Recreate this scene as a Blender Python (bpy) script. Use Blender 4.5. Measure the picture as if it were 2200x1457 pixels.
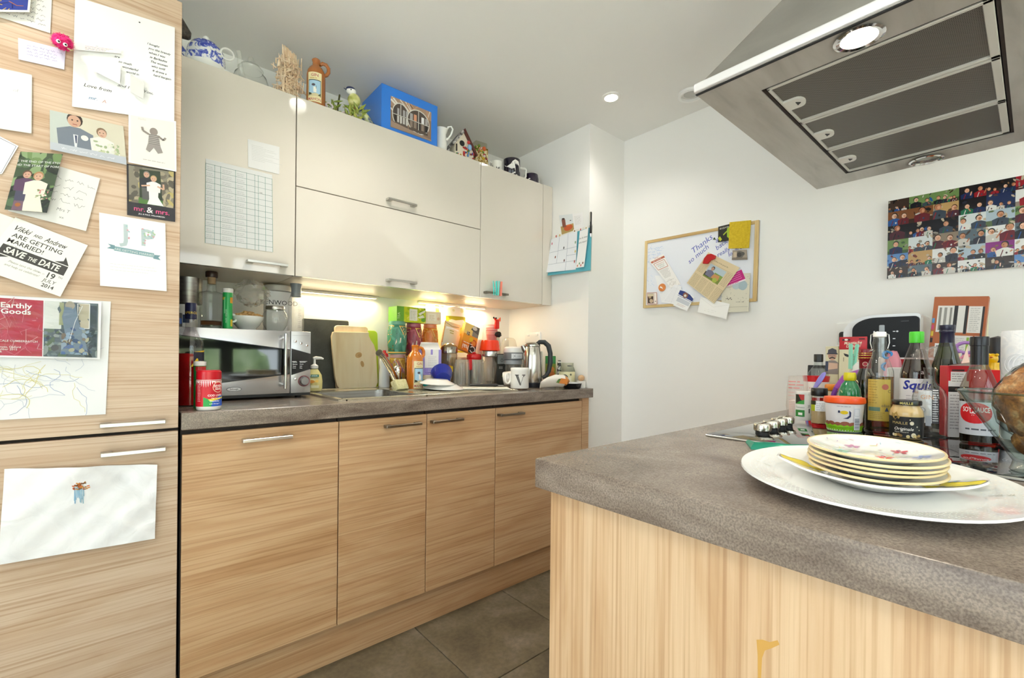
import bpy, bmesh, math, random
from mathutils import Vector, Matrix
for o in list(bpy.data.objects): bpy.data.objects.remove(o)
S = bpy.context.scene
COL = S.collection
PI = math.pi
RN = random.Random(11)

# ------------------------------------------------------------------ camera, world, light, exposure
CAM = Vector((-0.1321, -1.6002, 1.105))
YAW, PITCH, ROLL = math.radians(40.8328), math.radians(-0.0666), math.radians(0.586)
fw = Vector((math.sin(YAW)*math.cos(PITCH), math.cos(YAW)*math.cos(PITCH), math.sin(PITCH)))
rt = Vector((math.cos(YAW), -math.sin(YAW), 0)); up = rt.cross(fw)
rt2 = rt*math.cos(ROLL) + up*math.sin(ROLL); up2 = up*math.cos(ROLL) - rt*math.sin(ROLL)
cd = bpy.data.cameras.new('camera'); co = bpy.data.objects.new('camera', cd); COL.objects.link(co)
cd.sensor_width = 36; cd.lens = 36*974.82/2200; cd.shift_y = 37.83/2200; cd.clip_start = .02
co.matrix_world = Matrix(((rt2.x, up2.x, -fw.x, CAM.x), (rt2.y, up2.y, -fw.y, CAM.y), (rt2.z, up2.z, -fw.z, CAM.z), (0, 0, 0, 1)))
S.camera = co
S.view_settings.view_transform = 'Standard'; S.view_settings.look = 'None'
S.view_settings.gamma = 1; S.view_settings.use_curve_mapping = False
S.view_settings.exposure = 0.62
S.cycles.max_bounces = 12; S.cycles.diffuse_bounces = 8; S.cycles.glossy_bounces = 5
S.cycles.transparent_max_bounces = 24; S.cycles.transmission_bounces = 8
S.cycles.caustics_reflective = False; S.cycles.caustics_refractive = False
S.cycles.sample_clamp_indirect = 6

W = bpy.data.worlds.new('world'); S.world = W; W.use_nodes = True
wn = W.node_tree.nodes; wn['Background'].inputs[0].default_value = (.86, .91, 1, 1); wn['Background'].inputs[1].default_value = 3.0

def light(name, kind, loc, rot, energy, color=(1, 1, 1), **k):
    l = bpy.data.lights.new(name, kind); l.energy = energy; l.color = color
    for a, v in k.items(): setattr(l, a, v)
    o = bpy.data.objects.new(name, l); COL.objects.link(o); o.location = loc; o.rotation_euler = rot
    return o
def portal(name, loc, rot, sx, sy):
    o = light(name, 'AREA', loc, rot, 1, shape='RECTANGLE', size=sx, size_y=sy); o.data.cycles.is_portal = True
portal('window_portal', (-.12, -3.62, 1.16), (PI/2, 0, 0), 2.95, 2.1)
portal('window_portal', (-2.62, -1.5, 1.16), (PI/2, 0, -PI/2), 2.6, 2.1)

light('sun', 'SUN', (0, -8, 9), (math.radians(35), math.radians(-6), 0), 22, (1, .98, .97), angle=.01)

# ------------------------------------------------------------------ helpers
def lin(c):
    if isinstance(c, str): c = tuple(int(c[i:i+2], 16) for i in (0, 2, 4))
    r = []
    for v in c[:3]:
        v = v/255; r.append(v/12.92 if v <= .04045 else ((v+.055)/1.055)**2.4)
    return (*r, 1)
MATS = {}
def nmat(name):
    m = bpy.data.materials.new(name); m.use_nodes = True; nt = m.node_tree
    return m, nt, nt.nodes['Principled BSDF']
def M(c, rough=.5, metal=0, spec=.5, coat=0, name=None, emit=0):
    key = (str(c), rough, metal, spec, coat, emit)
    if key in MATS: return MATS[key]
    m, nt, b = nmat(name or 'surface'); b.inputs['Base Color'].default_value = lin(c)
    b.inputs['Roughness'].default_value = rough; b.inputs['Metallic'].default_value = metal
    b.inputs['Specular IOR Level'].default_value = spec; b.inputs['Coat Weight'].default_value = coat
    b.inputs['Coat Roughness'].default_value = .05
    if emit:
        b.inputs['Emission Color'].default_value = lin(c); b.inputs['Emission Strength'].default_value = emit
    MATS[key] = m
    return m
def mixc(nt, fac, a, b, mode='MIX'):
    x = nt.nodes.new('ShaderNodeMix'); x.data_type = 'RGBA'; x.blend_type = mode
    for s, v in ((x.inputs['Factor'], fac), (x.inputs['A'], a), (x.inputs['B'], b)):
        if isinstance(v, (int, float)): s.default_value = v
        elif isinstance(v, tuple): s.default_value = v
        else: nt.links.new(v, s)
    return x.outputs['Result']
def glass(tint='ffffff', rough=.02, ior=1.45, haze=0, edge=.42):
    key = ('glass', tint, rough, ior, haze, edge)
    if key in MATS: return MATS[key]
    m, nt, b = nmat('thin_glass'); nt.nodes.remove(b); n, L = nt.nodes.new, nt.links.new
    t = n('ShaderNodeBsdfTransparent'); lw = n('ShaderNodeLayerWeight'); lw.inputs[0].default_value = .5; pw = n('ShaderNodeMath'); pw.operation = 'POWER'; pw.inputs[1].default_value = 5
    L(lw.outputs['Facing'], pw.inputs[0]); tl = lin(tint); L(mixc(nt, pw.outputs[0], tl, (tl[0]*edge, tl[1]*edge*1.05, tl[2]*edge*1.03, 1)), t.inputs[0])  # a wall seen edge-on is thicker
    g = n('ShaderNodeBsdfGlossy'); g.inputs['Roughness'].default_value = rough
    f = n('ShaderNodeFresnel'); f.inputs[0].default_value = ior
    x = n('ShaderNodeMixShader'); gm = n('ShaderNodeNewGeometry'); om = n('ShaderNodeMath'); om.operation = 'SUBTRACT'; om.inputs[0].default_value = 1; L(gm.outputs['Backfacing'], om.inputs[1])
    mm = n('ShaderNodeMath'); mm.operation = 'MULTIPLY'; L(f.outputs[0], mm.inputs[0]); L(om.outputs[0], mm.inputs[1])
    L(mm.outputs[0], x.inputs[0]); L(t.outputs[0], x.inputs[1]); L(g.outputs[0], x.inputs[2])
    out = x.outputs[0]
    if haze:
        df = n('ShaderNodeBsdfDiffuse'); df.inputs[0].default_value = (.9, .9, .88, 1); tr = n('ShaderNodeBsdfTranslucent'); tr.inputs[0].default_value = (.9, .9, .88, 1)
        a_ = n('ShaderNodeMixShader'); L(df.outputs[0], a_.inputs[1]); L(tr.outputs[0], a_.inputs[2]); y = n('ShaderNodeMixShader'); y.inputs[0].default_value = haze; L(out, y.inputs[1]); L(a_.outputs[0], y.inputs[2]); out = y.outputs[0]
    L(out, nt.nodes['Material Output'].inputs[0]); MATS[key] = m
    return m
def ramp(nt, fac, stops, interp='LINEAR'):
    r = nt.nodes.new('ShaderNodeValToRGB'); e = r.color_ramp.elements; r.color_ramp.interpolation = interp
    while len(e) < len(stops): e.new(.5)
    for i, (p, c) in enumerate(stops): e[i].position = p; e[i].color = lin(c)
    nt.links.new(fac, r.inputs[0]); return r.outputs[0]
def coords(nt, scale, rnd=True, rot=(0, 0, 0)):
    n, L = nt.nodes.new, nt.links.new
    tc = n('ShaderNodeTexCoord'); mp = n('ShaderNodeMapping'); mp.inputs['Scale'].default_value = scale; mp.inputs['Rotation'].default_value = rot
    if rnd:
        oi = n('ShaderNodeObjectInfo'); mu = n('ShaderNodeMath'); mu.operation = 'MULTIPLY'; mu.inputs[1].default_value = 37
        L(oi.outputs['Random'], mu.inputs[0]); ad = n('ShaderNodeVectorMath'); L(tc.outputs['Object'], ad.inputs[0]); L(mu.outputs[0], ad.inputs[1]); L(ad.outputs[0], mp.inputs[0])
    else: L(tc.outputs['Object'], mp.inputs[0])
    return mp.outputs[0]
def noise(nt, vec, scale, detail=6, dist=0, rough=.55):
    t = nt.nodes.new('ShaderNodeTexNoise'); t.inputs['Scale'].default_value = scale; t.inputs['Detail'].default_value = detail
    t.inputs['Distortion'].default_value = dist; t.inputs['Roughness'].default_value = rough
    nt.links.new(vec, t.inputs['Vector']); return t.outputs['Fac']
def wood(axis, base, dark, light_, rough=.42):
    m, nt, b = nmat('wood_grain')
    sc = [20, 20, 20]; sc[axis] = .9
    v = coords(nt, sc); f = noise(nt, v, 1.5, 7, .35, .62)
    c = ramp(nt, f, [(.22, dark), (.42, base), (.56, light_), (.74, base), (.86, dark)])
    sc2 = [210, 210, 210]; sc2[axis] = 2.0
    f2 = noise(nt, coords(nt, sc2), 1.0, 3, 0); c2 = ramp(nt, f2, [(.32, 'c4ab8a'), (.52, 'ffffff')])
    sc3 = [7, 7, 7]; sc3[axis] = 1.3
    f3 = noise(nt, coords(nt, sc3), 1.3, 4, 1.2); c3 = ramp(nt, f3, [(.32, 'e2d2bc'), (.55, 'ffffff')])
    c = mixc(nt, .5, c, c2, 'MULTIPLY'); c = mixc(nt, .6, c, c3, 'MULTIPLY')
    nt.links.new(c, b.inputs['Base Color']); b.inputs['Roughness'].default_value = rough
    bp = nt.nodes.new('ShaderNodeBump'); bp.inputs['Strength'].default_value = .06; bp.inputs['Distance'].default_value = .002
    nt.links.new(f2, bp.inputs['Height']); nt.links.new(bp.outputs[0], b.inputs['Normal'])
    return m
def blotch(stops, scale, rough=.5, sc=(1, 1, 1), detail=6, dist=0, metal=0, bump=0, fine=None, coat=0, interp='LINEAR', rnd=True, rot=(0, 0, 0), spec=.5):
    m, nt, b = nmat('mottled'); f = noise(nt, coords(nt, sc, rnd, rot), scale, detail, dist)
    c = ramp(nt, f, stops, interp)
    if fine:
        f2 = noise(nt, coords(nt, (1, 1, 1), False), fine[0], 3); c = mixc(nt, fine[1], c, ramp(nt, f2, [(.35, '606060'), (.62, 'ffffff')]), 'MULTIPLY')
    nt.links.new(c, b.inputs['Base Color']); b.inputs['Roughness'].default_value = rough; b.inputs['Metallic'].default_value = metal
    b.inputs['Coat Weight'].default_value = coat; b.inputs['Specular IOR Level'].default_value = spec
    if bump:
        bp = nt.nodes.new('ShaderNodeBump'); bp.inputs['Strength'].default_value = bump; bp.inputs['Distance'].default_value = .004
        nt.links.new(f, bp.inputs['Height']); nt.links.new(bp.outputs[0], b.inputs['Normal'])
    return m

class MB:
    """collects shapes (in the thing's own frame) and links them as one mesh object"""
    def __init__(s): s.v = []; s.f = []; s.m = []; s.X = Matrix()
    def add(s, v, f, mi=0):
        n = len(s.v); s.v += [s.X @ Vector(p) for p in v]; s.f += [tuple(i+n for i in q) for q in f]; s.m += [mi]*len(f); return s
    def box(s, x0, x1, y0, y1, z0, z1, mi=0, b=0, seg=2):
        if b:
            bm = bmesh.new(); bmesh.ops.create_cube(bm, size=1)
            for v in bm.verts: v.co = Vector(((x0+x1)/2+v.co.x*(x1-x0), (y0+y1)/2+v.co.y*(y1-y0), (z0+z1)/2+v.co.z*(z1-z0)))
            bmesh.ops.bevel(bm, geom=bm.edges[:], offset=b, segments=seg, affect='EDGES', profile=.5)
            s.bm(bm, mi); return s
        v = [(x, y, z) for z in (z0, z1) for y in (y0, y1) for x in (x0, x1)]
        return s.add(v, [(0, 2, 3, 1), (4, 5, 7, 6), (0, 1, 5, 4), (2, 6, 7, 3), (0, 4, 6, 2), (1, 3, 7, 5)], mi)
    def bm(s, bm, mi=0):
        bm.verts.index_update(); s.add([v.co.copy() for v in bm.verts], [[v.index for v in f.verts] for f in bm.faces], mi); bm.free(); return s
    def lathe(s, prof, n=28, mi=0, c=(0, 0, 0), sx=1, sy=1, a0=0, a1=2*PI):
        full = abs(a1-a0-2*PI) < 1e-6; k = n if full else n+1; v = []; f = []
        for r, z in prof:
            for i in range(k):
                a = a0+(a1-a0)*i/n; v.append((c[0]+max(r, 1e-5)*math.cos(a)*sx, c[1]+max(r, 1e-5)*math.sin(a)*sy, c[2]+z))
        for j in range(len(prof)-1):
            for i in range(n):
                i2 = (i+1) % k; f.append((j*k+i, j*k+i2, (j+1)*k+i2, (j+1)*k+i))
        return s.add(v, f, mi)
    def tube(s, pts, r, n=10, mi=0, cap=True):
        pts = [Vector(p) for p in pts]; v = []; f = []; m = len(pts); ref = None
        for i, p in enumerate(pts):
            d = (pts[min(i+1, m-1)]-pts[max(i-1, 0)]).normalized()
            if ref is None: ref = d.orthogonal().normalized()
            else: ref = (ref-d*ref.dot(d)).normalized()
            b = d.cross(ref); rr = r[i] if isinstance(r, (list, tuple)) else r
            rx, ry = rr if isinstance(rr, tuple) else (rr, rr)
            for k in range(n): a = 2*PI*k/n; v.append(p+ref*math.cos(a)*rx+b*math.sin(a)*ry)
        for i in range(m-1):
            for k in range(n): k2 = (k+1) % n; f.append((i*n+k, i*n+k2, (i+1)*n+k2, (i+1)*n+k))
        if cap: f += [tuple(range(n))[::-1], tuple(range((m-1)*n, m*n))]
        return s.add(v, f, mi)
    def prism(s, poly, a, b, plane='xy', mi=0):
        n = len(poly); mk = {'xy': lambda p, h: (p[0], p[1], h), 'xz': lambda p, h: (p[0], h, p[1]), 'yz': lambda p, h: (h, p[0], p[1])}[plane]
        v = [mk(p, a) for p in poly]+[mk(p, b) for p in poly]
        f = [tuple(range(n))[::-1], tuple(range(n, 2*n))]+[(i, (i+1) % n, n+(i+1) % n, n+i) for i in range(n)]
        return s.add(v, f, mi)
    def ball(s, c, r, n=14, mi=0, lump=0, seed=0):
        r = r if isinstance(r, tuple) else (r, r, r); q = random.Random(seed); v = []; f = []; m = max(6, n//2+2)
        for j in range(m+1):
            t = PI*j/m
            for i in range(n):
                a = 2*PI*i/n; k = 1+(q.uniform(-lump, lump) if lump and 0 < j < m else 0)
                v.append((c[0]+r[0]*k*math.sin(t)*math.cos(a), c[1]+r[1]*k*math.sin(t)*math.sin(a), c[2]+r[2]*k*math.cos(t)))
        for j in range(m):
            for i in range(n): i2 = (i+1) % n; f.append((j*n+i, (j+1)*n+i, (j+1)*n+i2, j*n+i2))
        return s.add(v, f, mi)
    def torus(s, c, R, r, axis='z', n=28, k=10, mi=0, a0=0, a1=2*PI, sx=1, sy=1):
        pts = []
        full = abs(a1-a0-2*PI) < 1e-6
        for i in range(n+1):
            a = a0+(a1-a0)*i/n; p, q = R*sx*math.cos(a), R*sy*math.sin(a)
            pts.append({'z': (c[0]+p, c[1]+q, c[2]), 'y': (c[0]+p, c[1], c[2]+q), 'x': (c[0], c[1]+p, c[2]+q)}[axis])
        return s.tube(pts, r, k, mi, not full)
    def build(s, name, mats, parent=None, smooth=40, loc=None, rot=None, fix=True):
        me = bpy.data.meshes.new(name); me.from_pydata([tuple(p) for p in s.v], [], s.f)
        for m in (mats if isinstance(mats, (list, tuple)) else [mats]): me.materials.append(m)
        me.polygons.foreach_set('material_index', s.m)
        if fix:
            bm = bmesh.new(); bm.from_mesh(me); bmesh.ops.remove_doubles(bm, verts=bm.verts, dist=2e-6); bmesh.ops.recalc_face_normals(bm, faces=bm.faces); bm.to_mesh(me); bm.free()
        if smooth:
            me.polygons.foreach_set('use_smooth', [True]*len(me.polygons)); me.set_sharp_from_angle(angle=math.radians(smooth))
        o = bpy.data.objects.new(name, me); COL.objects.link(o)
        if parent: o.parent = parent
        if loc: o.location = loc
        if rot: o.rotation_euler = rot
        return o
def tag(o, label=None, cat=None, group=None, kind=None):
    for k, v in (('label', label), ('category', cat), ('group', group), ('kind', kind)):
        if v: o[k] = v
    return o
def thing(name, label, cat, loc=(0, 0, 0), rz=0, group=None, rot=None):
    o = bpy.data.objects.new(name, None); COL.objects.link(o); o.empty_display_size = .05
    o.location = loc; o.rotation_euler = rot or (0, 0, rz); return tag(o, label, cat, group)
def copy_tree(o, parent=None):
    c = o.copy(); COL.objects.link(c)
    if parent: c.parent = parent
    for ch in list(o.children): copy_tree(ch, c)
    return c
def face(loc):  # heading of the camera side of a round thing standing at loc
    return math.atan2(CAM.y-loc[1], CAM.x-loc[0])

# ------------------------------------------------------------------ flat print
pm, pnt, pb = nmat('printed_ink')
pa = pnt.nodes.new('ShaderNodeVertexColor'); pa.layer_name = 'ink'; pnt.links.new(pa.outputs[0], pb.inputs['Base Color'])
pb.inputs['Roughness'].default_value = .45
INK = pm
pm2, pnt2, pb2 = nmat('glossy_photo_ink')
pa2 = pnt2.nodes.new('ShaderNodeVertexColor'); pa2.layer_name = 'ink'; pnt2.links.new(pa2.outputs[0], pb2.inputs['Base Color'])
pb2.inputs['Roughness'].default_value = .22
GLOSSINK = pm2
TEXT = {}
def text_mesh(s, bold, shear):
    k = (s, bold, shear)
    if k not in TEXT:
        cu = bpy.data.curves.new('lettering', 'FONT'); cu.body = s; cu.offset = bold; cu.shear = shear; cu.resolution_u = 2
        o = bpy.data.objects.new('lettering', cu); COL.objects.link(o); bpy.context.view_layer.update()
        me = o.to_mesh(); v = [(p.co.x, p.co.y) for p in me.vertices]; f = [tuple(q.vertices) for q in me.polygons]
        o.to_mesh_clear(); bpy.data.objects.remove(o); bpy.data.curves.remove(cu)
        TEXT[k] = (v, f, min([p[0] for p in v] or [0]), max([p[0] for p in v] or [1]))
    return TEXT[k]
def clip_poly(P, axis, val, keep_less):
    out = []
    for i, a in enumerate(P):
        b = P[(i+1) % len(P)]; ia = (a[axis] <= val) == keep_less or a[axis] == val; ib = (b[axis] <= val) == keep_less or b[axis] == val
        if ia: out.append(a)
        if ia != ib:
            t = (val-a[axis])/(b[axis]-a[axis]); out.append((a[0]+t*(b[0]-a[0]), a[1]+t*(b[1]-a[1])))
    return out
class PR:
    def __init__(s, w=1, h=1): s.w = w; s.h = h; s.items = []; s.clip = None; s.X = None
    def put(s, polys, c, ):
        if s.X:
            ox, oy, a, k = s.X; ca, sa = math.cos(a), math.sin(a)
            polys = [[(ox+k*(p[0]*ca-p[1]*sa), oy+k*(p[0]*sa+p[1]*ca)) for p in P] for P in polys]
        if s.clip:
            x0, y0, x1, y1 = s.clip; q = []
            for P in polys:
                for ax, v, kl in ((0, x0, False), (0, x1, True), (1, y0, False), (1, y1, True)):
                    P = clip_poly(P, ax, v, kl) if P else P
                if len(P) > 2: q.append(P)
            polys = q
        if not polys: return s
        xs = [p[0] for P in polys for p in P]; ys = [p[1] for P in polys for p in P]; bb = (min(xs), min(ys), max(xs), max(ys))
        L = 1
        for b2, l2, _, _ in s.items:
            if l2 >= L and b2[0] < bb[2] and bb[0] < b2[2] and b2[1] < bb[3] and bb[1] < b2[3]: L = l2+1
        s.items.append((bb, L, polys, c)); return s
    def rect(s, x, y, w, h, c): return s.put([[(x, y), (x+w, y), (x+w, y+h), (x, y+h)]], c)
    def poly(s, P, c): return s.put([list(P)], c)
    def circ(s, x, y, rx, c, ry=None, n=14, rot=0):
        ry = ry or rx; ca, sa = math.cos(rot), math.sin(rot)
        return s.put([[(x+rx*math.cos(2*PI*i/n)*ca-ry*math.sin(2*PI*i/n)*sa, y+rx*math.cos(2*PI*i/n)*sa+ry*math.sin(2*PI*i/n)*ca) for i in range(n)]], c)
    def line(s, pts, w, c):
        q = []
        for a, b in zip(pts, pts[1:]):
            dx, dy = b[0]-a[0], b[1]-a[1]; l = math.hypot(dx, dy) or 1e-9; nx, ny = -dy/l*w/2, dx/l*w/2
            q.append([(a[0]+nx, a[1]+ny), (a[0]-nx, a[1]-ny), (b[0]-nx, b[1]-ny), (b[0]+nx, b[1]+ny)])
        return s.put(q, c)
    def frame(s, x, y, w, h, t, c): return s.line([(x, y), (x+w, y), (x+w, y+h), (x, y+h), (x, y)], t, c)
    def text(s, t, x, y, h, c, rot=0, al='c', bold=0, shear=0, sx=1, fit=None):
        v, f, a, b = text_mesh(t, bold, shear); k = h/.7; kx = k*sx
        if fit: kx = fit/max(b-a, 1e-6)
        off = -a if al == 'l' else (-(a+b)/2 if al == 'c' else -b); ca, sa = math.cos(rot), math.sin(rot)
        g = [(x+(p[0]+off)*kx*ca-p[1]*k*sa, y+(p[0]+off)*kx*sa+p[1]*k*ca) for p in v]
        return s.put([[g[i] for i in q] for q in f], c)
    def scrib(s, x, y, w, h, c, seed=0, t=None, rot=0):
        q = random.Random(seed); pts = []; u = 0; ca, sa = math.cos(rot), math.sin(rot); t = t or h*.14; segs = []
        while u < w:
            n = q.randint(5, 9); pts = []
            for i in range(n):
                yy = (q.uniform(.0, .55) if i % 2 else q.uniform(.25, 1.0))*h if q.random() < .85 else q.uniform(-.4, 1.3)*h
                pts.append((x+u*ca-yy*sa, y+u*sa+yy*ca)); u += h*q.uniform(.18, .42)
            segs.append(pts); u += h*.5
        for p in segs: s.line(p, t, c)
        return s
    def para(s, x, y, w, n, dy, t, c, seed=0, rag=.25):
        q = random.Random(seed); polys = []
        for i in range(n):
            u = x; end = x+w*(1-q.random()*rag)
            while u < end:
                l = min(q.uniform(2, 6)*t, end-u); polys.append([(u, y-i*dy), (u+l, y-i*dy), (u+l, y-i*dy+t), (u, y-i*dy+t)]); u += l+t*.8
        return s.put(polys, c)
    def barcode(s, x, y, w, h, c='202020', seed=1, vert=False):
        q = random.Random(seed); u = 0; P = []
        L = h if vert else w
        while u < L:
            t = q.choice((.02, .03, .05))*L
            P.append([(x, y+u), (x+w, y+u), (x+w, y+u+t), (x, y+u+t)] if vert else [(x+u, y), (x+u+t, y), (x+u+t, y+h), (x+u, y+h)]); u += t+q.choice((.02, .03, .04))*L
        return s.put(P, c)
    def person(s, x, y, h, coat, skin='d8a888', hair='3a2a20', seed=0, legs=None):
        """head-and-shoulders (or standing) figure as flat shapes; y is the foot of the figure"""
        q = random.Random(seed); hd = h*.2 if legs else h*.36; sh = h*.34 if legs else h*.62
        if legs:
            s.poly([(x-hd*.6, y), (x-hd*.7, y+h*.5), (x+hd*.7, y+h*.5), (x+hd*.6, y)], legs); yb = y+h*.42
        else: yb = y
        top = y+h-hd*1.05
        s.poly([(x-sh*.55, yb), (x-sh*.6, top-hd*.35), (x-hd*.3, top), (x+hd*.3, top), (x+sh*.6, top-hd*.35), (x+sh*.55, yb)], coat)
        s.circ(x, y+h-hd*.45, hd*.46, hair, hd*.56); s.circ(x+q.uniform(-.05, .05)*hd, y+h-hd*.58, hd*.38, skin, hd*.48)
        if hd > .012:
            s.circ(x-hd*.15, y+h-hd*.5, hd*.05, '241a16'); s.circ(x+hd*.15, y+h-hd*.5, hd*.05, '241a16'); s.rect(x-hd*.13, y+h-hd*.85, hd*.26, hd*.05, '9a4a40')
        return s
    def build(s, name, fn, parent=None, strip=None, eps=.00013, gloss=False):
        v = []; f = []; cols = []
        for bb, L, polys, c in s.items:
            col = lin(c)
            for P in polys:
                parts = [P]
                if strip:
                    parts = [P]
                    for ax, st in enumerate(strip if isinstance(strip, tuple) else (strip,)):
                        new = []
                        for Q in parts:
                            u = math.floor(min(p[ax] for p in Q)/st)*st; ue = max(p[ax] for p in Q)
                            while u < ue:
                                q = clip_poly(clip_poly(Q, ax, u, False), ax, u+st, True); u += st
                                if len(q) > 2: new.append(q)
                        parts = new
                for q in parts:
                    n = len(v); v += [fn(p[0], p[1], eps*L) for p in q]; f.append(tuple(range(n, n+len(q)))); cols += [col]*len(q)
        me = bpy.data.meshes.new(name); me.from_pydata([tuple(p) for p in v], [], f)
        at = me.color_attributes.new('ink', 'FLOAT_COLOR', 'CORNER'); at.data.foreach_set('color', [x for c in cols for x in c])
        me.materials.append(GLOSSINK if gloss else INK); o = bpy.data.objects.new(name, me); COL.objects.link(o)
        if parent: o.parent = parent
        return o
def quadmap(bl, br, tr, tl, w, h, n, curl=None):
    bl, br, tr, tl = map(Vector, (bl, br, tr, tl)); n = Vector(n)
    def fn(u, v, e):
        a, b = u/w, v/h; p = (bl*(1-a)+br*a)*(1-b)+(tl*(1-a)+tr*a)*b
        return p+n*(e+(curl(a, b) if curl else 0))
    return fn
def wrap(prof, ang=0, off=.0004):
    """label wrapped round a lathe profile: u arc length from the heading ang, v height"""
    def fn(u, v, e):
        if callable(prof): r = prof(v)
        else:
            r = prof[-1][0]
            for (r0, z0), (r1, z1) in zip(prof, prof[1:]):
                if min(z0, z1) <= v <= max(z0, z1) and z0 != z1: r = r0+(r1-r0)*(v-z0)/(z1-z0); break
        a = ang+u/max(r, .004); r += off+e
        return Vector((r*math.cos(a), r*math.sin(a), v))
    return fn
def flat(axis, at, ox=0, oz=0, sgn=-1):
    """print on an upright face: axis 'y' -> (x,z) at y; axis 'x' -> (y,z) at x (u runs towards -y when sgn=-1)"""
    if axis == 'y': return lambda u, v, e: Vector((ox+u, at+sgn*e, oz+v))
    return lambda u, v, e: Vector((at+sgn*e, ox+sgn*u, oz+v))
def dim(c, k): return ''.join('%02x' % int(int(c[i:i+2], 16)*k) for i in (0, 2, 4))
def paper(name, label, cat, corners, pr, axis='y', at=-.002, color='f4f4f2', curl=None, group=None, rough=.6, gloss=False, nx=8, parent=None, thick=.0005, mat=None):
    """sheet with corners bl, br, tr, tl given in the plane of a door (x,z) or wall (y,z); pr is its print or None"""
    n = (0, -1, 0) if axis == 'y' else (-1, 0, 0)
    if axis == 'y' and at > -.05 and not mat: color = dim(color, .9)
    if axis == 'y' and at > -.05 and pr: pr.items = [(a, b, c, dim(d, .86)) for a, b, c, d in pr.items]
    P = [Vector((c[0], at, c[1])) if axis == 'y' else Vector((at, c[0], c[1])) for c in corners]
    w, h = (pr.w, pr.h) if pr else (1, 1)
    fn = quadmap(*P, w, h, n, curl); m = MB(); g = []; ny = nx if curl else 1
    nx = nx if curl else 1
    for e in (0, thick):
        for j in range(ny+1):
            for i in range(nx+1): g.append(fn(w*i/nx, h*j/ny, e))
    k = nx+1; b = k*(ny+1); f = []
    for j in range(ny):
        for i in range(nx):
            q = (j*k+i, j*k+i+1, (j+1)*k+i+1, (j+1)*k+i); f += [q, tuple(x+b for x in q[::-1])]
    ring = [i for i in range(k)]+[j*k+nx for j in range(1, ny+1)]+[ny*k+i for i in range(nx-1, -1, -1)]+[j*k for j in range(ny-1, 0, -1)]
    for i, a in enumerate(ring): c2 = ring[(i+1) % len(ring)]; f.append((a, c2, c2+b, a+b))
    m.add(g, f); o = m.build(name, mat or M(color, rough), parent, 60)
    if not parent: tag(o, label, cat, group)
    elif label: o['label'] = label
    if pr and pr.items: pr.build('print', lambda u, v, e: fn(u, v, e+thick+(.0003 if curl else 0)), o, (w/nx, h/ny) if curl else None, gloss=gloss)
    return o
# ------------------------------------------------------------------ materials of the room
WALL = M('f0efec', .55, name='white_wall_paint'); CEIL = M('edece9', .7, name='ceiling_paint')
OAKX = wood(0, 'c29c75', 'b48c64', 'caa882'); OAKF = wood(0, 'bfa68e', 'b2987e', 'c8b29c'); OAKZ = wood(2, 'c8a884', 'bc9a72', 'd0b492')
STONE = blotch([(.28, '6e6056'), (.5, '8c7e72'), (.72, 'a2958a')], 2.2, .27, (3, 3, 13), 9, .5, fine=(420, .5), rnd=False, rot=(.5, .7, .4))
CREAM = M('d8d1c6', .05, coat=.8, name='cream_gloss_door'); CREAMS = M('d8cfbe', .35); DARKGAP = M('2a2019', .7)
STEEL = M('c9c6c0', .28, 1); CHROME = M('e6e6e6', .08, 1); BRUSH = blotch([(.3, '8d8a85'), (.7, 'b4b1ac')], 3, .34, (1, 30, 30), 5, 0, 1)
DSTEEL = M('8b857a', .3, 1); WHITE = M('f3f3f0', .35); WPLAS = M('f0efec', .25); BLACK = M('101012', .3); BLACKM = M('1a1a1c', .5); CLEAR = glass('f4f8f6')
ZS = .9323; XW, YW, ZC, XB, Y2 = 1.8408, .7157, 2.4064, 2.1615, .0365
def structure(o): o['kind'] = 'structure'; return o

# ------------------------------------------------------------------ room shell
fl = structure(MB().box(-2.62, 2.3, -3.62, .8, -.08, -.006).build('floor', M('8b8578', .6, name='grout'), None, 0))
TILE = blotch([(.3, '5d5342'), (.5, '70654f'), (.62, '7d7260'), (.75, '8d8270')], 5, .5, (1, 1, 1), 10, .7, fine=(60, .25))
tp = .457; t0 = None
tm = MB().box(.002, tp-.002, .002, tp-.002, -.006, 0, 0, .0015, 1)
for i in range(-8, 6):
    for j in range(-8, 3):
        x, y = .7805-.0+tp*(i-1), -.4+tp*(j-1)+0
        if x > 2.15 or x < -.6 or y < -2.8 or y > .6: continue
        if t0 is None: o = t0 = tm.build('floor_tile', TILE, fl, 0)
        else: o = t0.copy(); COL.objects.link(o)
        o.location = (x, y, 0)
structure(MB().box(-2.62, -.592, -3.62, .8, -.006, .0).box(-.592, 2.16, -3.62, -2.687, -.006, .0).build('floor_unseen_living_area', M('e4e0da', .5, name='pale_bounce_floor'), None, 0))  # unseen pale floor, added to bounce daylight up to the ceiling
structure(MB().box(-2.62, XB+.2, -3.62, YW+.2, ZC, ZC+.08).build('ceiling', CEIL, None, 0))
structure(MB().box(-2.62, XB+.2, YW, YW+.12, 0, ZC).build('wall_back', WALL, None, 0))
structure(MB().box(XW, XB+.2, Y2, YW, 0, ZC).build('wall_return', WALL, None, 0))
structure(MB().box(XB, XB+.15, -3.62, Y2, 0, ZC).build('wall_end', WALL, None, 0))
def walled(name, w, h, openings, place, mat=WALL):
    m = MB(); xs = sorted({0, w, *[v for o in openings for v in o[:2]]}); m.X = place
    for a, b in zip(xs, xs[1:]):
        op = [o for o in openings if o[0] <= a and b <= o[1]]
        for z0, z1 in ([(0, op[0][2]), (op[0][3], h)] if op else [(0, h)]):
            if z1 > z0: m.box(a, b, 0, .12, z0, z1)
    return structure(m.build(name, mat, None, 0))
FRM = M('17191b', .4, name='black_window_frame'); PANE = glass('f2f6f4', 0, 1.3)
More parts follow.
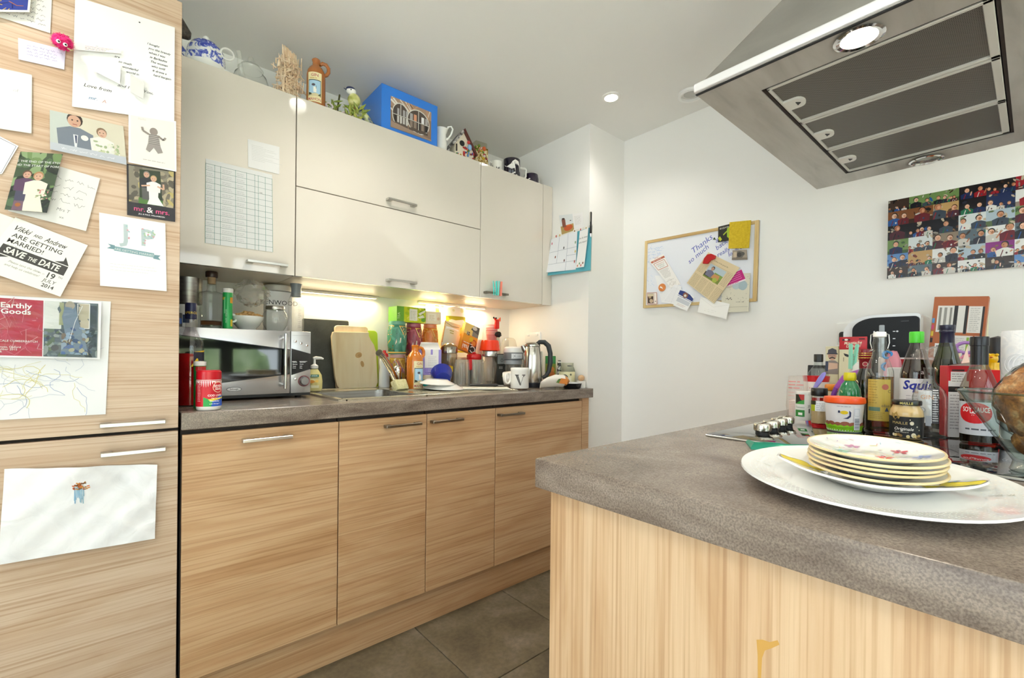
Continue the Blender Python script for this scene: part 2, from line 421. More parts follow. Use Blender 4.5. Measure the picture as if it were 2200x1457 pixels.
PL1 = Matrix.Translation((-2.62, -3.74, 0)); PL2 = Matrix.Translation((-2.62, -3.62, 0)) @ Matrix.Rotation(PI/2, 4, 'Z')
walled('wall_front', 4.93, ZC, [(1.02, 3.97, .12, 2.24)], PL1)
walled('wall_left', 4.34, ZC, [(.8, 3.4, .12, 2.24)], PL2)
def window(name, place, x0, x1, z0, z1, mull, bars):
    m = MB(); m.X = place; t = .06
    m.box(x0, x1, .02, .1, z0, z0+t); m.box(x0, x1, .02, .1, z1-t, z1); m.box(x0, x0+t, .02, .1, z0, z1); m.box(x1-t, x1, .02, .1, z0, z1)
    fr = structure(m.build(name, FRM, None, 0))
    for k in mull:
        b = MB(); b.X = place; b.box(k-.06, k+.06, .02, .1, z0+t, z1-t).build('mullion', FRM, fr, 0)
    for z in bars:
        b = MB(); b.X = place; b.box(x0+t, x1-t, .025, .095, z-.05, z+.05).build('transom', FRM, fr, 0)
    g = MB(); g.X = place; g.box(x0+t, x1-t, .057, .062, z0+t, z1-t).build('pane', PANE, fr, 0)
window('window_1', PL1, 1.02, 3.97, .12, 2.24, (2.1, 3.38), (1.2,))
window('added_window', PL2, .8, 3.4, .12, 2.24, (2.1,), (1.2,))  # out-of-view window added to bring daylight in from the left
structure(MB().box(-14, 14, -14, -3.75, -.3, -.08).build('ground_outside', M('e4e0d6', .9), None, 0))  # unseen ground, kept pale so sunlight bounces in onto the ceiling
GREEN = blotch([(.3, '7a9068'), (.5, '9cb284'), (.7, 'c0cea8')], 3, .8, (1, 1, 1), 8)
for k, (x, y, w, h) in enumerate([(-1.6, -7.6, 1.6, 1.6), (.9, -7.9, 1.7, 1.7), (3.4, -7.4, 1.6, 1.5)]):
    tag(MB().ball((0, 0, h*.5), (w*.7, .8, h*.62), 30, 0, .07, k).build('garden_bush', GREEN, None, 0, (x, y, -.09)),
        ['wide green garden bush outside, seen through the first panes', 'taller green garden bush outside the middle of the window', 'low green garden bush outside beyond the last pane'][k], 'bush', 'bushes outside the window')

# ------------------------------------------------------------------ lamps of the room
LAMPW = M('fff4e0', .5, emit=14); LAMPOFF = M('d8d6d0', .2)
def downlight(x, y, label, on, e=20):
    t = thing('ceiling_downlight', label, 'downlight', (x, y, ZC-.001), 0, 'ceiling downlights')
    MB().lathe([(.047, -.004), (.047, 0), (.036, 0), (.032, -.006), (.040, -.007), (.047, -.004)] if on else [(.062, -.012), (.062, 0), (.05, 0), (.047, -.014), (.055, -.016), (.062, -.012)], 32).build('bezel', M('f2f1ee', .4), t)
    MB().lathe([(0, -.003), (.035, -.003)], 32).build('lamp_glass', LAMPW if on else M('c4c4c0', .4), t)
    if on:
        l = light('lamp', 'SPOT', (x, y, ZC-.02), (0, 0, 0), e, (1, .94, .87), spot_size=2.3, spot_blend=.8, shadow_soft_size=.04)
DL = [(1.7169, -.1983, 'lit ceiling downlight above the far corner of the run', True, 6), (1.985, -.478, 'unlit ceiling fitting half hidden behind the cooker hood', False),
      (.55, -.25, 'lit ceiling downlight over the front of the wall cabinets', True), (-.6, -.4, 'added fill downlight, out of view in front of the tall unit', True),
      (-.9, -1.9, 'added fill downlight, out of view in the open room', True)]  # last two are out of view, added as fill light
for d in DL: downlight(*d)
for x0, x1, e, lab in ((1.14, 1.62, 2.9, 'bright slim strip light under the far part of the wall cabinets'), (.50, .90, 1.1, 'dim slim strip light under the wall cabinets behind the chopping boards')):
    t = thing('cabinet_light', lab, 'light', (x0, .69, 1.4125))
    MB().box(0, x1-x0, -.012, .012, -.012, 0, 0, .002, 1).build('housing', M('e8e6e0', .4), t, 30); MB().box(.01, x1-x0-.01, -.009, .009, -.0135, -.0118).build('diffuser', M('ffeec4', .5, emit=2.5), t, 0)
    light('lamp', 'AREA', ((x0+x1)/2, .685, 1.395), (math.radians(-12), 0, 0), e, (1, .83, .52), shape='RECTANGLE', size=x1-x0-.03, size_y=.02)

# ------------------------------------------------------------------ fitted units
def bar_handle(parent, x0, x1, y, z, dz=.0, mat=STEEL, proud=.03):
    m = MB(); m.box(x0, x1, y-proud, y-proud+.008, z-.005, z+.005, 0, .0012, 1)
    m.box(x0, x0+.022, y-proud+.006, y, z-.005, z+.005); m.box(x1-.022, x1, y-proud+.006, y, z-.005, z+.005)
    return m.build('handle', mat, parent, 30)
def door(parent, name, x0, x1, y, z0, z1, mat, hx=None, hz=None, t=.02, hm=STEEL):
    o = MB().box(x0+.0018, x1-.0018, y, y+t, z0+.0018, z1-.0018, 0, .001, 1).build(name, mat, parent, 30)
    if hx: bar_handle(o, hx[0], hx[1], y, hz, mat=hm)
    return o
t = thing('tall_unit', 'tall wood-front fridge housing covered in cards and notes', 'cupboard')
MB().box(-.598, -.003, .021, YW-.01, .1, 2.10).build('carcass', DARKGAP, t, 0)
MB().box(-.6, -.003, .06, .08, 0, .1).build('plinth', OAKF, t, 0)
door(t, 'door', -.6, -.003, 0, .1, .884, OAKF, (-.168, -.034), .838)
door(t, 'door', -.6, -.003, 0, .8895, 2.105, OAKF, (-.17, -.035), .914)
SEAMS = [0, .4516, .803, 1.157, 1.7525]
for i, (lab, hx) in enumerate([('wood-front base unit nearest the tall unit', (.153, .294)), ('second wood-front base unit, under the sink bowl', (.618, .766)),
                               ('narrow third wood-front base unit along the run', (.8165, .965)), ('wide wood-front base unit at the far end with end panel', (1.165, 1.313))]):
    a, b = SEAMS[i], SEAMS[i+1]
    t = thing('base_unit', lab, 'cupboard', group='base units under the sink worktop')
    MB().box(a+.002, b-.002, .0215, YW-.012, .15, .7).build('carcass', DARKGAP, t, 0)
    MB().box(a+.002, b-.002, .0215, .06, .7, .8825).build('front_rail', DARKGAP, t, 0)
    d = door(t, 'door', a+(.003 if i == 0 else 0), b, 0, .15, .87, OAKX, hx, .837, hm=STEEL if i == 0 else DSTEEL)
    if i == 3: MB().box(b+.001, 1.8083, .0, YW-.012, 0, .8826).build('end_panel', OAKX, t, 30)
tag(MB().box(.0, 1.7515, .043, .06, 0, .1495).build('plinth', OAKX, None, 0), 'long wood-grain plinth board under the base units', 'plinth')
# worktop with a cut-out for the sink bowl
BX0, BX1, BY0, BY1 = .505, .85, .125, .49
m = MB()
m.box(.002, BX0, -.008, YW-.001, .8827, ZS, 0, .002, 1); m.box(BX1, XW-.003, -.008, YW-.001, .8827, ZS, 0, .002, 1)
m.box(BX0-.003, BX1+.003, -.008, BY0, .8827, ZS, 0, .002, 1); m.box(BX0-.003, BX1+.003, BY1, YW-.001, .8827, ZS, 0, .002, 1)
tag(m.build('worktop', STONE, None, 30), 'long grey-brown stone-effect worktop holding the sink', 'worktop')
# wall cabinets
YU, ZU, ZT, ZM = .3206, 1.4122, 2.1256, 1.7695
def wallcab(x0, x1, label):
    t = thing('wall_cabinet', label, 'cupboard', group='cream wall cabinets')
    MB().box(x0+.001, x1-.001, YU+.021, YW-.002, ZU+.002, ZT-.003).build('carcass', CREAMS, t, 0)
    return t
t = wallcab(-.002, .3895, 'cream wall cabinet beside the tall unit with papers taped on'); door(t, 'door', .0, .3895, YU, ZU, ZT, CREAM, (.219, .358), 1.446)
t = wallcab(.3895, 1.3, 'wide cream wall cabinet with two lift-up fronts')
door(t, 'flap_door', .3895, 1.3, YU, ZU, ZM, CREAM, (.770, .915), 1.441); door(t, 'flap_door', .3895, 1.3, YU, ZM, ZT, CREAM, (.768, .911), 1.803)
t = wallcab(1.3, 1.8369, 'cream wall cabinet at the far wall with pegs on its handle'); door(t, 'door', 1.3, 1.7595, YU, ZU, ZT, CREAM, (1.323, 1.476), 1.441, hm=DSTEEL)
MB().box(1.7605, 1.8369, YU+.001, YU+.021, ZU, ZT).build('filler_panel', CREAM, t, 0)
# peninsula
XI, YI = .4022, -1.0436
t = thing('peninsula_unit', 'pale wood-clad peninsula cupboard carrying the hob', 'cupboard')
pan = MB().box(.4219, .444, -2.6, -1.063, 0, .8826, 0, .0008, 1).build('end_panel', OAKZ, t, 30)
MB().box(.446, XB-.004, -2.59, -1.085, .1, .8826).build('carcass', OAKZ, t, 0)
MB().box(.46, XB-.004, -2.55, -1.13, 0, .1).build('plinth', OAKZ, t, 0)
for k in range(3): door(t, 'door', .446+k*.571, .446+(k+1)*.571, -1.085, .15, .87, OAKX, t=.019)
st = PR(); st.poly([(.0, .048), (.006, .051), (.014, .052), (.022, .058), (.024, .054), (.016, .046), (.009, .040), (.0062, .03), (.0052, .0), (.0048, -.12), (.0018, -.12), (.002, .0), (.0015, .03)], 'c09448')
st.build('dribble_stain', flat('x', .4219, -1.3925, .735), pan)
tag(MB().box(XI, XB-.002, -2.62, YI, .8827, ZS, 0, .003, 2).build('peninsula_worktop', STONE, None, 30), 'thick grey-brown stone-effect worktop of the peninsula in front', 'worktop')

# ------------------------------------------------------------------ sink and tap
SINK = blotch([(.3, 'd6cfbb'), (.7, 'e6dfcc')], 2, .22, (20, 1, 1), 3, 0, .85)
t = thing('sink', 'inset stainless steel sink with drainer', 'sink', (0, 0, ZS))
m = MB()
X0, X1, Y0_, Y1_ = .477, 1.36, .078, .62
for a in [(X0, BX0+.006, Y0_, Y1_), (BX1-.006, X1, Y0_, Y1_), (BX0, BX1, Y0_, BY0+.006), (BX0, BX1, BY1-.006, Y1_)]: m.box(*a, .0002, .0045)
for a in [(X0, X1, Y0_, Y0_+.008), (X0, X1, Y1_-.008, Y1_), (X0, X0+.008, Y0_, Y1_), (X1-.008, X1, Y0_, Y1_)]: m.box(*a, .0045, .0075, 0, .001, 1)
m.build('deck', SINK, t, 30)
m = MB(); d = .15
def rr(x0, x1, y0, y1, r, n=6):
    P = []
    for cx, cy, a in ((x1-r, y1-r, 0), (x0+r, y1-r, 90), (x0+r, y0+r, 180), (x1-r, y0+r, 270)):
        for i in range(n+1): q = math.radians(a+90*i/n); P.append((cx+r*math.cos(q), cy+r*math.sin(q)))
    return P
A = rr(BX0+.004, BX1-.004, BY0+.004, BY1-.004, .05); B = rr(BX0+.015, BX1-.015, BY0+.015, BY1-.015, .05); n = len(A)
m.add([(x, y, .004) for x, y in A]+[(x, y, -d) for x, y in B], [(i, (i+1) % n, n+(i+1) % n, n+i) for i in range(n)]+[tuple(range(n, 2*n))])
m.build('bowl', BRUSH, t, 40, fix=False)
for k in range(9): MB().box(.90, 1.33, .16+.045*k, .166+.045*k, .0046, .0075, 0, .001, 1).build('drainer_rib', SINK, t, 30)
t = thing('mixer_tap', 'chrome mixer tap with long slanting spout at the sink', 'tap', (.925, .5, ZS+.0047))
MB().lathe([(.028, 0), (.028, .006), (.022, .012), (.021, .075), (.024, .085), (.022, .105), (.012, .115), (0, .117)], 28).build('body', CHROME, t)
MB().tube([(0, 0, .03), (-.03, -.02, .065), (-.075, -.055, .115), (-.11, -.08, .15), (-.135, -.10, .168)], [.017, .0165, .015, .014, .015], 14).build('spout', CHROME, t)
MB().tube([(-.13, -.096, .165), (-.152, -.112, .178)], .016, 14).build('spout_head', M('b8b8b8', .2, 1), t)
MB().tube([(0, 0, .112), (-.004, .0, .13), (-.02, -.01, .146)], [.008, .008, .006], 10).build('lever', CHROME, t)
# ------------------------------------------------------------------ papers on the tall unit
def clash(pr, x, y, w, h, seed, cols, n=40):
    q = random.Random(seed); old = pr.clip; pr.clip = (x, y, x+w, y+h)
    for i in range(n): pr.circ(x+q.random()*w, y+q.random()*h, q.uniform(.04, .14)*w, q.choice(cols), q.uniform(.03, .12)*h, 7, q.uniform(0, 3))
    pr.clip = old
p = PR(.16, .10); p.rect(.004, .006, .152, .094, '2b3fa0'); p.clip = (.004, .006, .156, .1)
for i in range(60): a = RN.uniform(0, .16); b = RN.uniform(.0, .1); p.line([(a, b), (a+RN.uniform(-.02, .02), b+RN.uniform(-.015, .015))], .0016, RN.choice(['c8a84a', '6a86d8', 'd8d4b8', '14206a', 'b86a3a']))
p.clip = None
pb_ = PR(.1, .1); [pb_.scrib(.012, .085-.012*i, .075, .006, '8a8a90', i) for i in range(7)]
paper('folded_card', 'back leaf of handwritten card behind the blue painted card', 'card', [(-.36, 1.888), (-.2677, 1.89), (-.265, 1.985), (-.36, 1.975)], pb_, color='ebe9e2')
paper('painted_card', 'blue painted greeting card at the top corner of tall unit', 'card', [(-.46, 1.842), (-.3019, 1.9189), (-.297, 2.0), (-.46, 1.94)], p, at=-.012, color='f2efdc', gloss=True)
p = PR(.08, .048); [p.scrib(.014, .035-.007*i, .052, .004, 'a09ac8', 3+i) for i in range(4)]
paper('lilac_note', 'small lilac handwritten note under the pink pompom', 'note', [(-.3204, 1.8028), (-.2426, 1.811), (-.2404, 1.8609), (-.3215, 1.8535)], p, color='e2dff6')
p = PR(.206, .285)
for i, tx in enumerate(['I bought', 'you the brandy', 'when I was', 'in Barbados', 'The woman', 'who sold', 'it drove a', 'hard bargain']): p.text(tx, .145+.002*i, .212-.0125*i, .0062, '2a2a30', -.06, 'l', .008, .25, .9)
for i, tx in enumerate(['You', 'are', 'so much', 'wonderful', 'world in']): p.text(tx, .07+.008*i, .165-.012*i, .0062, '2a2a30', -.05, 'l', .008, .25, .9)
p.text('and I Love You,', .085, .075, .0075, '2a2a30', -.08, 'l', 0, .25, 1.1); p.text('Love from', .02, .058, .009, '2a2a30', -.08, 'l', 0, .25)
p.text('mr.', .03, .026, .009, '4a8ac0', 0, 'l', 0, .2); p.text('A', .055, .022, .009, 'e0b0a8', 0, 'l', 0, .2); p.circ(.128, .268, .002, '303030')
L = paper('letter', 'large white handwritten letter hanging below the tall unit top', 'letter', [(-.2277, 1.7232), (-.0208, 1.757), (-.0218, 2.0193), (-.2236, 2.0)], p, at=-.004, color='f8f8f7', curl=lambda a, b: .004*b)
p = PR(.09, .035); p.text('M', .044, .026, .004, '60606a'); p.rect(.02, .021, .056, .0012, 'b86a74'); p.para(.02, .015, .05, 3, .005, .0016, 'a88088', 4)
paper('paper_slip', 'narrow printed slip lying across the large letter', 'note', [(-.2246, 1.864), (-.134, 1.894), (-.14, 1.905), (-.2236, 1.8845)], p, at=-.012, color='f7f6f4')
paper('grey_flap', 'small folded grey paper flap on the large letter', 'note', [(-.115, 1.80), (-.0887, 1.790), (-.087, 1.835), (-.116, 1.848)], None, at=-.013, color='e4e3e0')
paper('white_flap', 'white torn paper flap on the middle of letter', 'note', [(-.19, 1.826), (-.137, 1.812), (-.135, 1.862), (-.19, 1.866)], None, at=-.013, color='fafaf8')
t = thing('pompom_creature', 'pink fluffy pompom magnet with googly eyes', 'magnet', (-.2445, -.024, 1.868))
PINK = blotch([(.3, 'c00a58'), (.7, 'f23a8c')], 60, .9, bump=1)
m = MB(); m.ball((0, 0, 0), (.0195, .016, .0175), 18, 0, .05, 2)
for i in range(260):
    a, b = RN.uniform(0, 2*PI), math.acos(RN.uniform(-1, 1)); d = Vector((math.sin(b)*math.cos(a), math.sin(b)*math.sin(a)*.85, math.cos(b)*.9)); s_ = d.orthogonal()*.0012
    q = d*.018; m.add([q+s_, q-s_, d*.0235], [(0, 1, 2)])
m.build('fluff', PINK, t, 0, fix=False)
for dx, dz in ((-.006, -.0095), (.006, -.0125)):
    e = MB().ball((dx, -.0165, dz), .0042, 12).build('eye', WHITE, t); MB().ball((dx+.001, -.0198, dz-.001), .0022, 10).build('pupil', BLACK, e)
MB().tube([(.010, -.012, -.017), (.016, -.013, -.020), (.019, -.010, -.017)], .0018, 6).build('foot', M('b09a70', .5), t)
p = PR(.1, .145); p.frame(.0, .0, .1, .145, .002, 'e4e4e2'); p.text('of', .075, .095, .008, 'c8c8c6')
paper('white_card', 'blank white rounded card at the edge of tall unit', 'card', [(-.40, 1.6222), (-.2987, 1.633), (-.2987, 1.7735), (-.40, 1.763)], p, at=-.003, color='f7f8f6')
p = PR(.14, .102); p.rect(0, .018, .14, .084, 'dcd6c2'); p.rect(0, .018, .05, .084, 'c8cfc8'); p.clip = (0, .018, .14, .102); p.person(.045, .015, .09, '77808e', 'd2a68c', '40342c', 1)
p.poly([(.041, .052), (.05, .052), (.047, .02), (.043, .02)], 'e4e6ea'); p.poly([(.044, .05), (.048, .05), (.047, .03), (.045, .03)], '3a4664')
p.person(.095, .02, .062, 'eceae4', 'd8b098', '8a7058', 2); clash(p, .078, .018, .05, .03, 8, ['e8ead8', 'c8d0a8', 'a8b890', 'f2f0e4'], 40); p.circ(.062, .048, .007, 'f0f0e8'); p.clip = None
p.rect(0, 0, .14, .02, 'c4c8d2'); p.scrib(.02, .007, .09, .006, 'eef0f4', 4)
paper('wedding_photo', 'pale wedding photo of a man in grey suit and bride', 'photo', [(-.2659, 1.6034), (-.122, 1.6061), (-.1294, 1.7071), (-.2673, 1.7006)], p, at=-.003, color='dcd8cc', gloss=True)
p = PR(.103, .14); p.rect(.004, .004, .095, .132, 'f6f2ec'); p.circ(.053, .10, .009, '9a8f88', .011); p.poly([(.043, .092), (.062, .092), (.068, .062), (.040, .062)], 'b4aca6')
for i in range(6): p.rect(.042, .064+.005*i, .024, .0018, '706a68')
p.poly([(.040, .063), (.067, .063), (.073, .045), (.062, .04), (.053, .055), (.044, .04), (.036, .046)], 'a09894'); p.line([(.043, .09), (.03, .098), (.028, .108)], .005, '9a9088'); p.line([(.062, .09), (.074, .08), (.079, .088)], .005, '9a9088')
p.text('hello', .02, .127, .006, 'dcd4cc', 0, 'l', 0, .2); p.para(.03, .016, .05, 1, .005, .002, 'c8c2bc', 3)
paper('baby_photo', 'white card with black and white picture of a baby', 'photo', [(-.1183, 1.6134), (-.0145, 1.6167), (-.0166, 1.7584), (-.1191, 1.7445)], p, at=-.005, color='f8f5f0')
p = PR(.104, .138); p.rect(.004, .035, .096, .1, '8e8674'); clash(p, .004, .035, .096, .1, 5, ['a89c84', '776f60', 'bcae90', '5e584c', 'c2b070'], 60)
p.poly([(.026, .128), (.07, .13), (.076, .036), (.026, .036)], '2c3a24'); p.rect(.024, .036, .052, .016, '4f7a34'); p.clip = (.004, .035, .1, .135)
p.person(.041, .048, .076, '23262c', 'd8a890', '888078', 3, '5a5a58'); p.person(.056, .04, .075, 'f2f0f0', 'dcb094', 'c8a878', 4, 'f4f2f4'); p.poly([(.05, .062), (.064, .062), (.078, .037), (.042, .037)], 'f4f2f4'); p.line([(.048, .088), (.03, .084)], .004, 'dcb094'); p.line([(.064, .088), (.078, .082), (.077, .096)], .004, 'dcb094'); p.clip = None
p.rect(.0, 0, .104, .036, '221c22'); p.text('mr.', .026, .015, .0125, 'e8538c', 0, 'c', .01); p.text('&', .048, .014, .0155, 'f8f4f6', 0, 'c', .01); p.text('mrs.', .076, .015, .0125, 'e8538c', 0, 'c', .01); p.text('JILL & PAUL WILLIAMSON', .052, .006, .0035, 'f0eef0', 0, 'c', .01)
paper('wedding_card', 'black and pink wedding card with couple in a doorway', 'card', [(-.1201, 1.473), (-.0166, 1.4751), (-.0166, 1.6185), (-.122, 1.6098)], p, color='221c22', gloss=True)
p = PR(.14, .13); [p.scrib(.06, .10-.017*i, .065, .008, '9a9a98', 20+i, .0008) for i in range(4)]; p.text('Mrs T', .09, .03, .007, '8a8a88', 0, 'c', 0, .2); p.text('xx', .09, .014, .006, '8a8a88')
paper('card_leaf', 'open grey inner leaf of the wedding card in a wood', 'card', [(-.335, 1.437), (-.1999, 1.4144), (-.1743, 1.5561), (-.31, 1.575)], p, at=-.003, color='e9e8e4')
p = PR(.074, .148); p.rect(0, 0, .074, .148, '3f5236'); clash(p, 0, 0, .074, .148, 9, ['55704a', '2b3a26', '728e58', '8fa876', '1e281c'], 70); p.clip = (0, 0, .074, .148)
p.text('HERE THE END OF THE STORY', .034, .122, .0048, 'e8ece4', 0, 'c', .01); p.text('AND THE START OF FOREVER', .04, .112, .0048, 'e8ece4', 0, 'c', .01)
p.person(.022, .012, .088, '5c3a5e', 'd8a890', '6a4a38', 5, '4a4660'); p.person(.042, 0, .098, 'f2ecdc', 'dcb094', 'b8885c', 6, 'f2ecdc'); p.poly([(.032, .052), (.05, .052), (.066, 0), (.026, 0)], 'f4eedd'); clash(p, .046, .03, .022, .026, 10, ['e8b0a8', 'f4e8d8', 'd88a88', '8a9a68'], 24)
p.poly([(.011, .0), (.03, .0), (.028, .024), (.012, .024)], '7a5a6a'); p.circ(.02, .014, .005, 'a8622c'); p.clip = None
paper('wedding_photo_card', 'wedding photo card of a couple in a green wood', 'card', [(-.3392, 1.4367), (-.2697, 1.4438), (-.2428, 1.5952), (-.3145, 1.5796)], p, at=-.014, color='3f5236', gloss=True)
p = PR(.1, .1); p.frame(.004, .004, .092, .092, .0012, '5a5f78')
paper('lined_card', 'white card with thin blue border at the tall unit edge', 'card', [(-.41, 1.5), (-.345, 1.522), (-.3192, 1.596), (-.385, 1.626)], p, color='f6f6f4')
# save the date
p = PR(.165, .148); INKD = '3c3632'
p.text('Vikki', .03, .118, .013, INKD, 0, 'c', .01, .35, fit=.034); p.text('AND', .062, .119, .0075, INKD, 0, 'c', .015, fit=.018); p.text('Andrew', .102, .117, .013, INKD, 0, 'c', .01, .35, fit=.05)
p.text('ARE GETTING', .07, .1, .011, INKD, 0, 'c', .01, 0, 1.1); p.text('MARRIED!', .052, .084, .011, INKD, 0, 'c', .01, 0, 1.1); p.scrib(.018, .077, .02, .003, INKD, 3)
p.poly([(.012, .052), (.15, .052), (.15, .077), (.012, .077)], INKD); p.poly([(.15, .079), (.118, .079), (.135, .087), (.135, .099)], INKD); p.poly([(.006, .05), (.036, .05), (.02, .042), (.02, .028)], INKD)
p.text('SAVE', .042, .0575, .0155, 'f4f2ea', 0, 'c', .03, .12, fit=.042); p.text('THE', .078, .0585, .0095, 'f4f2ea', 0, 'c', .02, .12, fit=.018); p.text('DATE', .114, .0575, .0155, 'f4f2ea', 0, 'c', .03, .12, fit=.044)
p.text('Please save the date', .072, .038, .0055, '8a8680', 0, 'c', 0, .3); p.text('and help us celebrate!', .072, .028, .0055, '8a8680', 0, 'c', 0, .3); p.scrib(.1, .038, .014, .003, INKD, 5)
p.text('19', .128, .034, .014, INKD, 0, 'c', .02); p.text('TH', .146, .042, .005, INKD); p.text('JULY', .13, .022, .009, INKD, 0, 'c', 0, .15); p.text('2014', .132, .009, .009, INKD, 0, 'c', .02)
paper('save_the_date_card', 'cream save the date card tilted on the tall unit', 'card', [(-.382, 1.296), (-.2455, 1.2416), (-.1962, 1.378), (-.3227, 1.4236)], p, at=-.006, color='f5f4ec')
paper('cream_card_back', 'plain cream card half behind the save the date card', 'card', [(-.41, 1.34), (-.36, 1.30), (-.3219, 1.4205), (-.40, 1.446)], None, color='f1efe6')
p = PR(.138, .19); P2 = ['e2e6e4', 'd8e4e4', 'ece0e2', 'dde8dc']
p.text('J', .048, .125, .045, 'c3d2d4', 0, 'c', .02); p.text('P', .1, .12, .045, 'c3d2d4', 0, 'c', .02)
for i in range(26): p.circ(*RN.choice([(.056+RN.uniform(-.004, .004), RN.uniform(.125, .168)), (.09+RN.uniform(-.002, .004), RN.uniform(.12, .165)), (.108+RN.uniform(-.01, .006), RN.uniform(.142, .166))]), .0022, RN.choice(['a8ccd2', 'e0a8b4', 'b4d0a8']))
p.poly([(.028, .096), (.112, .09), (.112, .102), (.028, .108)], '8db2ba'); p.poly([(.014, .1), (.03, .099), (.03, .110), (.016, .112), (.022, .106)], '7aa0aa'); p.poly([(.11, .087), (.126, .085), (.121, .092), (.126, .098), (.11, .098)], '7aa0aa'); p.text('ARE GETTING MARRIED', .07, .0955, .0055, 'eef4f4', -.07)
p.para(.02, .06, .1, 3, .008, .0015, 'ecebec', 3)
paper('initials_card', 'white wedding invitation with pale initials and blue ribbon', 'card', [(-.1724, 1.2775), (-.034, 1.277), (-.0386, 1.4665), (-.1755, 1.4675)], p, color='fafafa')
# child's drawing behind, crumpled flyer in front
p = PR(.33, .29); p.clip = (0, 0, .33, .29)
for i in range(46):
    x, y = RN.uniform(.05, .3), RN.uniform(.04, .14); pts = []; a = RN.uniform(0, 6)
    for k in range(9): pts.append((x, y)); x += .014*math.cos(a); y += .010*math.sin(a); a += RN.uniform(-.8, .8)
    p.line(pts, .0009, RN.choice(['f0e8a0', 'f0ecc0', 'd8dcea', 'd0d8e8', 'e8dc6a', 'ecdf80', 'a0b4d8', '94a8d0', 'd8dce8']))
p.clip = None
paper('crayon_drawing', 'white sheet with faint yellow and blue crayon scribbles', 'drawing', [(-.48, .9423), (-.1593, .9414), (-.1512, 1.238), (-.48, 1.235)], p, color='f4f5f7')
p = PR(.31, .14)
p.rect(0, .004, .205, .132, 'b3203c'); q = random.Random(4)
for i in range(26):
    x, y = q.uniform(.12, .2), q.uniform(.01, .13); p.line([(x, y), (x+q.uniform(-.02, .02), y+q.uniform(-.02, .02)), (x+q.uniform(-.03, .03), y+q.uniform(-.03, .03))], .0009, q.choice(['d4707f', 'e0a0a8', 'c84a5e']))
p.text('Earthly', .136, .115, .0115, 'f8f4f4', 0, 'l', .02, 0, 1.1); p.text('Goods', .136, .101, .0115, 'f8f4f4', 0, 'l', .02, 0, 1.1)
p.text('PASCALE CUMBERBATCH', .124, .036, .0045, 'f4e4e6', 0, 'l', .01); p.text('Lenside Warehouse, Oxford', .095, .022, .0045, 'f4e4e6', 0, 'l', .01); p.text('20 - 30th September 2015', .095, .0165, .0045, 'f4e4e6', 0, 'l', .01); p.text('pascale.co.uk', .105, .011, .0045, 'f4e4e6', 0, 'l', .01)
p.rect(.207, .004, .097, .132, '57636a'); p.rect(.207, .07, .03, .066, 'd8dcd8'); p.rect(.233, .08, .008, .054, '9aa07a'); p.rect(.268, .074, .02, .06, 'b8b09a'); p.frame(.266, .074, .022, .06, .0015, 'e8e8e4'); p.rect(.290, .03, .012, .1, '2e3a44')
clash(p, .207, .004, .097, .066, 12, ['3a4650', '6e7c84', '2a333c', '8c9696', '44586e', '56684e'], 70)
p.poly([(.243, .128), (.262, .13), (.268, .09), (.28, .05), (.288, .01), (.236, .01), (.244, .06), (.238, .1)], '6c7e92'); clash(p, .238, .01, .05, .07, 13, ['4c68a0', '8aa0b8', '3a5078', 'a8a890', '70645a'], 40); p.circ(.252, .128, .009, 'a09888', .01); p.line([(.275, .128), (.262, .09), (.252, .04)], .001, 'e0e4e8')
def crum(a, b): return .012+.006*math.sin(9*a+1.3)*math.sin(5*b+.5)*(.4+b)+.003*math.sin(23*a)*math.sin(17*b)+.004*(1-b)
paper('art_flyer', 'crumpled red flyer with photo of a stone figure', 'flyer', [(-.48, 1.094), (-.1709, 1.0855), (-.1694, 1.2335), (-.48, 1.233)], p, at=-.004, color='f6f6f8', curl=lambda a, b: .5*crum(a, b), gloss=True, nx=18)
p = PR(.29, .21)
for i in range(16): x = .122+RN.uniform(0, .022); p.line([(x, .161), (x+RN.uniform(-.002, .003), .152-RN.uniform(.014, .038))], .0022, RN.choice(['a8cfe8', '8cc0e4', 'c4dff0']))
for i in range(46): x, y = .134+RN.uniform(-.013, .013), .163+RN.uniform(-.008, .008); p.line([(x, y), (x+RN.uniform(-.008, .008), y+RN.uniform(-.003, .004))], .0026, RN.choice(['e8741a', 'f0a048', 'd85a10', 'c88a2a', '7a4a18']))
paper('child_drawing', 'crumpled white paper with orange and blue crayon mushroom drawing', 'drawing', [(-.3435, .604), (-.0555, .5915), (-.052, .7955), (-.3370, .8255)], p, at=.002, color='f1f2f5', curl=crum, nx=22, mat=blotch([(.3, 'dcdde0'), (.7, 'e6e7ea')], 16, .7, dist=1.5, bump=.5, detail=3))

# papers on the wall cabinets and wall
p = PR(.215, .295); G = '4f9a8c'
for x in (.0, .027, .045, .092, .128, .155, .167, .191, .215): p.line([(x, 0), (x, .28)], .0012, '56a094')
for i in range(13): p.line([(0, .018+i*.0217), (.215, .018+i*.0217)], .001, '6f8f90' if i % 3 else '46706c')
for i in range(12):
    for x, w in ((.003, .02), (.05, .035), (.096, .027)): p.para(x, .029+i*.0217, w, 2, .006, .0018, 'd2d4d8', i*3)
p.text('1982', .176, .215, .004, '50545a')
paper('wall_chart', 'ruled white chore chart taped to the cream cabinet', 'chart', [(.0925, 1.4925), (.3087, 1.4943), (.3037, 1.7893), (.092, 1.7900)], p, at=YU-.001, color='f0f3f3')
p = PR(.107, .104); [p.para(.012, .085-.006*i, .05+.03*((i*7) % 3), 1, .005, .001, 'dadada', i) for i in range(10)]
paper('small_list', 'small white typed list taped above the chore chart', 'list', [(.2232, 1.797), (.3293, 1.798), (.3285, 1.9037), (.2208, 1.8999)], p, at=YU-.001, color='f6f6f6')

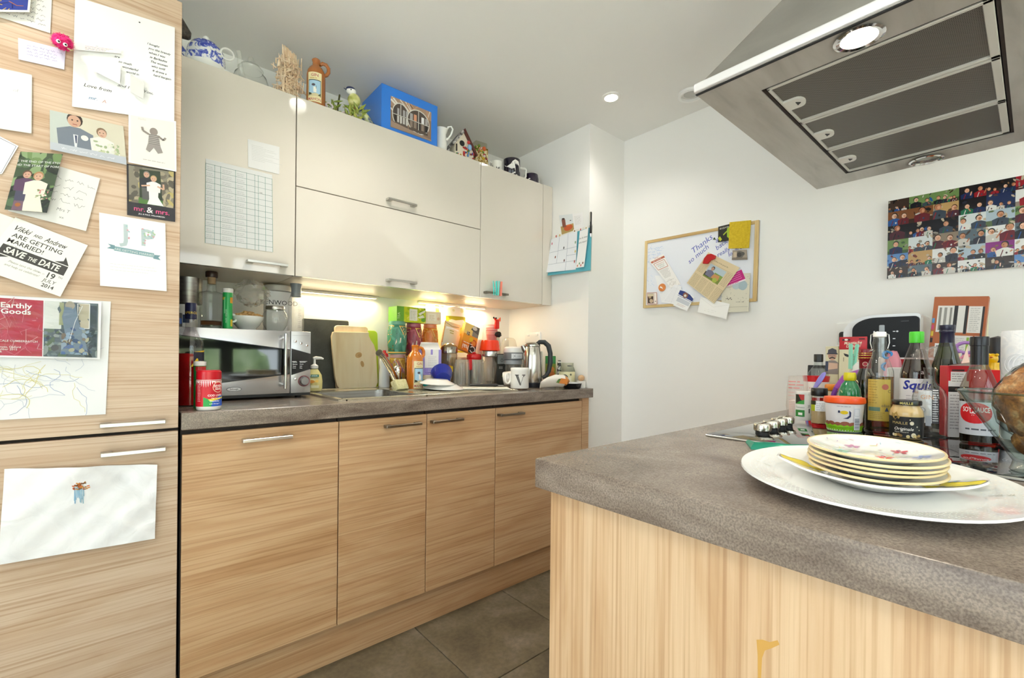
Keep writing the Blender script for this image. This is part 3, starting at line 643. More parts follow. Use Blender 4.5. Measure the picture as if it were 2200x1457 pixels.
# whiteboard on the end wall and what hangs on it
t = thing('whiteboard', 'small wood-framed whiteboard with blue handwriting on the wall', 'whiteboard', (XB-.001, -.115, 1.388), rot=(math.radians(1.2), 0, 0))
bw, bh = .615, .385
MB().box(-.012, 0, -bw, 0, 0, bh).build('board', M('eceff8', .18), t, 0)
PINE = wood(2, 'd6b87e', 'bf9a5c', 'e2c892'); PINEY = wood(1, 'd6b87e', 'bf9a5c', 'e2c892')
for n_, a in (('frame_rail', (-.018, 0, -bw, 0, bh-.016, bh)), ('frame_rail', (-.018, 0, -bw, 0, 0, .016))): MB().box(*a, 0, .002, 1).build(n_, PINEY, t, 30)
for a in ((-.0185, 0, -bw, -bw+.018, 0, bh), (-.0185, 0, -.016, 0, 0, bh)): MB().box(*a, 0, .002, 1).build('frame_stile', PINE, t, 30)
p = PR(bw, bh); BI = '4a58b8'
for s_, x, y, h, r in (('Thanks', .345, .305, .030, .55), ('&', .42, .312, .02, .3), ('so much', .325, .255, .026, .6), ('back', .445, .288, .024, .55), ('for', .5, .285, .022, .4), ('really', .455, .25, .022, .4), ('great', .535, .26, .02, .3), ('love', .50, .24, .02, .4)):
    p.text(s_, x, y, h, BI, r, 'c', 0, .2)
q = random.Random(3)
for i in range(60): x, y = .02+q.random()*.09, .12+q.random()*.23; p.line([(x, y), (x+q.uniform(-.02, .02), y+q.uniform(-.01, .01))], .002, q.choice(['d2dff2', 'c2d4ee', 'dde6f4']))
for i in range(5): p.scrib(.02, .33-.018*i, .07, .012, 'b4c8e8', i)
p.line([(.395, .327), (.402, .338), (.408, .325), (.398, .333)], .004, '2a4a2a')
p.build('print', lambda u, v, e: Vector((-.012-e, -u, v)), t)
def pin(name, label, cat, corners, pr, at, color, **k): return paper(name, label, cat, corners, pr, 'x', at, color, **k)
p = PR(.05, .08); p.rect(0, 0, .05, .08, '2c2a22'); p.poly([(.0, .02), (.01, .004), (.018, .012), (.008, .03)], 'c8cf3a'); p.poly([(.024, .03), (.045, .05), (.042, .055), (.022, .036)], 'b0c030'); p.poly([(.04, .02), (.05, .01), (.05, .07), (.038, .06)], 'a8c828'); p.text('BIG', .016, .063, .009, 'd8d8c8', 0); p.text('WIN', .036, .063, .009, 'd8d8c8', 0)
pin('black_flyer', 'small black and lime flyer behind the yellow cloth', 'flyer', [(-.5468, 1.687), (-.601, 1.687), (-.606, 1.768), (-.5471, 1.766)], p, XB-.021, '2c2a22')
YEL = blotch([(.3, 'c8a81a'), (.7, 'dcc02e')], 90, .85, bump=.6)
pin('yellow_cloth', 'mustard yellow cleaning cloth hooked on the whiteboard corner', 'cloth', [(-.6015, 1.6454), (-.6989, 1.632), (-.7062, 1.7629), (-.6057, 1.7747)], None, XB-.026, 'd0b020', mat=YEL, curl=lambda a, b: .003*math.sin(7*a)*(1-b), thick=.0025)
p = PR(.175, .19); p.rect(.0, .0, .175, .19, 'dcc9a4'); p.text('A slice of the good life', .09, .165, .006, '6a5a44', 0, 'c'); p.line([(.008, .152), (.168, .152)], .0008, 'a08c6c')
p.rect(.045, .078, .09, .07, 'b8c8d0'); p.rect(.045, .078, .09, .026, '7c8a3e'); p.rect(.09, .1, .045, .02, '84a04a'); p.rect(.045, .085, .03, .02, '4a4438'); p.person(.07, .088, .052, '706f86', 'c8987c', '2c2420', 3); p.poly([(.085, .09), (.125, .092), (.12, .116), (.09, .112)], 'c89058'); p.circ(.11, .088, .012, 'a8b848')
for x in (.006, .05, .094, .138): p.para(x, .066, .038, 11, .006, .0022, 'b0a080', int(x*99), .05)
p.para(.006, .145, .034, 11, .006, .0022, 'b0a080', 7, .05); p.para(.14, .145, .03, 11, .006, .0022, 'b0a080', 8, .05)
pin('newspaper_cutting', 'tilted newspaper cutting under a red magnet', 'cutting', [(-.3896, 1.5), (-.5358, 1.3789), (-.6591, 1.5429), (-.5034, 1.6428)], p, XB-.034, 'dcc9a4')
m = MB(); m.prism([(-.48, 1.588), (-.505, 1.583), (-.52, 1.598), (-.541, 1.603), (-.545, 1.618), (-.525, 1.630), (-.505, 1.630), (-.488, 1.614)], XB-.047, XB-.035, 'yz')
tag(m.build('red_magnet', M('c01018', .4), None, 30), 'red cloud-shaped magnet holding the newspaper cutting', 'magnet')
p = PR(.068, .05); p.rect(0, 0, .068, .05, 'a09486'); p.circ(.034, .026, .02, '6a6660'); p.circ(.034, .026, .012, '3c3a38'); p.rect(.0, .0, .068, .01, '7c7266'); p.rect(.006, .014, .016, .026, 'c8b8a0'); p.circ(.05, .03, .009, '50504c')
tag(pin('picture_magnet', 'small picture magnet of an old engine below yellow cloth', 'magnet', [(-.6169, 1.5883), (-.6889, 1.5791), (-.6849, 1.6274), (-.6201, 1.6347)], p, XB-.02, 'a09486', thick=.004), None)
p = PR(.09, .07); p.rect(0, .008, .09, .06, 'c2187c'); [p.rect(.01, .02+.012*i, .07, .003, 'e88abc') for i in range(4)]; p.para(.01, .003, .07, 1, .01, .003, 'c2187c', 2)
pin('pink_ticket', 'magenta ticket tucked behind the newspaper cutting', 'ticket', [(-.575, 1.452), (-.6864, 1.4805), (-.665, 1.535), (-.56, 1.50)], p, XB-.029, 'f0e4ec')
p = PR(.13, .19); p.rect(0, 0, .13, .19, 'd8d4c2'); q = random.Random(5)
for i in range(40): p.circ(q.random()*.13, .05+q.random()*.13, .0016, 'a8a494')
for x, y, c in ((.07, .135, 'b4c4c8'), (.1, .13, 'a4b8c0')): p.circ(x, y, .02, c, .024); p.circ(x-.012, y-.002, .008, c, .018)
p.circ(.035, .13, .018, 'c8beb0', .012); p.scrib(.02, .06, .04, .014, '4a4844', 5); p.scrib(.07, .045, .03, .008, '6a6860', 6); p.rect(.005, .024, .12, .0012, '8a8678')
pin('patterned_card', 'beige card with grey elephants hanging below the board', 'card', [(-.57, 1.333), (-.6985, 1.3293), (-.7045, 1.512), (-.57, 1.525)], p, XB-.024, 'd8d4c2', thick=.003)
p = PR(.14, .1); p.line([(0, .095), (.07, .055), (.14, .095)], .001, 'd4d2ce'); p.scrib(.03, .03, .06, .006, 'dcdcda', 3); p.scrib(.03, .018, .05, .006, 'dcdcda', 4)
pin('white_envelope', 'white envelope sticking out below the newspaper cutting', 'envelope', [(-.448, 1.3423), (-.5958, 1.2984), (-.612, 1.372), (-.464, 1.42)], p, XB-.03, 'f6f5f2')
p = PR(.105, .2); R_ = 'c06a50'; p.frame(.012, .125, .08, .045, .003, R_); p.rect(.004, .178, .1, .012, R_); p.text('THE BIG', .052, .195, .006, R_); p.text('GET TOGETHER', .05, .181, .006, 'f8f0e8'); [p.text(s_, .052, .155-.011*i, .006, R_ if i < 1 else '6a8a70') for i, s_ in enumerate(['PLEASE JOIN US', 'BE WITH US', 'MAY 2014'])]; p.para(.014, .115, .075, 8, .007, .002, 'b0a8a4', 3)
for i in range(40): x = RN.uniform(.02, .09); y = RN.uniform(.0, .05); p.line([(x, y), (x+RN.uniform(-.02, .02), y+RN.uniform(-.01, .01))], .001, 'b4aca8')
pin('invitation', 'white party invitation with red scalloped label on the board', 'invitation', [(-.2904, 1.4863), (-.350, 1.4985), (-.2444, 1.6774), (-.1558, 1.6528)], p, XB-.024, 'f6f3f0')
pin('torn_paper', 'white torn paper beneath the invitation on the board', 'paper', [(-.235, 1.41), (-.335, 1.48), (-.285, 1.555), (-.190, 1.566)], None, XB-.018, 'f2f2f4')
m = MB().lathe([(0, .004), (.021, .003), (.022, 0)], 24); m.X = Matrix()
o = m.build('orange_badge', M('e08a48', .4), None, 40, (XB-.021, -.2375, 1.494), (0, -PI/2, 0)); tag(o, 'round orange badge with white bird on the whiteboard', 'badge')
p = PR(.04, .04); p.poly([(.01, .012), (.02, .016), (.03, .03), (.022, .028), (.02, .034), (.015, .02)], 'f8f0e4'); p.build('print', lambda u, v, e: Vector((u-.02, v-.02, .0045+e)), o)
p = PR(.1, .12); p.para(.01, .1, .07, 12, .008, .0015, 'd4d2da', 9); p.line([(.05, .0), (.05, .12)], .0008, 'c8c6cc')
pin('folded_leaflet', 'folded white leaflet hanging at the bottom of the board', 'leaflet', [(-.2405, 1.4112), (-.3497, 1.3857), (-.3573, 1.4873), (-.3174, 1.5)], p, XB-.028, 'f4f4f6')
p = PR(.1, .1); p.poly([(0, .07), (.0, .094), (.03, .1), (.07, .098), (.1, .085), (.1, .068)], '2c3f86'); p.circ(.045, .082, .017, '8a5a4a'); p.circ(.045, .08, .008, 'e8e4dc'); p.line([(0, .064), (.1, .062)], .003, '5a74a8'); p.rect(.006, .03, .088, .026, 'c8ccd4'); p.para(.02, .02, .06, 2, .008, .002, 'd0a8a0', 4)
pin('blue_leaflet', 'tilted leaflet with dark blue heading below the board', 'leaflet', [(-.3097, 1.3889), (-.3891, 1.3523), (-.4306, 1.4234), (-.352, 1.472)], p, XB-.029, 'f2f2f2')
p = PR(.066, .074); p.frame(.003, .003, .06, .068, .003, 'a86a5c'); p.rect(.006, .008, .036, .058, '4a382c'); p.circ(.02, .05, .01, 'b89a78', .014); p.circ(.028, .022, .012, 'c8b098'); p.rect(.006, .05, .036, .014, 'd8c8a8'); p.line([(.046, .006), (.046, .068)], .002, 'a86a5c'); p.circ(.055, .02, .003, '5a3a30')
pin('sepia_photo_card', 'small sepia photo card at the lower corner of the board', 'card', [(-.144, 1.4062), (-.2098, 1.4009), (-.2066, 1.4718), (-.1406, 1.4762)], p, XB-.021, 'f2e8e0')

# calendar, card and pen on the return wall (its face looks towards -x)
xw = XW-.001
p = PR(.09, .13); p.rect(.0, .0, .052, .13, 'dfe4e6'); p.rect(0, 0, .052, .06, 'b89a5e'); p.circ(.03, .04, .018, 'c8582a', .02); p.rect(.008, .05, .014, .05, '8a5040'); p.circ(.015, .104, .006, '40302c'); p.rect(.026, .052, .012, .008, 'e07a48'); p.circ(.042, .085, .003, '303030'); p.para(.058, .105, .026, 8, .009, .002, 'c4c0c0', 4)
paper('recipe_card', 'recipe card with orange drink photo above the calendar', 'card', [(.2395, 1.815), (.075, 1.835), (.0835, 1.9192), (.2669, 1.9452)], p, 'x', xw, 'f2f0f0')
t = thing('wall_calendar', 'pale blue family calendar curling away from the wall', 'calendar')
BLUE = M('62b6c6', .5)
cur = lambda a, b: .004+.03*(1-b)**2*(1-a)
paper('backing_sheet', None, None, [(.325, 1.585), (.018, 1.578), (.012, 1.838), (.308, 1.822)], None, 'x', xw-.001, 'e8e6e0', parent=t)
pb2_ = paper('cover_sheet', None, None, [(.346, 1.590), (.016, 1.583), (.011, 1.822), (.322, 1.810)], None, 'x', xw-.004, '5fb4c6', curl=cur, parent=t, mat=BLUE)
p = PR(.2, .21); [p.line([(0, y), (.2, y)], .0016, '9aa0b4') for y in (.05, .125)]; [p.line([(x, .0 if x > .1 else .05), (x, .21)], .0016, '9aa0b4') for x in (.067, .134)]; p.line([(.134, .085), (.2, .085)], .0016, '9aa0b4')
for x, y, c in ((.012, .18, 'd86a8a'), (.108, .135, '4a4a4a'), (.19, .15, '7aa07a'), (.052, .09, '8a4a3a'), (.12, .06, '6a3a3a'), (.192, .1, 'd8c06a'), (.19, .045, 'c86a6a')): p.circ(x, y, .004, c, .008)
paper('month_sheet', None, None, [(.333, 1.607), (.116, 1.6), (.107, 1.818), (.314, 1.809)], p, 'x', xw-.013, 'eef0f6', curl=cur, parent=t)
p = PR(.06, .22); p.text('Eat & sleep', .03, .17, .009, '5a5a60', 0, 'c', 0, .2); p.text('salt pepper', .03, .145, .009, '5a5a60', 0, 'c', 0, .2); [p.circ(.012+.012*i, .012+.012*(i % 2), .004, c, .007) for i, c in enumerate(['d88a6a', '6a9a6a', 'd86a6a', '7a4a3a'])]
paper('notes_sheet', None, None, [(.108, 1.606), (.046, 1.604), (.026, 1.818), (.088, 1.812)], p, 'x', xw-.014, 'f4f4f4', curl=lambda a, b: .004+.010*(1-b)**2, parent=t)
for i, (y, c) in enumerate([(.295, 'd05a5a'), (.265, 'd8bc6a'), (.15, '9a6a3a'), (.105, 'd8646a'), (.065, 'c8b478')]):
    p = PR(.02, .024); p.circ(.01, .011, .005, c, .008); paper('tab', None, None, [(y, 1.812+.00004*i), (y-.02, 1.813), (y-.02, 1.838), (y, 1.836)], p, 'x', xw-.003, 'f6f2ee', parent=t)
t = thing('ballpoint_pen', 'black clicker pen hanging at the corner of the calendar', 'pen', (xw-.012, .014, 1.83))
MB().tube([(0, 0, .075), (0, 0, .07), (0, 0, .0)], [.003, .0055, .005], 12).build('barrel', BLACK, t)
MB().tube([(0, 0, 0), (0, .0, -.002), (0, 0, -.045)], [.005, .0065, .006], 12).build('grip', BLACKM, t); MB().tube([(0, 0, -.045), (0, 0, -.055), (0, 0, -.066)], [.006, .005, .0012], 12).build('tip', CHROME, t)
MB().box(-.009, -.006, -.002, .002, .02, .07).build('clip', STEEL, t, 0)
# photo collage canvas
t = thing('photo_canvas', 'wide canvas print of many snapshots of friends', 'canvas', (XB, -1.2135, 1.4225), rot=(math.radians(.3), 0, 0))
cw, ch = .78, .3035; MB().box(-.022, 0, -cw, 0, 0, ch).build('canvas_panel', M('e8e6e2', .5), t, 0)
p = PR(cw, ch); colw = [.062, .068, .068, .068, .068, .068, .068, .07, .07, .085, .085]; rows = [.045, .055, .055, .055, .052, .0415]
SK = ['d8a488', 'c8906e', 'e2b498', 'b87a58', 'dcb8a0', 'a8684a']; HR = ['2a1c16', '3a2a1e', '5a3c28', '181414', '7a5a3c', '241a18']
COATS = ['1c1e24', '16264e', '8e1620', 'd8d6d2', '1f6a48', '24508e', '4a1e28', '2a2a36', 'c4c0b8', '3a4450', '641822', '101216']
BGS = [('3a2a22', '1e1614'), ('7a4a2c', '3a2014'), ('d0d6d6', '7c8a66'), ('a8b8c4', '5a6a48'), ('120f14', '221618'), ('b89460', '6e3020'), ('6a864e', '3c5632'), ('1a2850', '14182e'), ('82287a', '5a4a3e'), ('5a84ba', 'c4bfb4'), ('dcdcda', '8a7c70'), ('941a26', '50121a'), ('8a7a68', '4a4038'), ('5a6870', '343e44')]
q = random.Random(21); y = ch
FIX = {(0, 0): 0, (0, 1): 6, (0, 2): 6, (0, 3): 4, (0, 4): 4, (0, 5): 11, (0, 6): 11, (1, 0): 1, (1, 1): 1, (1, 2): 5, (1, 3): 4, (1, 4): 7, (1, 5): 10, (1, 6): 7, (2, 0): 4, (2, 1): 4, (2, 2): 4, (2, 3): 2, (2, 4): 3, (2, 5): 6, (3, 0): 6, (3, 1): 2, (3, 2): 12, (3, 3): 13, (3, 4): 10, (3, 5): 13, (4, 0): 9, (4, 1): 5, (4, 2): 10, (4, 3): 3, (4, 4): 8, (4, 5): 10, (5, 0): 0, (5, 1): 13, (5, 2): 0, (5, 3): 10, (5, 4): 0, (5, 5): 9}
for r, h in enumerate(rows):
    y -= h; x = 0
    for c, w in enumerate(colw):
        bg, gr = BGS[FIX.get((r, c), q.randrange(len(BGS)))]; p.clip = cl = (x, y, min(x+w, cw), y+h)
        p.rect(x, y, w, h, bg); p.rect(x, y, w, h*q.uniform(.1, .35), gr)
        for k in range(9):
            a = q.uniform(0, 3); p.circ(x+q.random()*w, y+q.random()*h, q.uniform(.04, .16)*w, q.choice([bg, gr, q.choice(COATS), q.choice(HR), 'b8a890', '8a8478']), q.uniform(.03, .12)*h, 5, a)
        n = q.choice((1, 2, 2, 3, 4))
        for k in range(n):
            px, hh = x+w*(k+.5)/n+q.uniform(-.006, .006), h*q.uniform(.62, 1.02)*(1.15 if n < 3 else .75); py = y-h*.12; hd = hh*.36
            p.person(px, py, hh, q.choice(COATS), q.choice(SK), q.choice(HR), q.random())
            sk = q.choice(SK); p.circ(px+hd*.12, py+hh-hd*.66, hd*.2, q.choice(['c08868', 'a87050', 'd09a7c']), hd*.3, 6)
            if q.random() < .5: p.line([(px+hd*.6, py+hh*.35), (px+hd*q.uniform(.2, 1.3), py+hh*q.uniform(.4, .8))], hd*.2, sk)
            p.line([(px-hd*.5, py+hh*.1), (px-hd*.2, py+hh*.5)], hd*.12, q.choice(COATS)); p.circ(px+hd*.2, py+hh*.3, hd*.14, q.choice(COATS+['e8e4e0']), hd*.2, 5)
        p.clip = None; x += w
p.build('print', lambda u, v, e: Vector((-.0225-e, -u, v)), t, gloss=True)
# ------------------------------------------------------------------ on top of the wall cabinets
ZP = ZT+.001
BLUEW = blotch([(.38, '2c40b4'), (.47, '6a7cd0'), (.52, 'eef0f6'), (.7, 'f6f6f8')], 44, .12, detail=5, dist=1.0, coat=.5)
t = thing('blue_teapot', 'blue and white patterned teapot on top of the wall cabinet', 'teapot', (.105, .45, ZP))
MB().lathe([(.035, 0), (.04, .0), (.056, .016), (.064, .044), (.066, .052), (.06, .05)], 32).build('cup', WHITE, t)
MB().torus((.060, -.046, .028), .014, .003, 'y', 20, 8).build('cup_handle', WHITE, t)
MB().lathe([(0, .05), (.058, .05), (.0625, .07), (.063, .088), (.057, .112), (.044, .132), (.028, .143), (0, .148)], 36).build('pot', BLUEW, t)
MB().ball((0, 0, .158), .0105, 14).build('lid_knob', WHITE, t)
MB().torus((.062, -.042, .107), .021, .003, 'y', 28, 8).build('handle', WHITE, t)
MB().tube([(-.045, .02, .075), (-.066, .03, .095), (-.078, .035, .12)], [.014, .010, .007], 10).build('spout', BLUEW, t)
t = thing('stone_pestle', 'dark speckled tapered stone club beside the blue teapot', 'pestle', (-.06, .37, ZP))
MB().tube([(-.05, 0, .22), (-.02, 0, .20), (.03, 0, .163), (.07, 0, .128), (.098, 0, .097), (.106, 0, .088)], [.005, .018, .026, .026, .019, .006], 16).build('club', blotch([(.4, '2e2824'), (.6, '4e463e')], 160, .6), t)
MB().lathe([(.03, 0), (.05, 0), (.06, .12), (.052, .12), (.03, .02)], 20, c=(-.06, .02, 0)).build('stand', DARKGAP, t)
t = thing('glass_teapot', 'clear glass teapot on top of the cabinet', 'teapot', (.258, .475, ZP), 1.0)
TG = glass('fbfcfb', .03, 1.8, .14)
MB().lathe([(.0, .001), (.05, .001), (.066, .03), (.066, .06), (.056, .092), (.042, .108), (.04, .112), (.044, .114)], 36).build('pot', TG, t)
MB().lathe([(.044, .114), (.046, .118), (.034, .132), (.018, .142), (.006, .146), (.006, .152), (.011, .158), (.008, .166), (0, .167)], 32).build('lid', TG, t)
MB().tube([(-.058, 0, .03), (-.088, 0, .06), (-.10, 0, .10), (-.112, 0, .122)], [.013, .010, .008, .008], 12).build('spout', TG, t)
MB().torus((.075, 0, .065), .035, .005, 'y', 20, 8, a0=-1.4, a1=1.4).build('handle', TG, t)
t = thing('stick_model', 'little model tower of pale wooden sticks on the cabinet', 'ornament', (.376, .405, ZP), .5)
STK = blotch([(.3, 'dcbc98'), (.7, 'f4e4cc')], 60, .7); STK2 = M('b88a5a', .7)
q = random.Random(8)
for k in range(4): MB().box(-.024+.002*k, .024-.002*k, -.02, .02, .05+.032*k, .055+.032*k, 0, .001, 1).build('floor_board', STK, t, 0)
MB().box(-.028, .024, -.026, .0, .155, .198, 0, .002, 1).build('upper_block', STK, t, 0)
MB().box(-.014, .014, -.012, .012, 0, .155).build('core', M('5a3c22', .8), t, 0)
m = MB()
for i in range(420):
    z = q.uniform(.0, .17); L = q.uniform(.02, .05); side = q.choice((0, 0, 1, 2)); w = .03-.05*max(0, z-.12); a = q.uniform(-w, w)-(L/2 if q.random() < .5 else 0); o_ = .026+q.uniform(-.006, .006)
    k = q.random(); d = Vector((q.uniform(-.15, .15), 0, 1)) if k < .4 else Vector((1, 0, q.uniform(-.35, .35))) if k < .85 else Vector((q.uniform(-1, 1), q.uniform(-1, 1), q.uniform(-.5, 1)))
    L *= .5 if k >= .85 else 1
    c = Vector((a, -o_, z)); e = c+d.normalized()*L; e.z = min(max(e.z, 0), .2)
    R_ = (Matrix.Identity(3), Matrix.Rotation(-PI/2, 3, 'Z'), Matrix.Rotation(PI/2, 3, 'Z'))[side]; m.tube([R_ @ c, R_ @ e], q.uniform(.0014, .0026), 5)
for i in range(14): m.tube([(q.uniform(-.03, .03), -.01, .195), (q.uniform(-.04, .04), -.014, .195+q.uniform(.004, .022))], .0016, 5)
o = m.build('sticks', STK, t, 40); o['kind'] = 'stuff'
# stoneware gin jug
def gin_jug(label, loc, s, labang, col, hand):
    t = thing('stoneware_jug', label, 'jug', loc, 0, 'stoneware gin jugs'); B_ = M(col, .18, coat=.5)
    prof = [(0, 0), (.034, 0), (.036, .004), (.036, .125), (.034, .142), (.026, .158), (.016, .168), (.0135, .182), (.0155, .188), (.0165, .193), (.013, .197), (0, .197)]
    prof = [(r*s, z*s) for r, z in prof]
    MB().lathe(prof, 36).build('body', B_, t)
    h = MB(); h.X = Matrix.Rotation(hand, 4, 'Z'); h.tube([(.014*s, 0, .178*s), (.024*s, 0, .186*s), (.038*s, 0, .183*s), (.047*s, 0, .17*s), (.047*s, 0, .154*s), (.04*s, 0, .142*s), (.032*s, 0, .138*s)], [.007*s]*7, 12); h.build('handle', B_, t)
    p = PR(.052*s, .115*s); k = s; p.rect(-.027*k, .008*k, .054*k, .118*k, 'e8dcae'); p.text('GIN', 0, .109*k, .0115*k, 'b04a52', 0, 'c', .01); p.para(-.018*k, .101*k, .036*k, 1, .01, .003*k, 'c8a860', 2)
    p.rect(-.024*k, .03*k, .048*k, .066*k, '2a2a20'); p.rect(-.022*k, .03*k, .044*k, .063*k, 'a8cce4'); p.circ(-.004*k, .075*k, .007*k, '4a4450', .005*k); p.rect(-.004*k, .045*k, .011*k, .022*k, 'f4f2ea'); p.rect(.005*k, .06*k, .0015*k, .012*k, '3a4450')
    p.poly([(-.022*k, .03*k), (-.022*k, .045*k), (-.008*k, .04*k), (.004*k, .043*k), (.022*k, .038*k), (.022*k, .03*k)], 'd8cca0'); p.poly([(-.022*k, .034*k), (-.022*k, .045*k), (-.012*k, .042*k), (-.01*k, .035*k)], '38402a'); p.poly([(.012*k, .034*k), (.022*k, .044*k), (.022*k, .033*k)], '4a5030')
    p.text('MAHON', 0, .013*k, .011*k, 'b04a52', 0, 'c', .01, 0, .85)
    p.build('label', wrap([(r, z) for r, z in prof if 0 < z < .14*s or z == 0][1:]+[(.036*s, .13*s)], labang), t, .006*s)
    return t
gin_jug('tall brown stoneware gin jug on top of the wall cabinet', (.4762, .366, ZP), 1.02, face((.4762, .366))-.15, 'a8642a', face((.476, .366))+1.5)
# blue tit ornament and foliage
t = thing('bird_ornament', 'blue tit bird ornament perched on leafy twigs', 'ornament', (.645, .372, ZP), -.25)
t.scale = (1.25, 1.1, 1.12)
YG = blotch([(.35, 'a8b040'), (.65, 'e4e0a8')], 30, .3); NB = M('1e2a56', .3); LEAF = blotch([(.3, '4e6a20'), (.5, '8a9a38'), (.7, 'c8c060')], 30, .4); BLW = M('2a4a86', .3)
m = MB(); m.ball((-.004, 0, .086), (.022, .02, .026), 18); m.build('breast', YG, t)
m = MB(); m.X = Matrix.Translation((.028, .004, .04)) @ Matrix.Rotation(-.75, 4, 'Y'); m.ball((0, 0, 0), (.014, .013, .05), 14); m.build('wing', blotch([(.4, '1e3a6e'), (.6, 'd8dca0')], 40, .3), t)
m = MB(); m.X = Matrix.Translation((.06, .006, .012)) @ Matrix.Rotation(-.85, 4, 'Y'); m.box(-.007, .007, -.004, .004, -.045, .03, 0, .002); m.build('tail', NB, t)
m = MB(); m.ball((-.014, 0, .118), (.017, .015, .014), 16); m.build('head', WHITE, t); MB().ball((-.016, 0, .126), (.016, .0155, .009), 16).build('cap', NB, t)
MB().tube([(-.026, -.001, .119), (-.04, -.003, .123)], [.004, .0006], 8).build('beak', NB, t); MB().ball((-.016, -.0145, .118), .0025, 8).build('eye', BLACK, t)
for k in range(22):
    a = RN.uniform(0, 2*PI); m = MB(); L = RN.uniform(.02, .04); b = Vector((RN.uniform(-.035, .03), RN.uniform(-.02, .005), RN.uniform(.0, .045)))
    d = Vector((math.cos(a)*.8, -.3, abs(math.sin(a))*.9+.1)).normalized(); m.tube([b, b+d*L*.5, b+d*L], [.001, .006, .0006], 6); m.build('leaf', LEAF, t)
MB().tube([(-.03, 0, .0), (-.01, 0, .03), (.0, 0, .062)], .0035, 8).build('twig', STK2, t)
t = thing('twig_ornament', 'small leafy twig ornament next to the brown gin jug', 'ornament', (.578, .40, ZP))
t.scale = (1.35, 1.2, 1.0)
MB().tube([(0, 0, 0), (.0, 0, .05), (.006, 0, .112)], .003, 8).build('stem', M('4a4a20', .5), t)
for k in range(16):
    a = RN.uniform(-1.2, 1.2); b = Vector((RN.uniform(-.02, .02), RN.uniform(-.01, .01), RN.uniform(.0, .075))); L = RN.uniform(.02, .036); d = Vector((math.sin(a), -.2, math.cos(a))).normalized()
    MB().tube([b, b+d*L*.55, b+d*L], [.0012, .0045, .0006], 6).build('leaf', LEAF, t)
MB().torus((-.03, -.012, .04), .011, .003, 'y', 16, 6).build('blossom', M('e8dce0', .4), t); MB().torus((.02, -.012, .03), .007, .003, 'y', 16, 6).build('blossom', M('e8d4d8', .4), t)
# blue box
t = thing('blue_box', 'big bright blue gift box with photo of glass cabins', 'box', (.753, .342, ZP))
m = MB().box(0, .292, 0, .22, .001, .206, 0, .0012, 1); bx = m.build('carton', M('2c7ee2', .35, coat=.2), t, 30)
p = PR(.292, .206); p.clip = (.044, .022, .257, .164); p.rect(.04, .02, .22, .15, '8a7262'); p.rect(.04, .12, .22, .05, 'a88a76')
for a, b, c, w in ((.044, .15, .14, .01), (.05, .164, .12, .008), (.09, .164, .16, .006), (.044, .11, .1, .006)): p.line([(a, b), (c, b-.06)], w, 'e4dcd2')
for i in range(10): x = RN.uniform(.05, .25); p.line([(x, .164), (x+RN.uniform(-.06, .06), .12)], .004, RN.choice(['c89878', 'd8ccc0', '6a4a3a', 'e8e0d6']))
for cx, w in ((.094, .040), (.186, .056)):
    p.circ(cx, .09, w+.004, 'd8d4cc', .058, 28); p.circ(cx, .09, w, '564a44', .053, 28)
    for k in range(5): p.rect(cx-w*.8+k*w*.36, .055, w*.24, .03, RN.choice(['c8c4c0', '2e2a2a', '8c7c70'])); p.rect(cx-w*.8+k*w*.36, .09, w*.26, .03, RN.choice(['e4e4e6', 'a8a4a4', '4a4444', 'd89878']))
    p.line([(cx, .038), (cx, .142)], .003, 'e0dcd4'); p.line([(cx-w, .088), (cx+w, .088)], .003, 'c8c4bc'); p.rect(cx-w*.9, .04, w*1.8, .012, '5c5048')
p.poly([(.044, .05), (.257, .028), (.257, .022), (.044, .022)], 'a08878'); p.clip = None; p.build('photo_print', flat('y', 0), t, gloss=True)
def jug(name, label, cat, loc, prof, mat, handle, group=None, pr=None, ang=0, inner=None):
    t = thing(name, label, cat, loc, 0, group); MB().lathe(prof, 32).build('body', mat, t)
    if handle: handle(t)
    if pr: pr.build('print', wrap(prof, ang), t, .006)
    return t
CW = M('f2f1ec', .15, coat=.4)
def hj(t): MB().tube([(.024, -.012, .128), (.03, -.02, .148), (.042, -.03, .15), (.047, -.036, .135), (.04, -.032, .108), (.03, -.024, .09), (.022, -.016, .08)], .0045, 10).build('handle', CW, t)
jug('milk_jug', 'white china milk jug between the blue box and birdhouse', 'jug', (1.102, .40, ZP), [(0, 0), (.024, 0), (.028, .01), (.032, .045), (.026, .09), (.025, .105), (.035, .132), (.032, .132), (.023, .105), (.024, .09), (.029, .05), (.02, .008), (0, .006)], CW, hj)
# birdhouse
t = thing('painted_birdhouse', 'small painted birdhouse with red roof and flowers', 'birdhouse', (1.227, .372, ZP), -.12)
m = MB(); m.prism([(-.055, 0), (.055, 0), (.055, .055), (-.004, .145), (-.055, .075)], 0, .06, 'xz'); bh_ = m.build('house', M('dcd2be', .5), t, 0)
m = MB(); m.prism([(.068, .036), (.076, .044), (-.002, .166), (-.01, .156)], -.012, .07, 'xz'); m.build('roof', M('5a2a22', .5), t, 0)
m = MB(); m.prism([(-.066, .064), (-.072, .074), (-.008, .162), (.0, .150)], -.008, .07, 'xz'); m.build('roof', blotch([(.4, '3a3030'), (.6, 'c8c4c0')], 60, .6), t, 0)
m = MB(); m.X = Matrix.Translation((-.014, -.001, .088)) @ Matrix.Rotation(PI/2, 4, 'X'); m.lathe([(0, .002), (.014, .002), (.015, 0)], 20); m.build('entrance_hole', BLACKM, t)
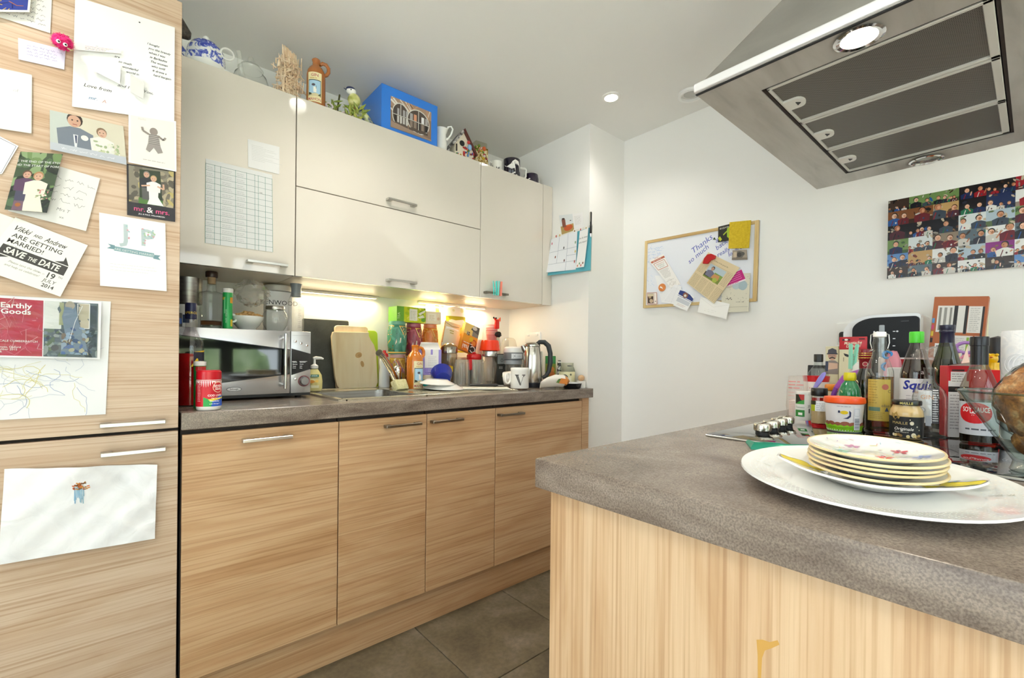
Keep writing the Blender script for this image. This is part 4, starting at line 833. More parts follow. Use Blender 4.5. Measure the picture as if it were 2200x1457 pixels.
for k in range(34):
    x, z = RN.uniform(-.05, .055), RN.uniform(.006, .07); x2 = x if x > -.02 or z < .03 else x+.04
    MB().ball((x2, -.004, z), (RN.uniform(.004, .009), .004, RN.uniform(.004, .009)), 8).build('painted_flower', M(RN.choice(['b02a22', '2a4a9a', '4a7a2a', 'e8e0d0', 'c8a02a', '7a1a1a', 'b02a22', '5a8ac0', 'd85a3a']), .4), t)
MB().ball((.028, -.008, .075), (.012, .008, .016), 12).build('painted_bird', M('8ab0d8', .4), t); MB().ball((.02, -.01, .098), (.009, .007, .009), 12).build('painted_bird', M('c83a3a', .4), t)
MB().tube([(-.047, -.004, .04), (-.047, -.004, .075)], .004, 8).build('painted_post', M('3a3028', .5), t)
t = thing('floral_tin', 'gold floral tin beside the birdhouse with a robin on top', 'tin', (1.366, .43, ZP), -.1)
MB().box(-.042, .042, -.03, .03, 0, .125, 0, .004, 2).build('tin', blotch([(.32, '4a3a14'), (.42, 'a8862a'), (.5, 'e8d8b0'), (.58, '5a7a2a'), (.64, 'b03a2a'), (.72, 'e8e0d4')], 40, .25, detail=3, dist=.6), t, 30)
MB().box(-.036, .036, -.026, .026, .125, .155, 0, .003, 1).build('glass_top', glass('f0efe6', .05, 1.3), t, 0)
for k in range(10): MB().ball((RN.uniform(-.045, .03), -.032, RN.uniform(.06, .13)), RN.uniform(.005, .009), 8).build('painted_flower', M(RN.choice(['e8dcd8', '3a5aa8', '6a8a2a', 'c8a82a', 'b0304a']), .4), t)
MB().ball((.014, -.03, .118), (.011, .009, .013), 10).build('robin', M('c8581e', .4), t)
# mugs at the far end
COW = blotch([(.0, '1c1420'), (.5, '1c1420'), (.505, 'f4f2ee'), (1, 'f4f2ee')], 9, .15, detail=1.5, dist=.4, interp='CONSTANT', coat=.4)
MUGP = lambda r, h: [(0, 0), (r*.94, 0), (r, .004), (r, h-.002), (r-.003, h), (r-.004, h-.003), (r-.005, .006), (0, .006)]
def hm(ang, r, h, mat, k=1):
    def f(t):
        m = MB(); m.X = Matrix.Rotation(ang, 4, 'Z'); m.tube([(r-.003, 0, h*.85), (r+.02*k, 0, h*.86), (r+.03*k, 0, h*.7), (r+.03*k, 0, h*.4), (r+.018*k, 0, h*.22), (r-.003, 0, h*.16)], .0048*k, 10); m.build('handle', mat, t)
    return f
def hsq(ang, r, h, mat):
    def f(t):
        m = MB(); m.X = Matrix.Rotation(ang, 4, 'Z'); m.tube([(r-.004, 0, h*.72), (r+.038, 0, h*.72), (r+.042, 0, h*.68), (r+.042, 0, h*.36), (r+.03, 0, h*.2), (r-.004, 0, h*.06)], .006, 8); m.build('handle', mat, t)
    return f
p = PR(); p.poly([(-.03, .03), (-.018, .04), (-.024, .07), (-.032, .05)], '1c1a1e'); p.poly([(-.004, .02), (.012, .02), (.014, .06), (.006, .048), (-.002, .062)], '1c1a1e'); p.poly([(.012, .05), (.02, .062), (.016, .048)], '1c1a1e')
jug('small_mug', 'small white mug with little black figures on top of cabinet', 'mug', (1.5074, .45, ZP), MUGP(.035, .098), CW, hm(PI*1.02, .035, .098, CW), 'mugs on top of the cabinets', p, face((1.5074, .45)))
t = jug('big_mug', 'big black and white mug with animal drawing and square handle', 'mug', (1.597, .42, ZP), MUGP(.049, .125), M('1e1624', .15, coat=.4), hsq(-.3, .049, .125, CW), 'mugs on top of the cabinets')
p = PR(); p.poly([(-.05, .085), (-.03, .072), (-.005, .085), (.004, .1), (.02, .112), (.045, .105), (.062, .06), (.062, .0), (-.02, .0), (.0, .03), (.022, .044), (.016, .062), (.0, .056), (-.02, .066), (-.042, .075)], 'f4f2ee'); p.line([(.018, .1), (.02, .075), (.03, .062), (.046, .08)], .0022, '1e1624'); p.circ(.002, .088, .002, '1e1624'); p.poly([(.02, .02), (.034, .028), (.05, .006), (.03, .004)], '1e1624'); p.circ(.03, .02, .007, 'f4f2ee'); p.line([(.046, .08), (.05, .07)], .002, '1e1624')
p.build('print', wrap(MUGP(.049, .125), face((1.597, .42))), t, .006); MB().ball((0, 0, .127), (.008, .008, .009), 12).build('lid_knob', CW, t); MB().lathe([(.046, .121), (.03, .126), (0, .128)], 28).build('lid', CW, t)
PUR = M('271a34', .15, coat=.4)
t = jug('dark_mug', 'dark purple mug with pale trim at the cabinet end', 'mug', (1.752, .42, ZP), [(0, 0), (.036, 0), (.045, .02), (.046, .05), (.042, .078), (.039, .08), (.04, .05), (.03, .008), (0, .006)], PUR, None, 'mugs on top of the cabinets')
MB().tube([(.040, -.012, .075), (.052, -.014, .066), (.056, -.014, .04), (.046, -.012, .01)], .004, 8).build('handle', CW, t); MB().torus((-.035, -.028, .03), .012, .003, 'y', 14, 6).build('trim', CW, t)

# ------------------------------------------------------------------ pegs on the cabinet handle
def peg(name, label, loc, col, rz=0, rx=0, group='clothes pegs on the cabinet handle', s=1):
    t = thing(name, label, 'clothes peg', loc, 0, group, (rx, 0, rz)); mt = M(col, .35)
    for k in (-1, 1):
        m = MB(); m.prism([(k*.003*s, -.034*s), (k*.0035*s, .0), (k*.0085*s, .042*s), (k*.0125*s, .042*s), (k*.0095*s, .0), (k*.0075*s, -.034*s)], -.005*s, .005*s, 'yz'); m.build('jaw', mt, t, 30)
    MB().torus((0, 0, 0), .0055*s, .0012*s, 'x', 16, 6).build('spring', STEEL, t)
    return t
peg('clothes_peg', 'turquoise clothes peg clipped first on the cabinet handle', (1.374, .286, 1.462), '38cfc4', .75)
peg('clothes_peg', 'pale mint clothes peg in the middle on the cabinet handle', (1.391, .286, 1.462), '7fe2da', .3)
peg('clothes_peg', 'coral pink clothes peg clipped on the cabinet handle', (1.411, .286, 1.461), 'f48a78', -.15)

# ------------------------------------------------------------------ microwave and what stands on it
MX0, MX1, MY, MZ0, MZ1 = .004, .4455, .30, .9475, 1.1945
t = thing('microwave', 'silver microwave with mirrored black door and white lettering', 'microwave', (0, 0, 0))
MB().box(MX0, MX1, MY+.012, .655, MZ0, MZ1, 0, .004, 2).build('casing', M('26282a', .4), t, 30)
for x in (.04, .41):
    for y in (.34, .62): MB().lathe([(0, ZS+.0005), (.012, ZS+.0005), (.014, MZ0), (0, MZ0)], 14, c=(x, y, 0)).build('foot', BLACKM, t)
SIL = M('c4c4c6', .3, .7); SIL2 = M('cfcfd2', .22, .8); DX = .3705
MB().box(MX0, MX1, MY+.004, MY+.013, MZ0-.006, MZ0+.004).build('base_strip', BLACKM, t, 0)
d = MB().box(MX0, DX-.001, MY, MY+.014, MZ0+.004, MZ1-.001, 0, .002, 2).build('door', SIL2, t, 30)
MB().prism([(MX0+.004, 1.168), (DX-.003, 1.122), (DX-.003, 1.026), (MX0+.004, .982)], MY-.0012, MY+.002, 'xz').build('door_glass', M('0a0c0e', .03, .0, 1.0, coat=1.0), d, 0)
for a in ([(MX0+.004, 1.168), (DX-.003, 1.122), (DX-.003, 1.1195), (MX0+.004, 1.165)], [(MX0+.004, .985), (DX-.003, 1.029), (DX-.003, 1.026), (MX0+.004, .982)]): MB().prism(a, MY-.002, MY+.001, 'xz').build('glass_edge', BLACK, d, 0)
m = MB(); m.tube([(.347, MY-.022, .972), (.347, MY-.022, 1.182)], .006, 14); hnd = m.build('handle', CHROME, d)
for z in (.985, 1.168): MB().tube([(.347, MY, z), (.347, MY-.022, z)], .006, 12).build('handle_post', CHROME, d)
cp = MB().box(DX+.001, MX1, MY, MY+.014, MZ0+.004, MZ1-.001, 0, .002, 2).build('control_panel', SIL, t, 30)
MB().prism([(DX+.003, 1.126), (MX1-.001, 1.106), (MX1-.001, 1.045), (DX+.003, 1.022)], MY-.001, MY+.001, 'xz').build('display_band', M('1c1e22', .12), cp, 0)
for x, z in ((.388, 1.155), (.4085, 1.1475), (.4305, 1.140), (.3885, 1.007)):
    m = MB(); m.X = Matrix.Translation((x, MY, z)) @ Matrix.Rotation(PI/2, 4, 'X'); m.lathe([(0, .004), (.0045, .003), (.006, 0)], 18); m.build('button', CHROME, cp)
m = MB(); m.X = Matrix.Translation((.4205, MY, .998)) @ Matrix.Rotation(PI/2, 4, 'X'); m.lathe([(0, .018), (.014, .018), (.0155, .014), (.017, .002)], 28); k_ = m.build('dial', M('9a9a9c', .3, .8), cp)
m = MB(); m.X = Matrix.Translation((.4205, MY, .998)) @ Matrix.Rotation(PI/2, 4, 'X'); m.lathe([(.0185, .002), (.0215, .003), (.022, 0)], 28); m.build('dial_ring', M('8a4a50', .3, .6), cp)
p = PR(); p.poly([(.158+.0235*1+.0235*math.cos(a), .9745+.0075*math.sin(a)) for a in [2*PI*i/28 for i in range(28)]], '2c2e34'); p.poly([(.1815+.0222*math.cos(a), .9745+.0064*math.sin(a)) for a in [2*PI*i/28 for i in range(28)]], 'dcdcde'); p.text("De'Longhi", .1815, .9722, .0055, '2c2e34', 0, 'c', .015, 0, .82)
for i, (a, b) in enumerate(((1.071, 'Defrost'), (1.063, 'Memory'), (1.055, 'Timer'), (1.048, 'Clock'))): p.text(b, .378, a, .0036, 'e8e8ea', 0, 'l', .02); p.text(['Quickstart', 'Combi', 'Grill', 'Stop'][i], .404, a, .0036, 'e8e8ea', 0, 'l', .02)
p.line([(.376, 1.0755), (.392, 1.0755)], .0012, 'e8e8ea'); p.line([(.403, 1.0755), (.432, 1.0755)], .0012, 'e8e8ea'); p.line([(.376, 1.178), (.44, 1.178)], .0008, '8a8a8e')
p.build('lettering', flat('y', MY-.0012), t)
MT = MZ1+.0012
t = thing('plastic_tub', 'white plastic tub with brown label under the steel pot', 'tub', (.057, .49, MT))
TUBP = [(0, 0), (.034, 0), (.037, .07), (.041, .078), (.041, .088), (.0, .09)]
MB().lathe(TUBP, 28).build('body', WPLAS, t); p = PR(); p.rect(-.05, .02, .036, .03, 'a86a3c'); p.rect(-.012, .02, .02, .03, '2a3a5c'); p.text('2 in 1', .03, .03, .008, '404048'); p.build('label', wrap(TUBP, face((.057, .49))), t, .006)
tag(MB().lathe([(0, 0), (.043, 0), (.045, .004), (.045, .098), (.0425, .098), (.042, .006), (0, .005)], 36).build('steel_pot', BRUSH, None, 40, (.06, .485, MT+.0915)), 'brushed steel pot standing on the white tub', 'pot')
t = thing('blue_label_tin', 'small black tin with blue label behind the dark bottle top', 'tin', (.018, .40, MT))
MB().lathe([(0, 0), (.018, 0), (.018, .05), (.0, .05)], 24).build('body', M('20242c', .3), t); p = PR(); p.rect(-.02, .012, .04, .02, '2a4a8a'); p.build('label', wrap([(.018, 0), (.018, .05)], face((.018, .4))), t, .006)
t = thing('decanter', 'square-shouldered clear glass decanter with dark stopper', 'decanter', (.128, .44, MT))
GL = glass('f8faf9', .02, 1.8, .05)
DP = [(0, .012), (.028, .012), (.033, .0), (.034, .004), (.040, .128), (.038, .136), (.0165, .142), (.0145, .15), (.0145, .186), (.017, .19)]
MB().lathe(DP, 36).build('glass_body', GL, t); MB().lathe([(0, .0), (.033, 0), (.034, .014), (0, .016)], 36).build('glass_foot', glass('e4eae8', .02, 1.8), t)
MB().lathe([(.0, .17), (.0125, .17), (.0135, .195), (0, .195)], 20).build('cork', M('b89870', .7), t); MB().lathe([(0, .194), (.019, .194), (.02, .197), (.02, .213), (.0185, .216), (0, .216)], 28).build('stopper', M('3a2620', .4), t)
MB().lathe([(0, .014), (.033, .014), (.0335, .03), (0, .03)], 28).build('liquor', glass('c8a070', .02, 1.2), t)
t = thing('tablet_tube', 'green vitamin tube with white cap on the microwave', 'tube', (.1785, .425, MT))
TBP = [(0, 0), (.0165, 0), (.0168, .136), (.0168, .14)]
MB().lathe(TBP, 26).build('body', M('28b058', .3), t); MB().lathe([(.0178, .14), (.0186, .142), (.0186, .154), (.017, .156), (0, .156)], 26).build('cap', WPLAS, t)
p = PR(); p.rect(-.02, .112, .012, .01, 'e8d038'); p.rect(.008, .10, .012, .022, 'e8a030'); p.rect(.010, .012, .010, .026, 'e8c838'); p.rect(-.012, .06, .004, .06, '8ae0a4'); p.text('multi vitamin', -.002, .05, .007, 'c8f4d4', PI/2); p.build('label', wrap(TBP, face((.1785, .425))), t, .005)
t = thing('soup_bowl', 'white lugged bowl full of pasta on the microwave', 'bowl', (.25, .455, MT))
MB().lathe([(0, .004), (.03, .0), (.031, .008), (.044, .022), (.057, .046), (.059, .056), (.056, .056), (.05, .04), (.03, .014), (0, .012)], 36).build('bowl', CW, t)
m = MB(); m.torus((-.055, -.028, .044), .014, .0045, 'y', 18, 8); m.build('lug', CW, t)
q = random.Random(6); PST = blotch([(.3, 'b88648'), (.7, 'e0bc84')], 50, .5)
m = MB()
for i in range(70):
    a = q.uniform(0, 2*PI); r = .044*math.sqrt(q.random()); c = Vector((r*math.cos(a), r*math.sin(a), .05+q.random()*.028*(1-r/.06))); d = Vector((q.uniform(-1, 1), q.uniform(-1, 1), q.uniform(-.3, .3))).normalized()*.014; m.tube([c-d, c+Vector((0, 0, .003)), c+d], .0045, 6)
o = m.build('pasta', PST, t); o['kind'] = 'stuff'
FILM = glass('fcfcfb', .08, 2.0, .2, .85)
def crumple(c, r, seed, n=26, lump=.2):
    m = MB(); m.ball(c, r, n, 0, lump, seed); return m
o = tag(crumple((0, 0, 0), (.06, .05, .048), 5, 26, .22).build('cling_film_bag', FILM, None, 12, (.268, .47, MT+.152)), 'crumpled clear plastic bag on top of the pasta bowl', 'bag')
t = thing('appliance_box', 'white carton lettered in black behind the glass jar', 'box', (.40, .625, MT))
MB().box(-.052, .052, -.035, .02, 0, .185, 0, .002, 1).build('carton', M('efeef0', .4), t, 30); MB().lathe([(0, .0), (.058, 0), (.06, .006), (.06, .022), (.05, .028), (0, .03)], 28, c=(0, -.005, .186)).build('grey_lid', M('c8c6c0', .35), t)
p = PR(); p.text('KENWOOD', 0, .125, .020, '20222c', 0, 'c', 0); p.build('lettering', flat('y', -.035), t)
t = thing('round_jar', 'round-bellied clear glass jar with steel lid on microwave', 'jar', (.3475, .44, MT))
MB().lathe([(0, .004), (.026, .0), (.032, .004), (.044, .026), (.048, .05), (.043, .074), (.034, .086), (.032, .092)], 36).build('glass_body', glass('f8faf9', .02, 1.8, .05), t)
MB().lathe([(0, .103), (.034, .103), (.036, .1), (.036, .09), (.034, .089)], 32).build('lid', STEEL, t)
t = thing('carafe', 'tall clear measuring carafe with grey neck on the microwave', 'carafe', (.43, .45, MT))
MB().lathe([(0, .002), (.03, .002), (.0315, .006), (.031, .13), (.022, .155), (.018, .168), (.018, .18)], 30).build('glass_body', glass('f8f9fb', .08, 1.7, .2), t); MB().lathe([(.0185, .15), (.0195, .185), (.024, .205), (.0215, .205), (.017, .185)], 30).build('neck_sleeve', M('7c8288', .35), t)
p = PR(); [p.rect(.008, .02+.008*i, .008 if i % 3 else .014, .0015, '8a8a90') for i in range(14)]; p.build('scale_marks', wrap([(.0315, 0), (.0315, .14)], face((.43, .45))), t, .006)

# ------------------------------------------------------------------ worktop, in front of the microwave
ZW = ZS+.0006
t = thing('liquor_bottle', 'tall liquor bottle of red drink beside the tall unit', 'bottle', (.0425, .205, ZW))
LB = [(0, .002), (.034, 0), (.036, .004), (.036, .19), (.034, .208), (.024, .226), (.0155, .25), (.0145, .285)]
MB().lathe(LB, 32).build('glass_body', glass('f0ecec', .02, 1.8), t); RED = glass('b00a10', .03, 1.35); MB().lathe([(0, .004), (.0345, .004), (.0345, .17), (0, .17)], 30).build('drink', blotch([(.4, '8a060a'), (.6, 'b80e12')], 6, .1), t)
MB().lathe([(.0158, .282), (.0165, .284), (.0165, .33), (.0155, .334), (0, .334)], 28).build('cap', M('1a1e44', .3), t)
p = PR(); p.rect(.008, .115, .05, .06, '181a30'); p.poly([(.008, .175), (.058, .182), (.058, .175)], 'e8c030'); p.text('Ar', .022, .128, .026, 'ecc81e', 0, 'c', .02, .2); p.build('label', wrap(LB, face((.0425, .205))), t, .006); p = PR(); p.text('APEROL', 0, .298, .008, 'd8b83a'); p.build('cap_lettering', wrap([(.0158, .282), (.0165, .284), (.0165, .33)], face((.0425, .205))), t, .006)
t = thing('vitamin_tube', 'green and red vitamin tube with white cap on worktop', 'tube', (.0575, .112, ZW))
VT = [(0, 0), (.0158, 0), (.016, .132)]
MB().lathe(VT, 24).build('body', M('1e8a40', .3), t); MB().lathe([(.0165, .132), (.0172, .134), (.0172, .145), (0, .147)], 24).build('cap', WPLAS, t)
p = PR(); p.poly([(-.012, .13), (.02, .13), (.02, .118), (.0, .105), (-.012, .118)], 'c02828'); p.rect(-.006, .02, .004, .07, '8ad08a'); p.build('label', wrap(VT, face((.0575, .112))), t, .005)
t = thing('capsule_tub', 'red cod liver oil capsule tub at the worktop edge', 'tub', (.0735, .048, ZW))
CT = [(0, 0), (.029, 0), (.032, .003), (.033, .012), (.033, .088), (.0318, .092)]
MB().lathe(CT, 36).build('body', WPLAS, t); MB().lathe([(.031, .091), (.0325, .092), (.0328, .094), (.0322, .116), (.030, .118), (.03, .12), (0, .12)], 36).build('cap', M('c01222', .3), t)
p = PR(); p.rect(-.05, .012, .1, .078, 'c41224'); p.poly([(-.014, .012), (.05, .012), (.05, .03), (.03, .036), (.0, .034), (-.014, .04)], '28a048'); p.poly([(.006, .012), (.05, .012), (.05, .044), (.03, .044), (.01, .028)], '2a5ac0'); p.poly([(-.002, .033), (.05, .04), (.05, .036), (.004, .028)], 'e8d040')
p.circ(.026, .069, .0165, 'f0c8b0'); p.circ(.026, .069, .0145, 'c41224'); p.text('SEVEN', .026, .0695, .0068, 'fff4f0', 0, 'c', .02); p.text('SEAS', .026, .061, .0068, 'fff4f0', 0, 'c', .02)
p.text('COD LIVER', .018, .042, .0058, 'fff0f0', 0, 'c', .02); p.text('High Strength', .02, .035, .0035, 'fff0d0', 0, 'c', .02); p.text('One-A-Day', .016, .026, .004, 'ffffff', 0, 'c', .02); p.text('with Omega-3', .016, .018, .0036, 'ffffff'); p.para(-.032, .086, .012, 14, .0045, .0012, 'f4c8cc', 3)
p.build('label', wrap(CT, face((.0735, .048))), t, .005)

# ------------------------------------------------------------------ behind the sink
def leaning(name, label, cat, x0, x1, h, t_, y, mat, r=.012, top=None, group=None, z=ZW, poly=None, lean=-.09, cracks=None):
    o = MB(); P = poly or rr(x0, x1, 0, h, r, 5); cx = (P[0][0]*0+sum(p[0] for p in P)/len(P)); P = [(a-cx, b) for a, b in P]
    bm = bmesh.new(); o.prism(P, 0, t_, 'xz'); ob = o.build(name, mat, None, 30, (cx, y, z), (lean, 0, 0))
    md = ob.modifiers.new('edge', 'BEVEL'); md.width = .002; md.segments = 2; md.limit_method = 'ANGLE'
    return tag(ob, label, cat, group)
BRDW = blotch([(.25, 'd8bc90'), (.45, 'e6d2ac'), (.6, 'ecdcbc'), (.8, 'dcc296')], 2.2, .6, (6, 1, .8), 4, .6 ); BRDW2 = blotch([(.25, 'd8bf98'), (.5, 'e8d6b8'), (.8, 'd6bc94')], 2, .6, (7, 1, .7), 6, .5)
leaning('slate_board', 'large dark grey slate board leaning on the wall', 'board', .528, .752, .345, .008, .671, blotch([(.35, '30332f'), (.65, '444843')], 12, .5, fine=(200, .3)), .008)
leaning('green_chopping_board', 'lime green plastic chopping board behind the wooden boards', 'board', .70, .902, .30, .006, .6635, M('b8d438', .4), .02)
leaning('wooden_board', 'pale wooden chopping board with cracked top, rear one', 'board', .672, .842, .318, .016, .645, BRDW2, .015, group='wooden chopping boards')
bf = leaning('wooden_board', 'broad worn wooden chopping board with stains, front one', 'board', .648, .875, .285, .018, .622, BRDW, .02, group='wooden chopping boards', poly=[(.695, 0), (.85, 0), (.868, .008), (.878, .03), (.872, .19), (.862, .225), (.845, .25), (.836, .27), (.836, .288), (.655, .284), (.648, .262), (.650, .2), (.66, .06), (.668, .02), (.68, .004)])
p = PR(); [p.circ(x, z, r, c, r2, 16, a) for x, z, r, c, r2, a in ((.012, .17, .018, 'c8a068', .014, .4), (.03, .125, .009, 'c09860', .016, .2), (.018, .168, .01, 'b88e58', .009, 0))]; p.build('stain', flat('y', 0), bf)
t = thing('soap_dispenser', 'yellow hand soap pump bottle beside the microwave', 'soap', (.529, .52, ZW+.008))
SD = [(0, 0), (.03, 0), (.034, .01), (.035, .04), (.031, .07), (.018, .092), (.012, .1)]
MB().lathe(SD, 30, sx=1, sy=.7).build('body', M('ecdf9a', .2), t); MB().lathe([(.0125, .098), (.016, .1), (.016, .112), (.008, .118), (.0055, .12), (.005, .14), (0, .14)], 22).build('pump', WPLAS, t)
MB().tube([(-.006, 0, .144), (.006, 0, .147), (.026, -.006, .146), (.036, -.01, .142)], [.006, .008, .006, .004], 12).build('nozzle', WPLAS, t)
p = PR(); p.rect(-.03, .062, .05, .011, '2a7a6a'); p.text('PALMOLIVE', -.004, .0645, .006, 'f0f4f0', 0, 'c', .01, 0, .8); p.circ(-.01, .042, .012, 'e8a048', .007); p.rect(-.02, .014, .04, .012, 'f4ecc4'); p.circ(.01, .044, .008, 'f0c860', .006); p.build('label', wrap(lambda v: .0345 if v < .045 else .0345-(v-.045)*.35, face((.529, .52))), t, .006)
t = thing('squeezy_bottle', 'white squeezy bottle with red cap behind the tap', 'bottle', (.9, .6, ZW+.005))
MB().lathe([(0, 0), (.026, 0), (.028, .01), (.027, .07), (.022, .1), (.026, .13), (.022, .15), (.016, .156)], 28).build('body', M('e2e8ea', .25), t); MB().lathe([(.019, .155), (.02, .158), (.018, .172), (.008, .178), (.007, .19), (0, .191)], 24).build('cap', M('d01a1e', .3), t)
# elephant tins
def eleph_tin(label, loc, col, col2, h, r, gold='d8a038', tusk=True, lid=None, stack=False):
    t = thing('elephant_tin', label, 'tin', loc, 0, 'elephant tea tins')
    pr_ = [(0, 0), (r*.84, 0), (r*.88, h*.03), (r*.98, h*.35), (r, h*.55), (r*.93, h*.8), (r*.84, h*.88), (r*.8, h*.9)]
    MB().lathe(pr_, 32).build('body', M(col, .25), t); MB().lathe([(r*.82, h*.895), (r*.84, h*.9), (r*.84, h*.955), (r*.8, h*.96), (r*.8, h), (r*.74, h*1.0), (r*.72, h*.985), (0, h*.985)], 32).build('lid', M(lid or col2, .3), t)
    p = PR(); a = r; g2 = 'e8c868'
    p.poly([(-a*1.3, h*.88), (-a*1.3, h*.28), (-a*.75, h*.4), (-a*.3, h*.86)], gold); p.poly([(a*.2, h*.86), (a*.85, h*.5), (a*1.3, h*.86)], gold); p.line([(a*.2, h*.86), (a*.85, h*.5), (a*1.2, h*.82)], a*.06, 'f0dca0')
    for i in range(26): p.circ(RN.choice((-1, 1))*RN.uniform(.55, 1.25)*a, RN.uniform(.58, .84)*h, a*.05, RN.choice([g2, 'b85a2a', 'f0dca0', '8a5a1e']))
    p.poly([(-a*.72, h*.68), (-a*.4, h*.8), (a*.1, h*.82), (a*.5, h*.62), (a*.95, h*.55), (a*.98, h*.06), (a*.6, h*.06), (a*.45, h*.34), (a*.12, h*.3), (a*.14, h*.05), (-a*.2, h*.05), (-a*.24, h*.4), (-a*.5, h*.44), (-a*.72, h*.58)], col2)
    p.poly([(-a*.5, h*.76), (-a*.2, h*.74), (-a*.1, h*.55), (-a*.35, h*.5), (-a*.55, h*.6)], col); p.rect(-a*1.3, h*.03, a*2.6, h*.04, g2)
    if tusk: p.poly([(a*.3, h*.5), (a*.42, h*.48), (a*.36, h*.36), (a*.24, h*.32)], 'f4ead0'); p.poly([(-a*.06, h*.46), (-a*.02, h*.36), (-a*.2, h*.28)], 'f4ead0')
    p.circ(-a*.02, h*.62, a*.035, '1a1a1a')
    for i in range(16): p.circ(RN.uniform(-1.2, -.3)*a, RN.uniform(.05, .26)*h, a*.06, RN.choice(['5a4a1e', '3a5a3a', '8a7a2a']))
    p.build('pattern', wrap(pr_, face(loc)), t, .006); return t
eleph_tin('large tea tin lying under the teal one, yellow pattern with pink lid', (.975, .605, ZW), 'c8a448', 'b8808a', .175, .045, 'e0b84a', False, 'c8a4a0')
eleph_tin('teal elephant tea tin, topmost by the chopping boards', (.975, .61, ZW+.1762), '4a9078', '5aa890', .172, .051, 'e0a83a', True, '6aa890')
eleph_tin('plain red-brown tea tin under the maroon one', (1.083, .632, ZW), '8a3a3a', '6a2a30', .155, .046, 'c88a3a', True)
eleph_tin('maroon elephant tea tin under the green tea box', (1.083, .63, ZW+.1562), '9a3a4a', 'b0505e', .188, .047, 'e8b848', True, 'b05a6a')
eleph_tin('brick red tea tin under the orange one', (1.187, .635, ZW), '9a4a2a', '7a3a2a', .155, .044, 'c8803a', True)
eleph_tin('orange elephant tea tin beside the white foil pack', (1.187, .632, ZW+.1562), 'd87a2a', 'e0984a', .188, .045, 'ecc04a', False, 'e08a5a')
t = thing('tea_carton', 'lime green tea carton lying across the tea tins', 'box', (1.042, .628, ZW+.3458), .05)
MB().box(-.088, .088, -.045, .045, 0, .082, 0, .001, 1).build('carton', M('6cae34', .35), t, 0)
p = PR(); p.rect(-.046, .0, .134, .082, 'c8d818'); clash(p, -.046, 0, .134, .082, 31, ['d8e038', 'a8c818', 'e8e868', '8ab41e'], 40); p.rect(-.014, .01, .048, .062, 'f2f2e4'); p.para(-.008, .058, .036, 6, .008, .003, 'c8ccb8', 3); p.poly([(.04, .05), (.084, .072), (.084, .062), (.05, .04)], 'f4f6e8'); p.poly([(.036, .03), (.07, .045), (.08, .03), (.05, .024)], 'f0f4e0'); p.circ(.07, .016, .012, '6ab03a', .008); p.text('TEA', -.07, .032, .014, 'd8f0b8', PI/2); p.build('print', flat('y', -.045), t)
t = thing('cream_carton', 'small pale cream packet beside the lime tea carton', 'box', (1.187, .63, ZW+.346), -.05)
MB().box(-.05, .05, -.03, .03, 0, .07, 0, .001, 1).build('carton', M('f4ead0', .4), t, 0); p = PR(); p.rect(-.03, .018, .05, .04, 'f8f4e4'); p.para(-.024, .045, .036, 4, .008, .003, 'dcd0b0', 5); p.circ(.034, .03, .009, 'e8c8a8'); p.build('print', flat('y', -.03), t)
gin_jug('small orange stoneware gin jug standing by the lilac carton', (.9825, .43, ZW), 1.13, face((.9825, .43))+.62, 'd0761c', face((.9825, .43))+2.2)
t = thing('lilac_carton', 'lilac and white gable-topped carton behind the white plates', 'carton', (1.098, .46, ZW+.07), -.06)
MB().box(-.055, .055, 0, .06, 0, .132, 0, .0008, 1).build('carton', M('a094dc', .4), t, 0)
m = MB(); m.prism([(0, .132), (.06, .132), (.03, .166)], -.05, .05, 'yz'); m.build('gable', M('f4f4f4', .4), t, 0); MB().box(-.049, .049, .028, .032, .155, .170).build('gable_fin', M('f6f6f6', .4), t, 0)
p = PR(); p.rect(-.042, .036, .08, .096, 'f2f1f0'); p.rect(-.008, .105, .012, .027, 'a094dc'); p.frame(-.040, .012, .078, .024, .0012, '5a50a0'); p.text('LAVENDER', 0, .027, .006, 'e8e4f8'); p.text('HERBAL TEA', 0, .017, .006, 'e8e4f8'); p.para(-.022, .092, .05, 6, .009, .002, 'c8c8cc', 4); p.para(-.018, .006, .036, 1, .01, .002, 'e0dcf4', 5); p.build('print', flat('y', 0), t)
t = thing('teal_tin', 'cream and teal tin under the lilac carton', 'tin', (1.098, .492, ZW))
MB().lathe([(0, 0), (.05, 0), (.05, .068), (.048, .0695), (0, .0695)], 32).build('body', M('e8dcc0', .3), t); MB().lathe([(.0503, .012), (.0506, .014), (.0506, .044), (.0503, .046)], 32).build('band', M('1aa0a0', .35), t)
t = thing('sponge_cloth', 'pale yellow folded sponge cloth draped at the tap', 'sponge', (.893, .37, ZW+.005), .35)
SP = blotch([(.4, 'dcd49a'), (.6, 'ece4b4')], 120, .9, bump=.5)
m = MB(); m.X = Matrix.Rotation(-.45, 4, 'X'); m.box(-.042, .034, -.006, .03, .004, .056, 0, .005, 2); m.build('block', SP, t)
tag(MB().lathe([(0, .004), (.038, .0), (.04, .006), (.052, .04), (.056, .066), (.053, .066), (.048, .04), (.034, .01), (0, .009)], 36).build('blue_bowl', M('1a2f9a', .15, coat=.4), None, 40, (1.098, .355, ZW+.052), (-.95, .75, 0)), 'cobalt blue bowl tipped on its side behind white plates', 'bowl')
PLP = lambda r: [(0, 0), (r*.6, 0), (r*.66, .004), (r, .018), (r, .0205), (r*.66, .0075), (0, .004)]
tag(MB().lathe([(a, .021-b) for a, b in PLP(.098)], 40).build('white_plate', CW, None, 40, (1.055, .272, ZW+.013), (.04, .02, 0)), 'lower upturned white plate on the draining board', 'plate', 'white plates on the drainer')
